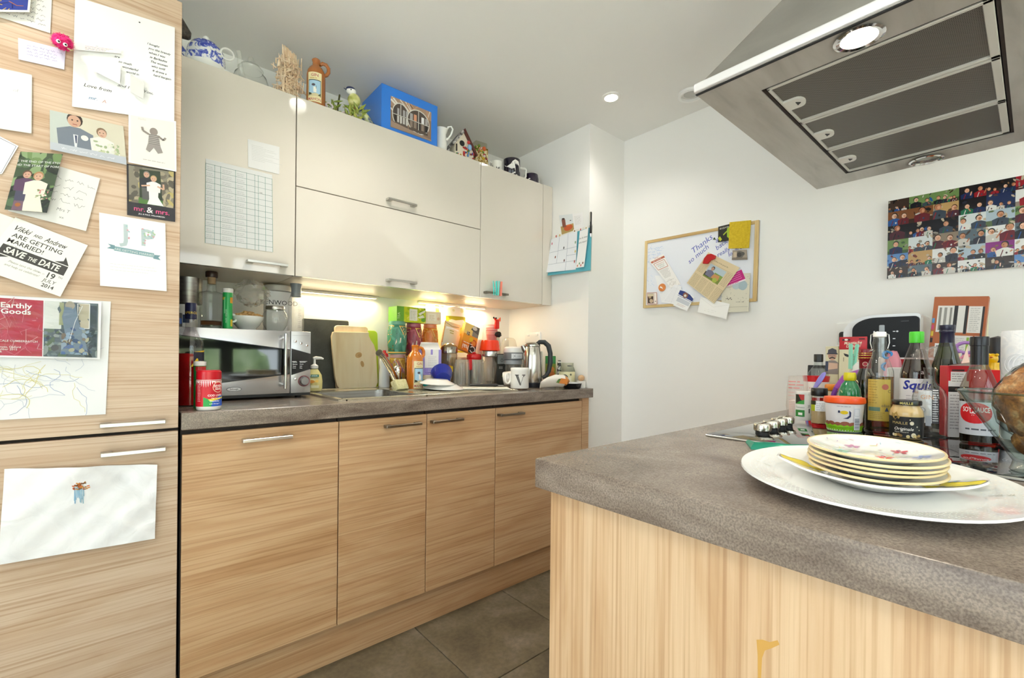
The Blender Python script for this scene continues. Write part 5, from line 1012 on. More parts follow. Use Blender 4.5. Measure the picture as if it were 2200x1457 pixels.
tag(MB().lathe([(a, .021-b) for a, b in PLP(.084)], 40).build('white_plate', CW, None, 40, (1.02, .28, ZW+.036), (.05, .02, 0)), 'upper upturned white plate beside the yellow sponge', 'plate', 'white plates on the drainer')

# ------------------------------------------------------------------ crowd on the drainer
t = thing('steel_jar', 'glass preserving jar with steel lid and yellow label', 'jar', (1.242, .52, ZW+.008))
GJ = [(0, .0), (.024, 0), (.026, .01), (.03, .06), (.043, .12), (.045, .165), (.042, .178)]
MB().lathe(GJ, 32).build('glass_body', glass('d8d6d0', .03, 1.8), t); MB().lathe([(.044, .176), (.046, .178), (.046, .208), (.043, .214), (.02, .232), (0, .234)], 32).build('lid', M('a8a196', .18, 1), t)
p = PR(); p.rect(-.012, .075, .034, .03, 'e8c81e'); p.poly([(-.012, .105), (.0, .112), (.022, .105)], 'c87a1e'); p.build('label', wrap(GJ, face((1.242, .52))), t, .005)
TUMG = glass('fafaf8', .02, 1.8, .16)
def tumbler(label, loc, r, h):
    t = thing('tumbler', label, 'glass', loc, 0, 'upturned tumblers on the drainer')
    n = 40; pr_ = [(r*.82, h), (r*.8, h*.985), (r*.86, h*.5), (r, .002), (r*.985, .0), (r*.97, .003)]
    MB().lathe(pr_, n).build('glass_wall', TUMG, t); MB().lathe([(0, h*.93), (r*.74, h*.93), (r*.8, h), (0, h)], n).build('thick_base', glass('fafaf6', .02, 1.8, .1), t)
    for k in range(10): a = 2*PI*k/10; MB().tube([(r*.985*math.cos(a), r*.985*math.sin(a), .01), (r*.83*math.cos(a), r*.83*math.sin(a), h*.9)], .0018, 6).build('flute', TUMG, t)
tumbler('upturned clear fluted tumbler next to the blue bowl', (1.2277, .375, ZW+.008), .0445, .142)
tumbler('upturned clear fluted tumbler beside the cocktail shaker jar', (1.366, .42, ZW+.008), .038, .142)
t = thing('kitchen_knife', 'red-handled knife standing upright between two tumblers', 'knife', (1.318, .43, ZW+.008))
MB().prism([(-.004, 0), (.004, .0), (.009, .09), (-.009, .09)], -.001, .001, 'xz').build('blade', M('4a4a48', .3, .6), t, 0); MB().box(-.012, .012, -.008, .008, .085, .145, 0, .004, 2).build('handle', M('c81822', .35), t)
t = thing('peeler', 'black-handled peeler lying on the drainer edge', 'peeler', (1.26, .225, ZW+.024), -.62)
MB().tube([(-.07, 0, 0), (-.04, 0, .001), (.02, 0, .001), (.06, 0, 0), (.075, 0, 0)], [(.006, .006), (.0075, .0075), (.007, .007), (.0085, .0085), (.004, .004)], 12).build('handle', M('201c1c', .3), t); MB().box(.07, .1, -.006, .006, -.002, 0).build('blade', STEEL, t, 0)
tag(MB().box(-.11, .13, -.06, .05, 0, .008, 0, .003, 2).build('plastic_tray', M('ece8d8', .4), None, 30, (1.235, .205, ZW+.0075), (0, 0, -.6)), 'flat cream plastic tray under the black peeler', 'tray')
t = thing('red_lid_tub', 'steel tub with bright red lid behind the tumblers', 'tub', (1.415, .525, ZW))
MB().lathe([(0, 0), (.038, 0), (.038, .15), (0, .15)], 30).build('body', M('bcb8b0', .2, .9), t); MB().lathe([(.041, .15), (.043, .153), (.043, .172), (.04, .18), (.012, .186), (.01, .192), (0, .193)], 30).build('lid', M('d41a1e', .25), t)
t = thing('shaker_jar', 'glass shaker with engraved foil neck and orange red cup lid', 'jar', (1.487, .47, ZW+.006))
SHP = [(0, 0), (.022, 0), (.025, .004), (.032, .05), (.042, .1), (.040, .12), (.028, .14), (.026, .158), (.036, .17)]
MB().lathe(SHP, 32).build('glass_body', glass('fafaf6', .05, 1.8, .15), t); MB().lathe([(.036, .16), (.043, .165), (.045, .19), (.043, .196)], 32).build('foil_collar', M('d8d6d2', .25, .9), t)
MB().lathe([(.058, .196), (.06, .198), (.052, .248), (.048, .256), (.0, .257)], 36).build('cup_lid', M('f03a12', .25), t)
p = PR(); [p.line([(RN.uniform(-.03, .03), .1), (RN.uniform(-.03, .03), .02)], .001, 'b0aca0') for i in range(8)]; p.rect(-.02, .018, .03, .003, '50504c'); p.rect(-.016, .012, .024, .003, '50504c'); p.build('scale_marks', wrap(lambda v: .025+v*.17, face((1.487, .47))), t, .006)
# packets leaning at the wall
def packet(name, label, cat, x, y, w, h, d, z, col, pr, ry=0, rx=-.05, rz=0, group=None, mat=None, puff=.006):
    t = thing(name, label, cat, (x, y, z), 0, group, (rx, ry, rz)); m = MB(); n = 8; g = []
    for s in (-1, 1):
        for j in range(n+1):
            for i in range(n+1):
                u, v = i/n, j/n; k = (math.sin(PI*u)*math.sin(PI*v))**.5; g.append((w*(u-.5), s*(d/2*.35+d/2*.65*k), h*v))
    b = (n+1)**2; f = []
    for j in range(n):
        for i in range(n): a = j*(n+1)+i; f += [(a, a+1, a+n+2, a+n+1), (a+b, a+n+1+b, a+n+2+b, a+1+b)]
    ring = list(range(n+1))+[j*(n+1)+n for j in range(1, n+1)]+[n*(n+1)+i for i in range(n-1, -1, -1)]+[j*(n+1) for j in range(n-1, 0, -1)]
    f += [(ring[i], ring[i]+b, ring[(i+1) % len(ring)]+b, ring[(i+1) % len(ring)]) for i in range(len(ring))]
    m.add(g, f); m.build('packet', mat or M(col, .35), t, 50)
    if pr:
        def fn(u, v, e): k = max(0, math.sin(PI*min(max(u/w, 0), 1))*math.sin(PI*min(max(v/h, 0), 1)))**.5; return Vector((u-w/2, -(d/2*.35+d/2*.65*k)-e-.0012, v))
        pr.build('print', fn, t, w/8)
    return t
p = PR(.105, .30); p.rect(.062, .0, .026, .30, 'e8ea6a'); p.rect(.062, .255, .026, .032, 'dce010'); p.rect(.002, .22, .056, .004, 'c8a03a'); p.text('TEA', .035, .25, .018, 'c8b088'); p.rect(.0, .19, .058, .03, 'f0dcae'); p.rect(.045, .09, .014, .03, 'e8b050')
packet('yellow_packet', 'tall pale yellow packet at the wall behind the foil pack', 'packet', 1.25, .690, .105, .31, .016, ZW+.165, 'f6f0d4', p); 
p = PR(.14, .29); p.rect(0, .0, .14, .215, 'dfe41e'); p.rect(.0, .1, .14, .05, 'e8e86a'); p.poly([(0, .215), (.02, .2), (.06, .19), (.14, .2), (.14, .215)], 'a8a41e'); p.circ(.05, .25, .008, 'e4e0b4'); p.circ(.11, .25, .012, 'eeeab0'); p.rect(.09, .09, .03, .02, 'e8a83a')
packet('lime_bag', 'white and lime yellow bag behind the orange tea box', 'packet', 1.386, .672, .14, .29, .04, ZW+.19, 'f8f8f2', p)
for k, (x, w, lab) in enumerate(((1.284, .12, 'plain storage tin hidden behind the steel lidded jar'), (1.39, .14, 'plain storage tin hidden behind the red lid tub'))):
    tag(MB().lathe([(0, 0), (.042, 0), (.042, .21), (.04, .213), (0, .213)] if x < 1.3 else [(0, 0), (.046, 0), (.046, .16), (.044, .163), (0, .163)], 28).build('storage_tin', M('c8c0ac', .35), None, 40, (x, .642, ZW)), lab, 'tin')
p = PR(.11, .15); p.rect(.012, .0, .086, .118, 'fbfbfa'); p.para(.035, .095, .03, 1, .01, .006, 'b8b068', 2, .05); p.para(.038, .082, .03, 1, .01, .006, 'b8b068', 3, .05); p.poly([(.0, .12), (.11, .118), (.11, .15), (.0, .15)], 'e8d8b4'); p.line([(.008, .14), (.05, .125), (.1, .132)], .003, '8a7a5a'); p.line([(.0, .02), (.004, .15)], .006, 'd8a050')
packet('foil_pack', 'white labelled foil pack tilted on the steel jar', 'packet', 1.293, .60, .112, .143, .03, ZW+.2145, 'e8e0c8', p, .22, -.12)
p = PR(.105, .165); p.rect(0, 0, .105, .165, 'f0a024'); p.rect(0, .1, .105, .065, 'f2d47a'); p.rect(.055, .0, .05, .06, '2c2c2a'); p.rect(.06, .1, .045, .05, '8a8478'); p.poly([(.045, .135), (.06, .165), (.105, .165), (.105, .12)], '57554e'); p.circ(.07, .15, .018, 'dcd8cc', .012); p.circ(.083, .062, .022, 'c85a1e'); p.circ(.083, .062, .014, 'e8903a'); p.circ(.06, .078, .014, 'e8c024'); p.rect(.02, .095, .022, .022, '5a4a30'); p.para(.02, .112, .02, 3, .007, .003, 'e8e0c0', 2); p.rect(0, .0, .055, .055, 'e8781a')
p.circ(.082, .024, .02, 'f4f4ee'); p.circ(.082, .024, .0145, '2c2c2a'); p.poly([(.06, .014), (.072, .018), (.072, .03), (.06, .034)], '2c2c2a'); p.text('hai', .03, .036, .028, 'fbf4e8', PI, 'c', .01); p.para(.01, .048, .08, 1, .01, .004, 'fbf0d8', 5)
t = thing('chai_box', 'orange and black chai tea box standing upside down, tilted', 'box', (1.372, .53, ZW+.194), 0, None, (-.12, .32, 0)); MB().box(-.052, .052, .0, .03, .0, .165, 0, .001, 1).build('carton', M('e89a22', .4), t, 0); p.build('print', lambda u, v, e: Vector((u-.0525, -e, v)), t)
FROST = M('f2efec', .35)
tag(MB().lathe([(.034, 0), (.035, .0), (.041, .088), (.0395, .088), (.032, .003), (0, .003)], 30).build('frosted_cup', glass('f8f6f4', .35, 1.5, .45), None, 40, (1.505, .62, ZW+.2685)), 'frosted plastic cup standing behind the chai tea box', 'cup')
tag(MB().lathe([(0, 0), (.036, 0), (.038, .262), (.036, .268), (0, .268)], 30).build('tall_canister', M('e6e2d8', .35), None, 40, (1.505, .62, ZW)), 'tall cream canister hidden behind the orange red lid', 'canister')
# striped paper cups
t = thing('paper_cup_stack', 'stack of red and white striped paper cups', 'cups', (1.602, .6, ZW+.26))
for k in range(7): MB().lathe([(.027, .0), (.035, .052), (.0362, .055), (.034, .055)], 28, c=(0, 0, .008*k)).build('cup', M('f2dcd4' if k % 2 else 'e8b8b0', .5), t)
m = MB(); p = PR(); [p.rect(-.05, .012+.0062*i, .1, .0024, 'c83a3a') for i in range(12)]; p.build('stripes', wrap(lambda v: .031+.06*v if v < .055 else .0362, face((1.602, .6))), t, .006)
tag(MB().lathe([(.028, 0), (.03, 0), (.033, .03), (.036, .055), (.034, .055), (.026, .004), (0, .004)], 28).build('pink_cup', M('e05a72', .3), None, 40, (1.585, .56, ZW+.2)), 'pink plastic cup below the striped paper cups', 'cup')
tag(MB().lathe([(0, 0), (.05, 0), (.05, .192), (.047, .196), (0, .196)], 30).build('white_canister', M('ece9e2', .35), None, 40, (1.612, .63, ZW)), 'white canister hidden behind the coffee grinder, under cups', 'canister')
t = thing('red_clip_toy', 'small red toy figure leaning on the striped cups', 'toy', (1.606, .555, ZW+.345), .2)
MB().box(-.017, .017, -.008, .008, -.008, .05, 0, .005, 2).build('body', M('e8180e', .35), t); MB().tube([(-.012, 0, .044), (-.026, 0, .056)], .005, 8).build('arm', M('e8180e', .35), t); MB().tube([(.012, 0, .045), (.03, 0, .06), (.028, 0, .04)], .005, 8).build('arm', M('f07a5a', .35), t); MB().ball((-.03, 0, .058), .006, 10).build('hand', BLACK, t); MB().ball((-.012, -.002, .056), .006, 10).build('hand', BLACK, t)
tag(crumple((0, 0, 0), (.022, .016, .017), 3, 14, .15).build('bottle_stopper', M('1c1a18', .4), None, 40, (1.6, .535, ZW+.302)), 'black lumpy bottle stopper below the red toy figure', 'stopper')
tag(MB().lathe([(0, 0), (.014, 0), (.014, .25), (.008, .285), (0, .286)], 20).build('stopper_bottle', glass('e4e4de', .03, 1.8), None, 40, (1.6, .535, ZW)), 'slim clear bottle below the black stopper', 'bottle')
# coffee things
t = thing('coffee_jug', 'clear plastic coffee jug upside down at the wall', 'jug', (1.742, .60, ZW+.1515))
MB().lathe([(.058, 0), (.06, .004), (.055, .07), (.042, .12), (.03, .135), (0, .138)], 32).build('glass_body', glass('faf9f5', .04, 1.8, .15), t); MB().lathe([(.059, -.004), (.062, -.002), (.062, .008), (.059, .01)], 32).build('rim', glass('e4e4da', .05, 1.8), t)
tag(MB().box(-.06, .06, -.05, .05, 0, .15, 0, .004, 2).build('coffee_maker_base', M('35342f', .4), None, 30, (1.742, .60, ZW)), 'dark grey coffee maker base under the clear jug', 'coffee maker')
t = thing('grey_carton', 'narrow grey carton with white writing beside the grinder', 'carton', (1.582, .475, ZW), -.1)
MB().box(-.035, .04, 0, .05, 0, .185, 0, .001, 1).build('carton', M('3c3d3a', .4), t, 0); p = PR(); p.rect(-.03, .125, .05, .055, '9aa0a0'); p.circ(.0, .146, .009, '30322f'); p.circ(.0, .146, .006, 'c8ccca'); p.text('B', 0, .142, .008, '20221f'); p.para(-.02, .105, .03, 2, .008, .003, 'd8d8d4', 3); p.poly([(.0, .05), (.02, .08), (.03, .05)], 'a8b03a'); p.build('print', flat('y', 0), t)
t = thing('coffee_grinder', 'coffee grinder with grey collar, white top and clear cup', 'grinder', (1.604, .395, ZW))
MB().lathe([(0, .0), (.044, 0), (.046, .004), (.05, .12), (.048, .124)], 32).build('clear_cup', glass('f6f8f8', .03, 1.8, .12), t); MB().lathe([(.050, .124), (.053, .126), (.053, .148), (.05, .15)], 32).build('grey_ring', M('9aa0a4', .3), t)
MB().lathe([(.05, .151), (.057, .153), (.059, .19), (.057, .193)], 36).build('collar', M('74767a', .35), t); MB().lathe([(.058, .193), (.059, .196), (.055, .218), (.045, .226), (0, .228)], 36).build('top', WPLAS, t)
p = PR(); p.rect(-.012, .158, .07, .028, 'dfe1e4'); p.line([(.0, .164), (.012, .18)], .0016, '50545a'); p.line([(.0, .178), (.014, .166)], .0016, '50545a'); p.text('coffee', .034, .168, .007, 'a8acb4'); p.build('badge', wrap([(.0575, .152), (.059, .19)], face((1.604, .395))), t, .005)
for k in range(6): a = 2*PI*k/6; MB().tube([(.04*math.cos(a), .04*math.sin(a), .01), (.042*math.cos(a), .042*math.sin(a), .12)], .003, 6).build('rib', glass('e4e8ea', .05, 1.8), t)
t = thing('kettle', 'brushed steel jug kettle with black handle on the worktop', 'kettle', (1.6133, .245, ZW), -.62)
MB().lathe([(0, 0), (.058, 0), (.059, .004), (.058, .026), (.055, .028), (0, .028)], 40).build('base', M('20242e', .3), t)
KP = [(.0545, .028), (.0555, .032), (.0545, .1), (.05, .17), (.043, .222), (.041, .226)]
MB().lathe(KP, 48).build('body', M('cbc7c0', .2, 1), t); MB().lathe([(.042, .226), (.044, .228), (.044, .236), (.036, .244), (.012, .25), (0, .25)], 36).build('lid', M('b8b4ac', .2, 1), t)
MB().tube([(-.036, 0, .196), (-.05, 0, .216), (-.058, 0, .232)], [(.014, .02), (.011, .016), (.007, .012)], 14).build('spout', M('c4c0b8', .2, 1), t)
MB().tube([(.02, 0, .236), (.04, 0, .252), (.066, 0, .252), (.09, 0, .232), (.101, 0, .19), (.102, 0, .14), (.094, 0, .09), (.076, 0, .06), (.058, 0, .055)], [(.010, .012), (.012, .014), (.012, .015), (.0125, .015), (.0125, .014), (.012, .014), (.0115, .013), (.010, .012), (.008, .01)], 14).build('handle', M('2c3134', .45), t)
MB().box(.047, .058, -.012, .012, .06, .2, 0, .004, 2).build('water_window', M('b8b4a4', .15), t)
# mugs by the kettle
t = thing('letter_mug', 'white mug with ornate black letter V beside the kettle', 'mug', (1.4255, .14, ZW+.0085))
VP = [(0, 0), (.046, 0), (.0475, .004), (.0455, .085), (.0475, .09), (.0485, .1), (.0465, .104), (.0445, .1), (.042, .01), (0, .008)]
MB().lathe(VP, 40).build('body', CW, t)
MB().torus((-.055, .03, .05), .022, .005, 'y', 20, 8, sx=.8, sy=1.2).build('handle', CW, t)
p = PR(); p.poly([(-.022, .068), (-.008, .068), (.008, .018), (.001, .016)], '2e2a28'); p.poly([(-.025, .066), (-.004, .066), (-.004, .07), (-.025, .07)], '2e2a28'); p.line([(.004, .018), (.020, .066)], .0018, '2e2a28'); p.poly([(.012, .066), (.03, .066), (.03, .07), (.012, .07)], '2e2a28'); p.poly([(.018, .06), (.026, .07), (.022, .058)], '2e2a28')
for i in range(7): p.circ(-.012+.0025*i, .062-.0066*i, .0018, 'c8c4bc')
p.build('letter_print', wrap(VP, face((1.4255, .14))), t, .006)
t = thing('fallen_mug', 'white mug lying on its side with small black emblem', 'mug', (1.452, .30, ZW+.047), 0, 'mugs by the kettle', (PI/2-.15, 0, .75))
MB().lathe(MUGP(.038, .075), 32).build('body', CW, t); MB().tube([(.036, 0, .06), (.058, 0, .058), (.062, 0, .036), (.055, 0, .018), (.036, 0, .014)], .005, 10).build('handle', CW, t)
p = PR(); p.circ(0, .04, .012, '3a4048'); p.circ(0, .04, .009, 'f2f1ec'); p.text('&', 0, .034, .012, '3a4048'); p.build('emblem', wrap(MUGP(.038, .075), -1.4), t, .006)
# far corner
t = thing('preserve_jar', 'empty clear jar with cream label and black seal', 'jar', (1.784, .14, ZW))
PJ = [(0, .002), (.043, 0), (.046, .006), (.046, .09), (.04, .108), (.036, .116), (.036, .135), (.038, .137)]
MB().lathe(PJ, 32).build('glass_body', glass('eef0e8', .03, 1.8), t); p = PR(); p.rect(-.06, .02, .12, .068, 'e4e0b4'); p.circ(-.012, .055, .018, '24242a'); p.circ(-.012, .055, .013, 'e4e0b4'); p.circ(-.012, .055, .010, '24242a'); p.text('@', -.012, .05, .01, 'e4e0b4'); p.circ(.022, .072, .006, '6a6a5a'); p.rect(.004, .026, .02, .03, 'f0ecd4'); p.para(.002, .118, .03, 1, .01, .005, '404448', 3, .05); p.rect(-.05, .008, .07, .012, '1c1c1e'); p.build('label', wrap(PJ, face((1.784, .14))), t, .006)
t = thing('green_snack_pack', 'green packet with orange picture behind the kettle handle', 'packet', (1.775, .262, ZW+.01), -.6)
MB().box(-.03, .03, -.008, .008, 0, .165, 0, .002, 1).build('packet', M('2f8a3a', .4), t, 0); p = PR(); p.rect(-.03, .0, .06, .12, '8a9a2a'); p.circ(0, .085, .024, 'd8882a', .02); p.circ(.006, .06, .02, 'c86a1a', .016); p.rect(-.03, .0, .06, .03, '2a5a2a'); p.rect(-.03, .02, .06, .01, 'c8c85a'); p.build('print', flat('y', -.008), t)
tag(MB().lathe([(0, 0), (.012, 0), (.012, .14), (.008, .15), (0, .15)], 18).build('slim_bottle', blotch([(.4, 'e8e8e4'), (.5, '2a2c30')], 30, .3, (1, 1, 2), interp='CONSTANT'), None, 40, (1.79, .205, ZW)), 'slim black and white bottle behind the cream label jar', 'bottle')
tag(MB().lathe([(.026, 0), (.028, .002), (.03, .045), (.027, .048), (.024, .044), (.022, .006), (0, .006)], 26).build('grey_ramekin', M('b4b8ba', .3), None, 40, (1.672, .165, ZW)), 'small grey ramekin behind the wrapped baguette', 'ramekin')
t = thing('wrapped_baguette', 'end of a baguette in a white paper bag', 'bread', (1.60, .055, ZW+.012), -.35)
PBAG = M('ece6da', .6)
m = MB(); m.tube([(-.085, .0, .010), (-.05, 0, .022), (.0, 0, .032), (.045, -.004, .031)], [(.004, .03), (.018, .04), (.028, .04), (.029, .036)], 16); m.build('paper_bag', PBAG, t)
MB().tube([(.03, -.003, .03), (.06, -.005, .03), (.078, -.006, .027)], [(.024, .03), (.022, .028), (.006, .01)], 14).build('bread', blotch([(.3, 'b8763a'), (.7, 'e0a868')], 30, .7), t)
p = PR(); p.poly([(.0, .0), (.05, -.006), (.055, .02), (.015, .026)], 'd8843a'); p.poly([(-.014, .004), (.002, .0), (.014, .024), (.0, .022)], '5a7a3a'); p.build('print', lambda u, v, e: Vector((u, -.0395-e, .022+v)), t)
t = thing('food_tray', 'black food tray with torn film at the worktop end', 'tray', (1.72, .045, ZW), -.5)
MB().lathe([(0, .001), (.042, .0), (.048, .006), (.054, .026), (.056, .028), (.05, .026), (.044, .008), (0, .006)], 32, sx=1, sy=.8).build('tray', M('16181c', .25), t); MB().lathe([(.054, .0285), (.03, .034), (0, .037)], 32, sx=1, sy=.8).build('film_lid', M('c8cdd4', .2), t)
tag(crumple((0, 0, .0), (.021, .018, .017), 7, 16, .05).build('onion', blotch([(.3, 'b88a5a'), (.7, 'e0bc94')], 40, .5, (1, 1, .2)), None, 60, (1.809, .056, ZW+.0545)), 'small brown onion peeping over the black food tray', 'onion')
tag(MB().lathe([(0, 0), (.024, 0), (.026, .036), (.022, .038), (0, .034)], 20).build('egg_cup', CW, None, 40, (1.809, .056, ZW)), 'white egg cup holding the small onion', 'egg cup')
# double socket on the back wall
t = thing('double_socket', 'white double wall socket on the return wall above the kettle', 'socket', (XW, .547, 1.192))
MB().box(-.009, 0, -.137, 0, 0, .064, 0, .003, 2).build('plate', WPLAS, t); [MB().box(-.012, -.008, y-.02, y, .04, .053, 0, .001, 1).build('switch', WHITE, t) for y in (-.02, -.1)]
# ------------------------------------------------------------------ cooker hood over the peninsula
HX0, HX1, HY0, HY1, HZ = .887, 1.789, -1.662, -1.070, 1.725
FX0, FX1, FY0, FY1 = .985, 1.70, -1.555, -1.178
HST = blotch([(.3, 'aaa69f'), (.5, 'b9b5ae'), (.7, 'c3bfb9')], 4, .42, (1, 6, 1), 6, .5, .55)
t = thing('cooker_hood', 'stainless steel island cooker hood with three mesh filters', 'cooker hood')
m = MB()
for a in [(HX0, FX0, HY0, HY1), (FX1, HX1, HY0, HY1), (FX0, FX1, FY1, HY1), (FX0, FX1, HY0, FY0)]: m.box(*a, HZ, HZ+.012)
m.build('underside', HST, t, 0)
MB().box(HX0-.006, HX0+.004, HY0, HY1+.002, HZ+.001, HZ+.022, 0, .004, 3).build('front_trim', M('f0f0f2', .3, .5), t, 40)
MB().box(HX0+.002, HX0+.008, HY0, HY1, HZ-.002, HZ+.004).build('trim_seam', BLACKM, t, 0)
PX0, PX1, PY0, PY1, PZ = 1.155, 1.52, -1.51, -1.232, 2.07
m = MB(); lo = [(HX0, HY0), (HX1, HY0), (HX1, HY1), (HX0, HY1)]; hi = [(PX0, PY0), (PX1, PY0), (PX1, PY1), (PX0, PY1)]
m.add([(x, y, HZ+.0118) for x, y in lo]+[(x, y, PZ) for x, y in hi], [(i, (i+1) % 4, 4+(i+1) % 4, 4+i) for i in range(4)]+[(4, 5, 6, 7)]); m.build('canopy', blotch([(.3, '8e8b85'), (.5, '9d9a94'), (.7, 'a9a6a0')], 4, .36, (1, 1, 1), 6, .3, .7), t, 0)
MB().box(PX0+.012, PX1-.012, PY0+.012, PY1-.012, PZ, ZC-.001, 0, .002, 1).build('chimney', M('d8d6d2', .3, .8), t, 30)
m = MB()
for a in [(FX0, FX0+.006, FY0, FY1), (FX1-.006, FX1, FY0, FY1), (FX0, FX1, FY0, FY0+.006), (FX0, FX1, FY1-.006, FY1)]: m.box(*a, HZ+.002, HZ+.03)
m.box(FX0, FX1, FY0, FY1, HZ+.024, HZ+.028); m.build('recess', DARKGAP, t, 0)
# perforated filter sheet: real openings would be sub-millimetre, so the holes are a fine dark dot pattern in the sheet
fm, fnt, fb = nmat('filter_mesh'); tc = fnt.nodes.new('ShaderNodeTexCoord'); vo = fnt.nodes.new('ShaderNodeTexVoronoi'); vo.inputs['Scale'].default_value = 260; vo.inputs['Randomness'].default_value = 0
mp = fnt.nodes.new('ShaderNodeMapping'); mp.inputs['Rotation'].default_value = (0, 0, .785); fnt.links.new(tc.outputs['Object'], mp.inputs[0]); fnt.links.new(mp.outputs[0], vo.inputs['Vector'])
fnt.links.new(ramp(fnt, vo.outputs['Distance'], [(.25, '1c1a16'), (.45, '837d74')]), fb.inputs['Base Color']); fb.inputs['Metallic'].default_value = .6; fb.inputs['Roughness'].default_value = .42
FFR = M('cfccc4', .4, .3)
xs = [FX0+.008, 1.222, 1.460, FX1-.008]
for k in range(3):
    a, b = xs[k]+.002, xs[k+1]-.002
    f = MB().box(a+.008, b-.008, FY0+.02, FY1-.012, HZ+.006, HZ+.012).build('filter', fm, t, 0)
    for q_ in [(a, a+.009, FY0+.008, FY1-.008), (b-.009, b, FY0+.008, FY1-.008), (a, b, FY0+.008, FY0+.022), (a, b, FY1-.014, FY1-.008)]: MB().box(*q_, HZ+.001, HZ+.014, 0, .001, 1).build('filter_rim', FFR, f, 30)
    c = (a+b)/2; hd = [(c-.024, FY1-.012), (c+.024, FY1-.012), (c+.024, FY1-.038)]+[(c+.024*math.cos(g), FY1-.038-.016*math.sin(g)) for g in [PI*i/8 for i in range(1, 8)]]+[(c-.024, FY1-.038)]
    h = MB().prism(hd, HZ+.0005, HZ+.008, 'xy').build('filter_latch', M('dedbd4', .4, .2), f, 0)
    MB().prism([(c-.009, FY1-.036), (c+.009, FY1-.036), (c, FY1-.045)], HZ-.0008, HZ+.003, 'xy').build('latch_hole', BLACKM, f, 0)
for x, on in ((.955-.018, True), (1.765-.02, False)):
    l = MB().lathe([(.036, -.001), (.041, -.004), (.036, -.006), (.030, -.004), (.029, .002)], 32, c=(x, -1.372, HZ)).build('lamp_ring', CHROME, t)
    MB().lathe([(0, -.0035), (.029, -.0025), (.029, .001), (0, .001)], 32, c=(x, -1.372, HZ)).build('lamp_glass', M('fff2dc', .5, emit=9) if on else M('a8a49a', .1, .6), l)
    if on: light('lamp', 'SPOT', (x, -1.372, HZ-.012), (0, 0, 0), 4, (1, .88, .7), spot_size=2.4, spot_blend=.7, shadow_soft_size=.025)
m = MB().lathe([(0, -.004), (.008, -.004), (.009, 0)], 20, c=(1.2, -1.600, HZ)); m.build('button', STEEL, t)

# ------------------------------------------------------------------ hob
BX = (.852, 1.405, -1.93, -1.122)
t = thing('ceramic_hob', 'black glass hob with four steel knobs set in the peninsula', 'hob', (0, 0, ZS))
MB().box(*BX, .0005, .0055, 0, .002, 2).build('glass_panel', M('070809', .03, 0, .8, coat=1.0), t, 30)
MB().box(BX[0]-.005, BX[0]-.0005, BX[2], BX[3], .0004, .0045, 0, .001, 1).build('steel_trim', STEEL, t, 30); MB().box(BX[1]+.0005, BX[1]+.005, BX[2], BX[3], .0004, .0045, 0, .001, 1).build('steel_trim', STEEL, t, 30)
for k, (x, y) in enumerate(((.941, -1.2055), (1.005, -1.2007), (1.065, -1.1971), (1.117, -1.1951))):
    kn = MB().lathe([(0, .012), (.0145, .012), (.0175, .015), (.018, .026), (.016, .030), (0, .0305)], 28, c=(x, y, 0)).build('knob', M('c9c4b8', .2, 1), t)
    MB().lathe([(0, .0056), (.014, .0056), (.014, .0122), (0, .0122)], 24, c=(x, y, 0)).build('knob_base', BLACKM, kn); MB().box(x-.017, x+.017, y-.002, y+.002, .029, .0322, 0, .001, 1).build('grip_ridge', M('b8b2a4', .2, 1), kn)
for x, y, r in ((1.0, -1.42, .09), (1.25, -1.4, .075), (1.0, -1.72, .075), (1.25, -1.72, .09)):
    MB().torus((x, y, .0056), r, .0005, 'z', 48, 4).build('zone_ring', M('3a3c40', .3), t)
HB = ZS+.0066

# ------------------------------------------------------------------ plates in front
CH = M('f6f6f4', .12, coat=.6); CHI = M('f8f7f2', .12, coat=.5); GOLD = M('e6d2a4', .3, .1)
A0 = math.radians(15)
def oval(name, label, c, a, b, prof, mat, rot, tilt=(0, 0), group=None, gold=None):
    """plate whose half axes are a (along its heading) and b; prof is given for half axis 1"""
    t = thing(name, label, 'plate', c, 0, group, (tilt[0], tilt[1], rot)); MB().lathe([(r, z) for r, z in prof], 64, sx=a, sy=b).build('plate', mat, t)
    if gold: m = MB(); r_, z_ = gold; m.torus((0, 0, z_), 1, .0016, 'z', 64, 8, sx=a*r_, sy=b*r_); m.build('gold_rim', GOLD, t)
    return t
PLAT = [(0, .004), (.62, .001), (.66, .001), (.7, .004), (.985, .017), (1, .0185), (.995, .021), (.96, .0195), (.72, .0105), (.64, .007), (0, .006)]
t = oval('serving_platter', 'large white speckled platter at the bottom of the plate stack', (.632, -1.452, ZS+.0006), .197, .152, PLAT, CH, A0)
def pz(prof):
    top = prof[len(prof)//2:]
    def f(r):
        for (r0, z0), (r1, z1) in zip(top, top[1:]):
            if r1 <= r <= r0: return z1+(z0-z1)*(r-r1)/max(r0-r1, 1e-6)
        return top[-1][1]
    return f
def disc(prof, a, b):
    f = pz(prof); return lambda u, v, e: Vector((u*a, v*b, f(min(math.hypot(u, v), .99))+.0008+e))
p = PR()
for r in (.72, .77, .82, .87, .92):
    n = int(150*r)
    for i in range(n):
        g = 2*PI*i/n+r; p.circ(r*math.cos(g), r*math.sin(g), .008, 'c4d2d4' if i % 3 else 'd8d0c0', .005, 5, g)
for i in range(7): g = RN.uniform(0, 6.3); p.scrib(.74*math.cos(g), .74*math.sin(g), .1, .03, '8a8a80', i, .005, g)
p.build('speckle_print', disc(PLAT, .197, .152), t)
SQ = [(0, .004), (.55, .0005), (.6, .0005), (.68, .006), (.97, .0155), (1, .0172), (.99, .0195), (.95, .0182), (.7, .0105), (.6, .006), (0, .005)]
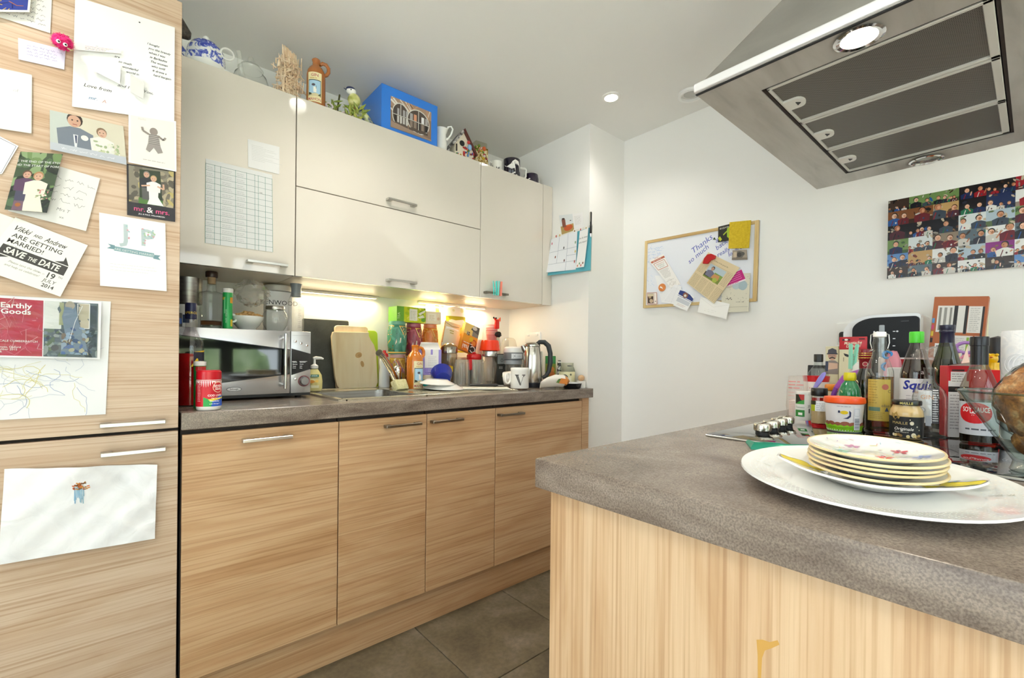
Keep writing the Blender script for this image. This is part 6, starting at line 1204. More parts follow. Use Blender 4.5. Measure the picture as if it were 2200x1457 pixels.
def lobed(o):
    for v in o.data.vertices:
        g = math.atan2(v.co.y, v.co.x); k = 1+.045*math.cos(4*g+.4)+.012*math.cos(8*g); v.co.x *= k; v.co.y *= k
t = oval('flower_plate', 'white lobed plate with yellow flowers under the small plates', (.655, -1.452, ZS+.0085), .124, .108, SQ, CH, A0); lobed(t.children[0])
p = PR(); YF = 'e4d23a'
def lob(u, v): g = math.atan2(v, u); k = 1+.045*math.cos(4*g+.4); return u*k, v*k
fp = disc(SQ, .124, .108)
for g0 in (1.75, 4.3, .2):
    p = PR()
    P = []
    for i in range(40):
        s_ = 2*PI*i/40; rr_ = .2+.05*math.cos(5*s_+g0); P.append((.82*math.cos(g0)+rr_*math.cos(s_)*.75, .82*math.sin(g0)+rr_*math.sin(s_)*1.3))
    P = [(x*min(1, .975/math.hypot(x, y)), y*min(1, .975/math.hypot(x, y))) for x, y in P]; p.poly(P, YF); p.line(P+[P[0]], .012, '8a8a86')
    for i in range(14): p.circ(.66*math.cos(g0+.3)+RN.uniform(-.12, .12), .66*math.sin(g0+.3)+RN.uniform(-.12, .12), RN.uniform(.01, .03), RN.choice(['5a82b8', '88a8c8', '4a5a5a', '7a8a80']), RN.uniform(.01, .03), 6)
    p.build('flower_print', lambda u, v, e: fp(*lob(u, v), e), t)
SM = [(0, .003), (.56, .0005), (.6, .0), (.66, .003), (.97, .0105), (1, .0118), (.99, .0138), (.95, .0128), (.66, .0065), (.56, .0045), (0, .004)]
names_ = ['lowest small gold-rimmed plate of the stack', 'second small gold-rimmed plate from the bottom of the stack', 'middle small gold-rimmed plate of the stack', 'fourth small gold-rimmed plate, just under the topmost one', 'topmost small floral plate with gold rim on the stack']
for k in range(5):
    o = oval('side_plate', names_[k], (.642+.003*((k*2) % 3), -1.457+.002*((k*5) % 3), ZS+.0165+.0062*k), .098, .073, SM, CHI, A0+.02*((k*7) % 5-2), (0, .0), 'small floral side plates', (1.0, .0128))
    p = PR()
    for i in range(26 if k == 4 else 8):
        g, r = RN.uniform(0, 6.3), RN.uniform(.68, .92); c = RN.choice(['b8d0b0', '8ab0c8', 'd89aa0', 'e0d89a', '9a8aa8']); p.line([(r*math.cos(g), r*math.sin(g)), (r*math.cos(g)+RN.uniform(-.1, .1), r*math.sin(g)+RN.uniform(-.1, .1))], .012, c)
    if k == 4:
        for g, r, c in ((3.5, .38, 'd83a30'), (.6, .45, 'c88ab0'), (1.9, .5, '8ac0a8'), (5.2, .5, 'c84a5a'), (4.4, .7, '8a9ac8'), (2.6, .74, '9aa87a')):
            for i in range(5): s_ = 2*PI*i/5; p.circ(r*math.cos(g)+.08*math.cos(s_), r*math.sin(g)+.08*math.sin(s_), .06, c, .035, 8, s_)
        for i in range(30): g, r = RN.uniform(0, 6.3), RN.uniform(.1, .6); p.line([(r*math.cos(g), r*math.sin(g)), (r*math.cos(g)+RN.uniform(-.12, .12), r*math.sin(g)+RN.uniform(-.12, .12))], .016, RN.choice(['a8c49a', '9ab4d0', 'd8a8b8', '8ab098', 'c8c070']))
    p.build('flower_print', disc(SM, .098, .073), o)
t = thing('green_wrapper', 'crumpled green foil wrapper beside the plates', 'wrapper', (.80, -1.275, ZS+.004))
m = MB(); m.tube([(.012, .05, .004), (-.02, .026, .003), (-.012, -.002, .005), (.0, -.03, .006), (.03, -.05, .008)], [(.002, .004), (.003, .009), (.002, .011), (.004, .008), (.002, .004)], 8); m.build('foil', M('1a8a70', .3, .3), t, 30)

# ------------------------------------------------------------------ jars and bottles on the hob
t = thing('sugar_bag', 'clear plastic bag with pale red print at the hob edge', 'bag', (1.3514, -1.1469, HB))
m = MB(); m.tube([(0, 0, .001), (0, 0, .03), (.002, 0, .075), (.004, 0, .105), (.003, 0, .118)], [(.020, .026), (.023, .029), (.022, .028), (.018, .026), (.003, .026)], 14)
m.build('bag', glass('faf6f4', .1, 1.5, .2), t, 40); MB().lathe([(0, .002), (.02, .002), (.021, .045), (0, .05)], 18).build('sugar', M('efe6e0', .8), t)
p = PR(); p.para(-.02, .1, .034, 3, .009, .003, 'd88a88', 2); p.para(-.02, .07, .034, 2, .009, .0015, 'e0a8a4', 3); p.para(-.018, .05, .03, 8, .005, .0015, 'd8b4b0', 4); p.build('print', wrap(lambda v: .027, face((1.351, -1.147)), .004), t, .006)
t = thing('herb_pot', 'white and green dried herb pot at the front of the hob jars', 'pot', (1.2849, -1.1827, HB))
HP = [(0, 0), (.0185, 0), (.0195, .003), (.0195, .068)]
MB().lathe(HP, 28).build('body', WPLAS, t); MB().lathe([(.019, .068), (.0198, .07), (.0198, .078), (0, .079)], 28).build('lid', WPLAS, t)
p = PR(); p.rect(-.021, .044, .023, .026, '1c2418'); p.poly([(-.012, .07), (.002, .07), (.002, .052), (-.006, .056)], 'b0241c'); p.poly([(-.021, .044), (.002, .044), (.002, .056), (-.010, .051)], '3a9a3a'); p.rect(-.021, .010, .024, .018, '2c8a3a'); p.rect(-.012, .014, .010, .007, 'f0f4ee'); p.text('Tomato', -.009, .033, .005, '6a7a6a'); p.rect(.013, .02, .003, .012, '30343a'); p.text('25', .014, .036, .006, '50504c'); p.build('label', wrap(HP, face((1.2849, -1.1827))), t, .005)
t = thing('spice_jar', 'spice jar with black lid and beige powder', 'jar', (1.2282, -1.2351, HB))
SJ = [(0, .001), (.0165, 0), (.018, .004), (.018, .068), (.0165, .074)]
MB().lathe(SJ, 28).build('glass_body', glass('e8e6e0', .02, 1.8), t); MB().lathe([(0, .002), (.0168, .003), (.0172, .058), (0, .06)], 26).build('powder', M('dcc49a', .8), t); MB().lathe([(.0172, .072), (.0182, .074), (.0182, .09), (.017, .092), (0, .092)], 30).build('lid', BLACK, t)
p = PR(); p.rect(-.021, .034, .06, .026, 'eceef0'); p.rect(-.021, .034, .012, .026, 'a8b414'); p.rect(-.021, .05, .014, .010, '2a3018'); p.para(-.006, .052, .022, 4, .005, .0015, 'a8b0c0', 4); p.build('label', wrap(SJ, face((1.2282, -1.2351))), t, .005)
t = thing('snack_tub', 'white tub with bright orange lid and bird picture', 'tub', (1.1536, -1.3055, HB))
ST = [(0, 0), (.0325, 0), (.034, .003), (.0375, .064)]
MB().lathe(ST, 40).build('body', M('f0ecee', .3), t); MB().lathe([(.038, .064), (.0405, .066), (.041, .071), (.0395, .078), (.037, .077), (0, .076)], 40).build('lid', M('f2551a', .3), t)
p = PR(); p.rect(-.056, .0015, .112, .011, '82c018'); GZ = [(-.056, .012)]+[(-.056+.0056*i, .0145+(.003 if i % 2 else 0)) for i in range(21)]+[(.056, .012)]; p.poly(GZ, 'f0f4e4'); p.poly([(x, y-.0012) for x, y in GZ], '82c018')
for x, r in ((-.026, .009), (-.012, .007), (.002, .010), (.016, .008), (.027, .007), (-.038, .008), (.04, .008)): p.circ(x, .0175, r, '9a5a44', r*.7)
p.put([[(x, y-.0008) for x, y in GZ]], '86c41c'); p.circ(.0, .045, .0075, 'e8c81e', .0042); p.circ(-.0095, .0465, .0022, '20284e', .003); p.poly([(.009, .05), (.013, .046), (.0125, .036), (.007, .031), (-.002, .0315), (.005, .034), (.0095, .039)], '2c345e')
p.rect(.018, .006, .013, .05, 'e6e6ee'); p.barcode(.0195, .008, .010, .024, '5a6478', 2, True); p.frame(.0195, .038, .010, .016, .0006, 'b0b4c4'); p.para(-.014, .058, .028, 1, .01, .0015, 'b8b4c0', 3); p.build('label', wrap(ST, face((1.1536, -1.3055))), t, .005)
t = thing('swing_top_bottle', 'clip-top clear glass bottle of pale olive oil', 'bottle', (1.1909, -1.3631, HB))
SB = [(0, .001), (.0245, 0), (.0265, .003), (.0265, .125), (.0255, .14), (.019, .162), (.0135, .178), (.0115, .192), (.0125, .198), (.013, .206), (.0118, .21), (.0118, .22)]
MB().lathe(SB, 36).build('glass_body', glass('f8faf6', .02, 1.8, .02, .25), t); MB().lathe([(0, .003), (.025, .004), (.0252, .128), (0, .129)], 30).build('oil', glass('c6b25a', .03, 1.3), t)
MB().lathe([(0, .216), (.0125, .219), (.013, .224), (.0115, .23), (0, .231)], 24).build('stopper', WPLAS, t)
fa = face((1.1909, -1.3631))
for s_ in (-1, 1):
    m = MB(); m.X = Matrix.Rotation(fa+PI/2, 4, 'Z'); m.tube([(s_*.012, 0, .226), (s_*.016, -.002, .224), (s_*.017, -.004, .205), (s_*.014, -.008, .192), (s_*.0185, .0, .186), (s_*.012, .006, .19)], .0011, 6); m.build('wire_clip', STEEL, t)
p = PR(); p.rect(-.022, .028, .044, .094, 'b8a048'); p.circ(.011, .105, .0065, 'a85a48'); p.para(-.02, .116, .018, 9, .006, .0012, '8a7838', 3); p.text('C', .019, .092, .007, '4a4430'); p.rect(-.020, .05, .022, .009, '5a7a68'); p.text('oliva', .012, .06, .006, '3c4a5a'); p.para(-.018, .046, .03, 4, .004, .001, '8a7838', 4); p.poly([(.01, .05), (.014, .06), (.018, .05)], '30486a'); p.build('label', wrap(SB, fa), t, .005)
t = thing('mustard_jar', 'mustard jar with black lid and black label', 'jar', (1.1422, -1.4182, HB))
MJ = [(0, 0), (.0245, 0), (.0275, .003), (.028, .045), (.0285, .05), (.027, .06), (.0225, .068), (.0225, .071)]
MB().lathe(MJ, 36).build('glass_body', M('d2b47c', .12, coat=.6), t); MB().lathe([(.0235, .0705), (.0252, .071), (.0255, .078), (.0245, .0805), (0, .081)], 36).build('lid', M('14130f', .25), t)
p = PR(); p.rect(-.05, .003, .1, .044, '121214'); p.poly([(-.028, .047), (-.026, .055), (-.022, .052), (-.016, .057), (-.014, .05), (-.010, .047), (-.012, .042), (-.016, .044), (-.019, .039), (-.022, .043)], 'a88a4a'); p.text('MAILLE', -.011, .031, .0055, 'c8b074', 0, 'c', .0, 0, 1.1); p.text('Originale', -.004, .0185, .0062, 'f0eee8', 0, 'c', .01, .3); p.text('Dijon Mustard', -.008, .0135, .0028, 'd8d4c8')
for x, y, r in ((.009, .034, .0035), (.018, .027, .0012), (.012, .009, .0042), (.003, .006, .003), (-.022, .008, .0026), (.022, .02, .001), (.006, .041, .001)): p.circ(x, y, r, 'e6dcc4', r*1.2)
for i in range(10): p.circ(RN.uniform(-.02, .022), RN.uniform(.005, .009), .003, RN.choice(['b8965a', 'd8c48a', '8a6a3a']))
fm_ = face((1.1422, -1.4182)); p.build('label', wrap(MJ, fm_), t, .005); p = PR(); p.text('MAILLE', 0, .0728, .0048, 'd8c878', 0, 'c', .02); p.build('lid_print', wrap([(.0252, .071), (.0255, .079)], fm_), t, .005)
t = thing('clear_bottle', 'empty clear round-shouldered bottle with white back label', 'bottle', (1.2224, -1.4454, HB))
CB = [(0, .012), (.027, .0), (.0295, .003), (.0295, .06), (.029, .085), (.0255, .1), (.018, .11), (.0115, .118), (.0095, .126), (.0095, .142), (.0108, .144), (.0108, .15)]
MB().lathe(CB, 36).build('glass_body', glass('f8faf9', .02, 1.8, .03, .2), t); fc = face((1.2224, -1.4454))
p = PR(); p.rect(-.02, .03, .024, .07, 'd8dadf'); p.rect(.004, .03, .012, .075, '3c3c44'); p.para(.005, .1, .010, 14, .005, .0022, 'd0d0d4', 3, .05); p.rect(-.02, .026, .012, .02, 'a8cc28'); p.circ(-.012, .058, .006, '9aa0a4'); p.circ(-.012, .058, .0045, 'd8dadf'); p.rect(-.006, .024, .009, .022, 'aeb6c4'); p.text('GIN', -.004, .082, .009, 'c89a78'); p.build('label', wrap(CB, fc), t, .005)
t = thing('sauce_bottle', 'dark fish sauce bottle with lime green cap', 'bottle', (1.4312, -1.3956, ZS+.0006))
FB = [(0, 0), (.031, 0), (.0325, .004), (.0325, .135), (.0305, .148), (.0215, .185), (.014, .21), (.0125, .222)]
MB().lathe(FB, 36).build('glass_body', glass('dcd4d0', .02, 1.8), t); MB().lathe([(0, .003), (.0315, .004), (.0315, .135), (.0295, .148), (.0228, .174), (0, .175)], 32).build('sauce', M('2a0e0a', .1), t); MB().lathe([(.0148, .217), (.0152, .219), (.0152, .243), (.014, .246), (0, .246)], 20).build('cap', M('54d838', .3), t)
fs = face((1.4312, -1.3956)); p = PR(); p.rect(-.05, .03, .1, .095, 'f0eef4'); p.text('Squid', .006, .098, .022, '2430a8', 0, 'c', .03, .2, .95); p.text('BRAND', .012, .088, .006, 'c8884a'); p.para(-.02, .08, .04, 4, .007, .002, 'c8c4d0', 5); p.circ(.01, .062, .012, 'd88a4a'); p.text('a', .012, .137, .012, 'c4b4b8'); p.build('label', wrap(FB, fs), t, .005)
t = thing('wine_bottle', 'green wine bottle with dark foil neck', 'bottle', (1.387, -1.4570, HB))
WB = [(0, .01), (.026, .0), (.028, .004), (.028, .13), (.0265, .155), (.019, .185), (.0135, .21), (.0125, .25)]
MB().lathe(WB, 36).build('glass_body', glass('7a8a3a', .02, 1.8), t); MB().lathe([(0, .004), (.0268, .005), (.0268, .13), (.02, .17), (0, .172)], 30).build('wine', M('2e3410', .1), t); MB().lathe([(.0132, .2), (.0138, .205), (.0134, .232), (.0148, .234), (.0148, .238), (.0138, .24), (.0148, .243), (.0148, .252), (0, .253)], 28).build('foil', M('20203a', .25), t)
t = thing('red_carton', 'tall red and white carton with torn flap', 'carton', (1.2545, -1.4815, HB), face((1.2545, -1.4815))+PI/2+.5)
MB().box(-.019, .019, -.014, .014, 0, .155, 0, .0008, 1).build('carton', M('c8142a', .35), t, 0); m = MB(); m.add([(-.019, -.014, .155), (.019, -.014, .155), (.022, -.018, .163), (-.02, -.03, .158)], [(0, 1, 2, 3)]); m.build('torn_flap', M('e8d4c8', .6), t, 0)
m = MB(); m.add([(.019, -.014, .155), (.019, .014, .155), (.03, .012, .20), (.026, .004, .185), (.022, -.008, .165)], [(0, 1, 2, 3, 4)]); m.build('torn_flap', M('f0dcd4', .6), t, 0)
p = PR(); p.rect(-.018, .0, .036, .153, 'ece8ea'); p.rect(-.018, .122, .036, .031, 'd01828'); p.rect(-.014, .118, .028, .024, 'f0ecea'); p.para(-.012, .136, .022, 4, .005, .0015, '9a9494', 3); p.rect(-.012, .143, .022, .004, '3a1a1a'); p.rect(-.018, .098, .036, .012, '1c1a1c'); p.circ(.008, .075, .007, '1c1a1c'); p.circ(.008, .075, .0052, 'ece8ea'); p.para(-.015, .09, .024, 12, .0065, .0016, 'a8a0a4', 4); p.build('print', flat('y', -.0142), t)
t = thing('soy_bottle', 'soy sauce bottle with black cap and silver label', 'bottle', (1.1855, -1.5237, HB))
SY = [(0, 0), (.0265, 0), (.028, .004), (.0285, .1), (.0275, .115), (.02, .138), (.0135, .156), (.0118, .17)]
MB().lathe(SY, 36).build('glass_body', glass('d8d2c8', .02, 1.8), t); MB().lathe([(0, .002), (.0275, .004), (.0278, .088), (0, .089)], 30).build('sauce', M('120a08', .1), t); MB().lathe([(.0132, .158), (.0134, .196), (.0144, .197), (.0144, .212), (.0136, .215), (0, .215)], 28).build('cap', M('121218', .25), t)
fy = face((1.1855, -1.5237)); p = PR(); p.rect(-.05, .018, .1, .066, 'c8cad4'); p.circ(-.006, .062, .026, 'd01420', .021, 24); p.text('SOY', -.017, .064, .0095, 'f4f0f0', 0, 'c', .02, fit=.015); p.text('SAUCE', .005, .064, .0095, 'f4f0f0', 0, 'c', .02, fit=.022); p.text('*', -.008, .05, .014, 'f4f0f0', 0, 'c', .03); p.para(-.02, .028, .05, 1, .01, .003, '505460', 4); p.build('label', wrap(SY, fy), t, .005)
# glass bowl with bread
t = thing('glass_vase_bowl', 'flared glass bowl holding brown bread in plastic', 'bowl', (.902, -1.609, ZS+.0063))
MB().lathe([(0, .0), (.034, .0), (.036, .003), (.034, .008), (.0325, .016), (.094, .118), (.0955, .12), (.0925, .12), (.030, .02), (0, .016)], 56).build('glass_body', glass('f6fbf9', .01, 1.7), t)
MB().torus((0, 0, .1195), .0945, .0016, 'z', 56, 8).build('rim', glass('c4d8d0', .02, 1.8), t)
BRD = blotch([(.3, '4a2a14'), (.44, '8a5428'), (.56, 'b47a40'), (.7, 'd8b484')], 34, .8, bump=1, fine=(260, .5), dist=.5)
b = thing('bread_loaf', 'crusty brown bread chunk wrapped in film in the glass bowl', 'bread', (.905, -1.612, ZS+.052))
MB().ball((0, .002, .058), (.056, .052, .058), 30, 0, .09, 3).build('crust', BRD, b, 60)
o = crumple((0, .002, .058), (.060, .056, .063), 5, 26, .05).build('film', glass('fcfcfb', .1, 1.5), b, 20)
MB().ball((-.006, .012, .004), (.026, .024, .026), 20, 0, .09, 5).build('crust', BRD, b, 60)
# kitchen roll
t = thing('kitchen_roll', 'white embossed kitchen roll on a stand', 'kitchen roll', (1.222, -1.606, HB))
KR = blotch([(.4, 'eef1f6'), (.6, 'f8f9fb')], 40, .85, bump=.5, dist=2)
MB().lathe([(.02, .012), (.0535, .012), (.0545, .016), (.0545, .222), (.0535, .226), (.02, .226)], 48).build('roll', KR, t); MB().lathe([(0, 0), (.06, 0), (.06, .008), (0, .01)], 36).build('stand_base', M('3a3a3a', .4), t)
for k in range(14):
    a = face((1.222, -1.606))-.6+.15*(k % 7); z = .06+.1*(k//7); m = MB()
    for r in (.008, .014, .020): m.torus((0, 0, 0), r, .0006, 'z', 20, 4)
    m.X = Matrix(); o = m.build('embossed_ring', M('f2f4f8', .85), t, 40, (.0544*math.cos(a), .0544*math.sin(a), z), (0, PI/2, a)); 
MB().lathe([(0, .01), (.006, .01), (.006, .238), (0, .238)], 16).build('stand_pole', STEEL, t); MB().ball((0, 0, .243), (.011, .011, .008), 16).build('stand_knob', M('78a828', .3), t)

# ------------------------------------------------------------------ behind, along the end wall
t = thing('coffee_machine', 'white and charcoal pod coffee machine at the end wall', 'coffee machine', (0, 0, ZS))
def arch(y0, y1, z0, z1, r, r2, n=10): # left edge y0 (larger y), right y1
    P = [(y0, z0)]
    for i in range(n+1): g = PI/2*i/n; P.append((y0-r+r*math.cos(g), z1-r*.62+r*.62*math.sin(g)))
    for i in range(5): g = PI/2*i/4; P.append((y1+r2-r2*math.sin(g), z1-r2+r2*math.cos(g)))
    return P+[(y1, z0)]
cw_ = arch(-1.128, -1.343, .001, .333, .10, .012); MB().prism(cw_, 1.905, 2.12, 'yz').build('housing', M('eeeef0', .2, coat=.4), t, 40)
MB().prism(arch(-1.1585, -1.3415, .03, .322, .07, .012), 1.889, 1.906, 'yz').build('water_tank', M('0d0f13', .42, spec=.3), t, 40)
MB().box(1.884, 1.890, -1.252, -1.236, .14, .295, 0, .003, 2).build('level_window', M('a8b0b8', .2), t, 30); MB().box(1.886, 1.890, -1.315, -1.295, .304, .308).build('tank_slot', BLACK, t, 0)
p = PR(); [p.rect(-.22+.0+dx, z, .007, .003, 'e8ecf0') for dx, z in ((.0, .27), (.045, .27), (.045, .245), (.045, .22))]; p.circ(-.226, .2715, .003, 'e8ecf0'); p.circ(-.163, .2715, .003, 'e8ecf0'); p.build('marks', lambda u, v, e: Vector((1.8885-e, -1.4485-u, v)), t)
t = thing('single_socket', 'white wall socket with black plug behind the coffee machine', 'socket', (XB, -1.046, 1.168))
MB().box(-.009, 0, -.086, 0, 0, .088, 0, .003, 2).build('plate', WPLAS, t, 30); MB().box(-.04, -.009, -.062, -.014, .002, .052, 0, .01, 3).build('plug', BLACKM, t, 40)
t = thing('food_carton', 'tall orange food carton showing white nutrition panels and barcode', 'box', (1.95, -1.343, ZS+.0008), 0, None, (.075, 0, 0))
MB().box(0, .05, -.128, 0, 0.0, .388, 0, .001, 1).build('carton', blotch([(.3, '8c3c0e'), (.5, 'aa5218'), (.7, 'bc6626')], 5, .4, (1, 1, .15), 6, .5), t, 0)
p = PR(.128, .388); p.rect(.012, .27, .052, .088, 'e6e2dc'); p.rect(.016, .276, .006, .076, '8a8680'); p.rect(.028, .276, .007, .076, '9a9690'); p.rect(.042, .276, .005, .076, '8a8680'); p.rect(.052, .27, .009, .088, '1e1412'); p.rect(.064, .27, .016, .088, 'e6e2dc'); p.rect(.078, .266, .007, .092, '1e1412'); p.rect(.086, .27, .032, .086, 'e6e2dc'); p.rect(.117, .26, .005, .095, '1e1412'); p.para(.09, .348, .024, 13, .006, .0016, 'a8a4a0', 3)
p.rect(.04, .2, .016, .06, 'e6e2dc'); p.rect(.052, .2, .004, .06, '1e1412'); p.rect(.058, .17, .044, .09, 'e6e2dc'); p.rect(.088, .18, .006, .075, '8ab03a'); p.rect(.106, .17, .012, .09, 'e6e2dc'); p.rect(.118, .17, .006, .09, '1e1412'); p.para(.062, .25, .024, 12, .006, .0016, 'b0aca8', 5); p.rect(.014, .186, .024, .046, 'f2f0ee'); p.barcode(.017, .19, .018, .036, '4a4a4c', 3, True)
[p.rect(.001, .30-.022*i, .006, .016, c) for i, c in enumerate(['4a90c8', 'c83a6a', 'e0c030', '1a1a1a'])]
p.circ(.044, .267, .006, 'f0eeea'); p.build('print', flat('x', 0), t)
p = PR(.05, .385); p.rect(0, .2, .05, .185, 'e6e4c4'); p.rect(0, .12, .05, .09, 'c8b46a'); p.circ(.02, .32, .03, 'f0eed8', .05); p.rect(0, .235, .05, .012, '6ab0a0'); p.circ(.012, .21, .012, '2a8ac8', .02)
packet('pasta_bag', 'pale green and yellow bag behind the orange carton', 'packet', 2.06, -1.468, .05, .385, .03, ZS+.001, 'dcd8b0', p, 0, 0, -PI/2+.1)
t = thing('moustache_pack', 'red-headed novelty moustache card pack leaning at the back', 'card pack', (1.73, -1.156, ZS+.001), 0, None, (0, .04, 0))
MB().box(0, .006, -.075, 0, 0, .2055, 0, .0006, 1).build('backing_card', M('d9d2b0', .4), t, 0); MB().box(0, .004, -.076, .001, .206, .249, 0, .0015, 2).build('header_card', M('c01e2c', .35), t, 30)
p = PR(); p.rect(.008, .236, .022, .005, '20101a'); p.circ(.019, .239, .005, 'f0ece0', .0035); p.rect(.054, .239, .016, .005, '5a0e18'); p.text('Moustache', .038, .224, .0098, 'f4ead0', .05, 'c', .012, .25, .8); p.text('Disguise!', .04, .2135, .0098, 'f4ead0', .05, 'c', .012, .25, .8)
p.poly([(.012, .193), (.022, .19), (.03, .186), (.038, .19), (.052, .193), (.044, .182), (.034, .18), (.03, .182), (.024, .18), (.016, .184)], '1c1a1c'); p.rect(.012, .165, .0014, .014, '504a40'); p.build('print', flat('x', -.0012), t)
t = thing('photo_packet', 'beige packet with photo of a man in a dark cap', 'packet', (1.75, -1.1125, ZS+.001))
MB().box(0, .012, -.038, 0, 0, .217, 0, .001, 1).build('packet', M('d8d0ae', .45), t, 0)
p = PR(); p.clip = (.0, .12, .038, .217); p.circ(.02, .186, .013, 'c89a82', .018); p.poly([(.006, .19), (.008, .205), (.02, .211), (.032, .205), (.034, .19)], '44404a'); p.rect(.004, .189, .032, .004, '36323a'); p.poly([(.011, .177), (.02, .181), (.029, .177), (.029, .173), (.02, .176), (.011, .173)], '241e1c'); p.rect(.011, .183, .018, .0018, '5a5458'); p.poly([(0, .12), (0, .16), (.012, .168), (.028, .168), (.038, .16), (.038, .12)], '8a7e78'); p.rect(0, .13, .008, .035, '28304e'); p.poly([(.008, .135), (.036, .14), (.036, .158), (.01, .16)], 'd8b49a'); p.clip = None; p.build('photo_print', flat('x', 0), t, gloss=True)
peg('clothes_peg', 'mint green clothes peg clipped on the white pouch', (1.545, -1.236, ZS+.178), '8cd8c0', .9, .08, None, 1)
t = thing('white_pouch', 'crumpled white food pouch under the mint peg', 'pouch', (1.578, -1.238, ZS+.001))
m = MB(); m.ball((.02, .01, .06), (.055, .05, .062), 22, 0, .08, 4); m.ball((-.02, -.012, .115), (.03, .026, .05), 18, 0, .08, 6); m.build('pouch', M('e6e2dc', .45), t, 30)
t = thing('purple_spatula', 'purple plastic spatula behind the yellow-capped bottle', 'spatula', (1.46, -1.245, ZS+.1))
MB().tube([(0, .03, -.01), (0, .01, .018), (0, -.01, .03), (.002, -.035, .046)], [(.008, .004), (.014, .005), (.012, .005), (.004, .003)], 10).build('blade', M('9a4aa8', .35), t); MB().tube([(0, .03, -.01), (.0, .036, -.03), (.0, .034, -.099)], [.006, .007, .006], 10).build('handle', M('7a3a9a', .35), t)
t = thing('red_neck_bottle', 'dark bottle with red and gold neck foil', 'bottle', (1.45, -1.285, ZS+.0006))
MB().lathe([(0, 0), (.024, 0), (.025, .004), (.025, .1), (.022, .125), (.0145, .142), (.0135, .15)], 30).build('glass_body', M('15140f', .06, coat=.6), t); MB().lathe([(.0138, .146), (.014, .17), (.0155, .172), (.0155, .198), (.0145, .202), (0, .202)], 28).build('neck_foil', M('7a1420', .25), t)
for z in (.177, .184, .19): MB().torus((0, 0, z), .0157, .0012, 'z', 28, 6).build('gold_band', M('c8a050', .25, .8), t)
p = PR(); p.circ(.0, .16, .006, 'd8c8b0'); p.circ(0, .16, .005, '9a2030'); p.build('seal', wrap(lambda v: .0145, face((1.45, -1.285))), t, .004)
t = thing('green_bottle', 'green squeezy bottle with yellow cap behind the tub', 'bottle', (1.36, -1.27, HB))
GB = [(0, 0), (.024, 0), (.0255, .006), (.0255, .07), (.024, .085), (.018, .1), (.0115, .109), (.0105, .114)]
MB().lathe(GB, 32).build('body', M('1f7a48', .1, coat=.6), t); MB().lathe([(.0122, .109), (.014, .111), (.0145, .118), (.0135, .128), (.0125, .131), (0, .131)], 24).build('cap', M('d8cc1a', .3), t); MB().lathe([(.0258, .06), (.0262, .062), (.0262, .066), (.0258, .068)], 30).build('label_edge', M('d8d0a8', .4), t)
t = thing('red_bucket_tub', 'red and white plastic tub at the back of the hob', 'tub', (1.5726, -1.1334, ZS+.0006))
RT_ = [(0, 0), (.03, 0), (.0335, .09), (.0375, .118)]
MB().lathe(RT_+[(.036, .118), (.032, .09), (.028, .004), (0, .004)], 32).build('body', M('c8161e', .3), t); p = PR(); p.rect(-.045, .05, .09, .045, 'efe8e4'); p.poly([(-.045, .095), (.05, .085), (.05, .1), (-.045, .1)], 'efe8e4'); p.circ(-.015, .082, .004, 'c8161e'); p.circ(-.024, .084, .003, 'c8161e'); p.circ(.0, .08, .005, 'c8161e', .003); p.build('label', wrap(RT_, face((1.5726, -1.1334))), t, .005)
t = thing('measuring_spoon', 'lilac plastic baby spoon sticking up from the jars', 'spoon', (1.452, -1.172, ZS+.07))
MB().tube([(0, .03, -.0695), (0, .024, -.02), (0, .012, .01), (0, .004, .026), (0, -.006, .044), (0, -.014, .058), (0, -.018, .064)], [(.004, .003), (.004, .003), (.005, .003), (.010, .004), (.012, .004), (.009, .004), (.003, .002)], 12).build('spoon', M('8a84d8', .3), t)
tag(MB().box(-.01, .01, -.03, .03, -.004, .016, 0, .005, 2).build('orange_clip', M('f09018', .3), None, 40, (1.5, -1.207, ZS+.082), (0, 0, .5)), 'small orange plastic clip on the foil tin behind the jars', 'clip')
tag(MB().lathe([(0, 0), (.022, 0), (.022, .072), (.02, .076), (0, .076)], 24).build('foil_tin', M('b8a890', .3, .6), None, 40, (1.5, -1.207, ZS+.0006)), 'small dull tin below the orange clip', 'tin')
t = thing('cream_box', 'narrow cream and red box behind the green bottle', 'box', (1.43, -1.318, ZS+.0008), .3)
MB().box(-.012, .012, -.012, .012, 0, .115, 0, .0008, 1).build('carton', M('e8dcc4', .4), t, 0); MB().box(-.0125, .0125, -.0125, .0125, .0, .02).build('red_band', M('c01e28', .4), t, 0)
t = thing('vodka_bottle', 'clear bottle with black screw cap at the back corner', 'bottle', (1.75, -1.0915, ZS+.0006))
MB().lathe([(0, 0), (.032, 0), (.033, .004), (.033, .105), (.03, .125), (.014, .15), (.0125, .165)], 30).build('glass_body', glass('e8ecec', .02, 1.8), t); MB().lathe([(.0125, .162), (.0142, .164), (.0142, .188), (.013, .19), (0, .19)], 24).build('cap', M('16161a', .3), t)
t = thing('framed_picture', 'little black framed picture standing at the end wall', 'picture frame', (1.85, -1.025, ZS+.001), 0, None, (0, .1, 0))
MB().box(0, .012, -.09, 0, 0, .15, 0, .002, 1).build('frame', BLACKM, t, 30); MB().box(-.001, .001, -.078, -.012, .012, .138).build('picture', M('8a8c8e', .2), t, 0)
t = thing('toy_holder', 'pink plastic beaker with blue scissors handles in it', 'beaker', (1.75, -1.297, ZS+.001))
MB().lathe([(0, 0), (.022, 0), (.0225, .15), (.02, .17), (.014, .19), (.010, .2), (0, .202)], 28).build('beaker', M('d88a9a', .4), t)
for z, y in ((.188, .012), (.150, .014)): MB().torus((-.012, y, z), .011, .004, 'x', 18, 8).build('scissor_loop', M('3a90d8', .35), t)
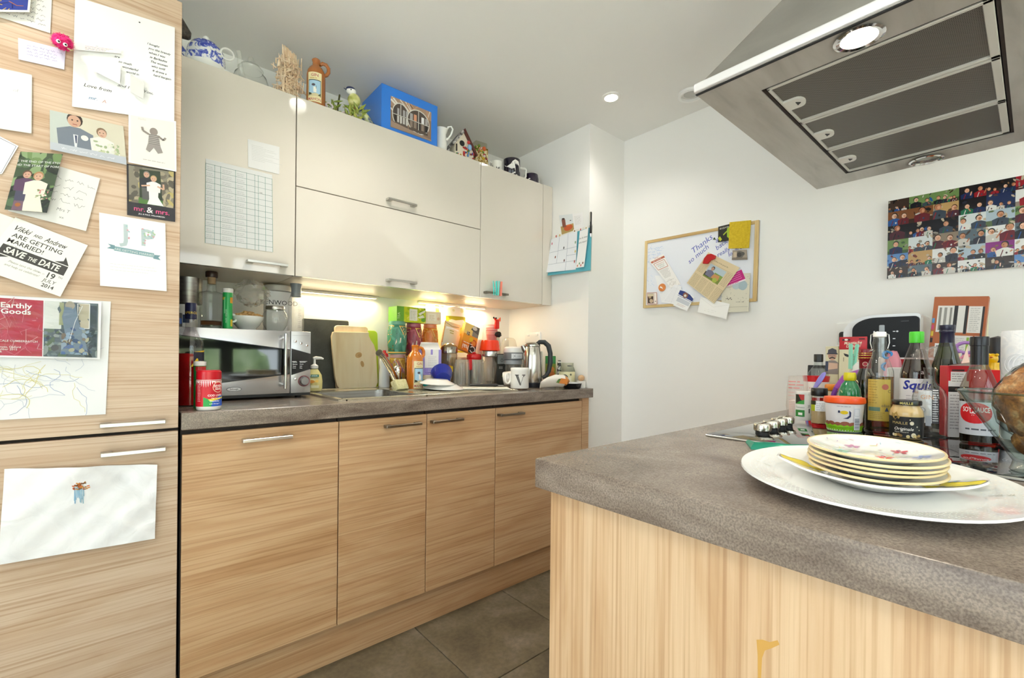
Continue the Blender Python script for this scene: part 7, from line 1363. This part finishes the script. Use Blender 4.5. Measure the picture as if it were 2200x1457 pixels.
t = thing('scissors', 'pink and purple handled kitchen scissors behind the bottles', 'scissors', (1.56, -1.475, ZS+.155))
for c, z, col in ((.004, .052, 'a87ac0'), (-.002, .018, 'e08aa8')): MB().torus((0, c-.006, z), .017, .0045, 'x', 22, 10, sx=1.1, sy=.8).build('handle_loop', M(col, .35), t)
MB().tube([(0, .008, .04), (0, .012, .0), (.002, .01, -.10), (0, .008, -.154)], [(.005, .003), (.006, .003), (.006, .002), (.001, .001)], 8).build('blade', STEEL, t)
t = thing('red_box', 'glossy red box behind the torn carton', 'box', (1.42, -1.512, ZS+.0066), .25)
MB().box(-.03, .03, -.032, .03, 0, .145, 0, .001, 1).build('carton', M('d81418', .3), t, 0)
t = thing('honey_bottle', 'yellow bear-shaped honey bottle beside the kitchen roll', 'bottle', (1.6, -1.524, ZS+.0006))
YL = M('e8b808', .25, coat=.3); MB().lathe([(0, 0), (.022, 0), (.026, .05), (.022, .1), (.013, .15), (.0125, .163), (.0128, .168), (0, .17)], 26).build('body', YL, t); MB().ball((0, 0, .178), (.0115, .011, .014), 18).build('head', YL, t); MB().ball((-.008, .006, .188), (.004, .004, .004), 8).build('ear', YL, t); MB().ball((-.008, -.008, .188), (.004, .004, .004), 8).build('ear', YL, t); MB().ball((-.012, .002, .182), (.003, .003, .002), 8).build('nose', M('d8641a', .4), t)
t = thing('pepper_mill', 'black round-topped mill beside the kitchen roll', 'mill', (1.75, -1.527, ZS+.0006))
MB().lathe([(0, 0), (.022, 0), (.018, .08), (.02, .19), (.021, .22), (.016, .238), (0, .243)], 26).build('mill', M('242228', .35), t)
t = thing('snack_box', 'white box with red corner label lying under plastic film', 'box', (1.83, -1.30, ZS+.0008), .1)
MB().box(-.05, .05, -.06, .05, 0, .18, 0, .001, 1).build('carton', M('ece8ea', .4), t, 0); p = PR(); p.rect(-.01, .135, .03, .04, 'b8101e'); p.text('Tea', .006, .148, .01, 'f8f0f0'); p.build('print', flat('x', -.05), t)
tag(crumple((0, 0, 0), (.05, .06, .03), 9, 22, .16).build('plastic_film_bag', FILM, None, 12, (1.78, -1.40, ZS+.185)), 'crumpled clear film bag below the coffee machine', 'bag')
tag(MB().box(-.05, .05, -.06, .06, 0, .155, 0, .002, 1).build('grey_box', M('8a8680', .5), None, 0, (1.79, -1.43, ZS+.0008)), 'plain grey carton under the crumpled film bag', 'box')
tag(MB().box(-.045, .045, -.03, .03, 0, .15, 0, .002, 1).build('white_tin', M('d4d0cc', .4), None, 30, (1.6, -1.345, ZS+.0008)), 'pale tin with grey lid behind the clip-top bottle', 'tin')
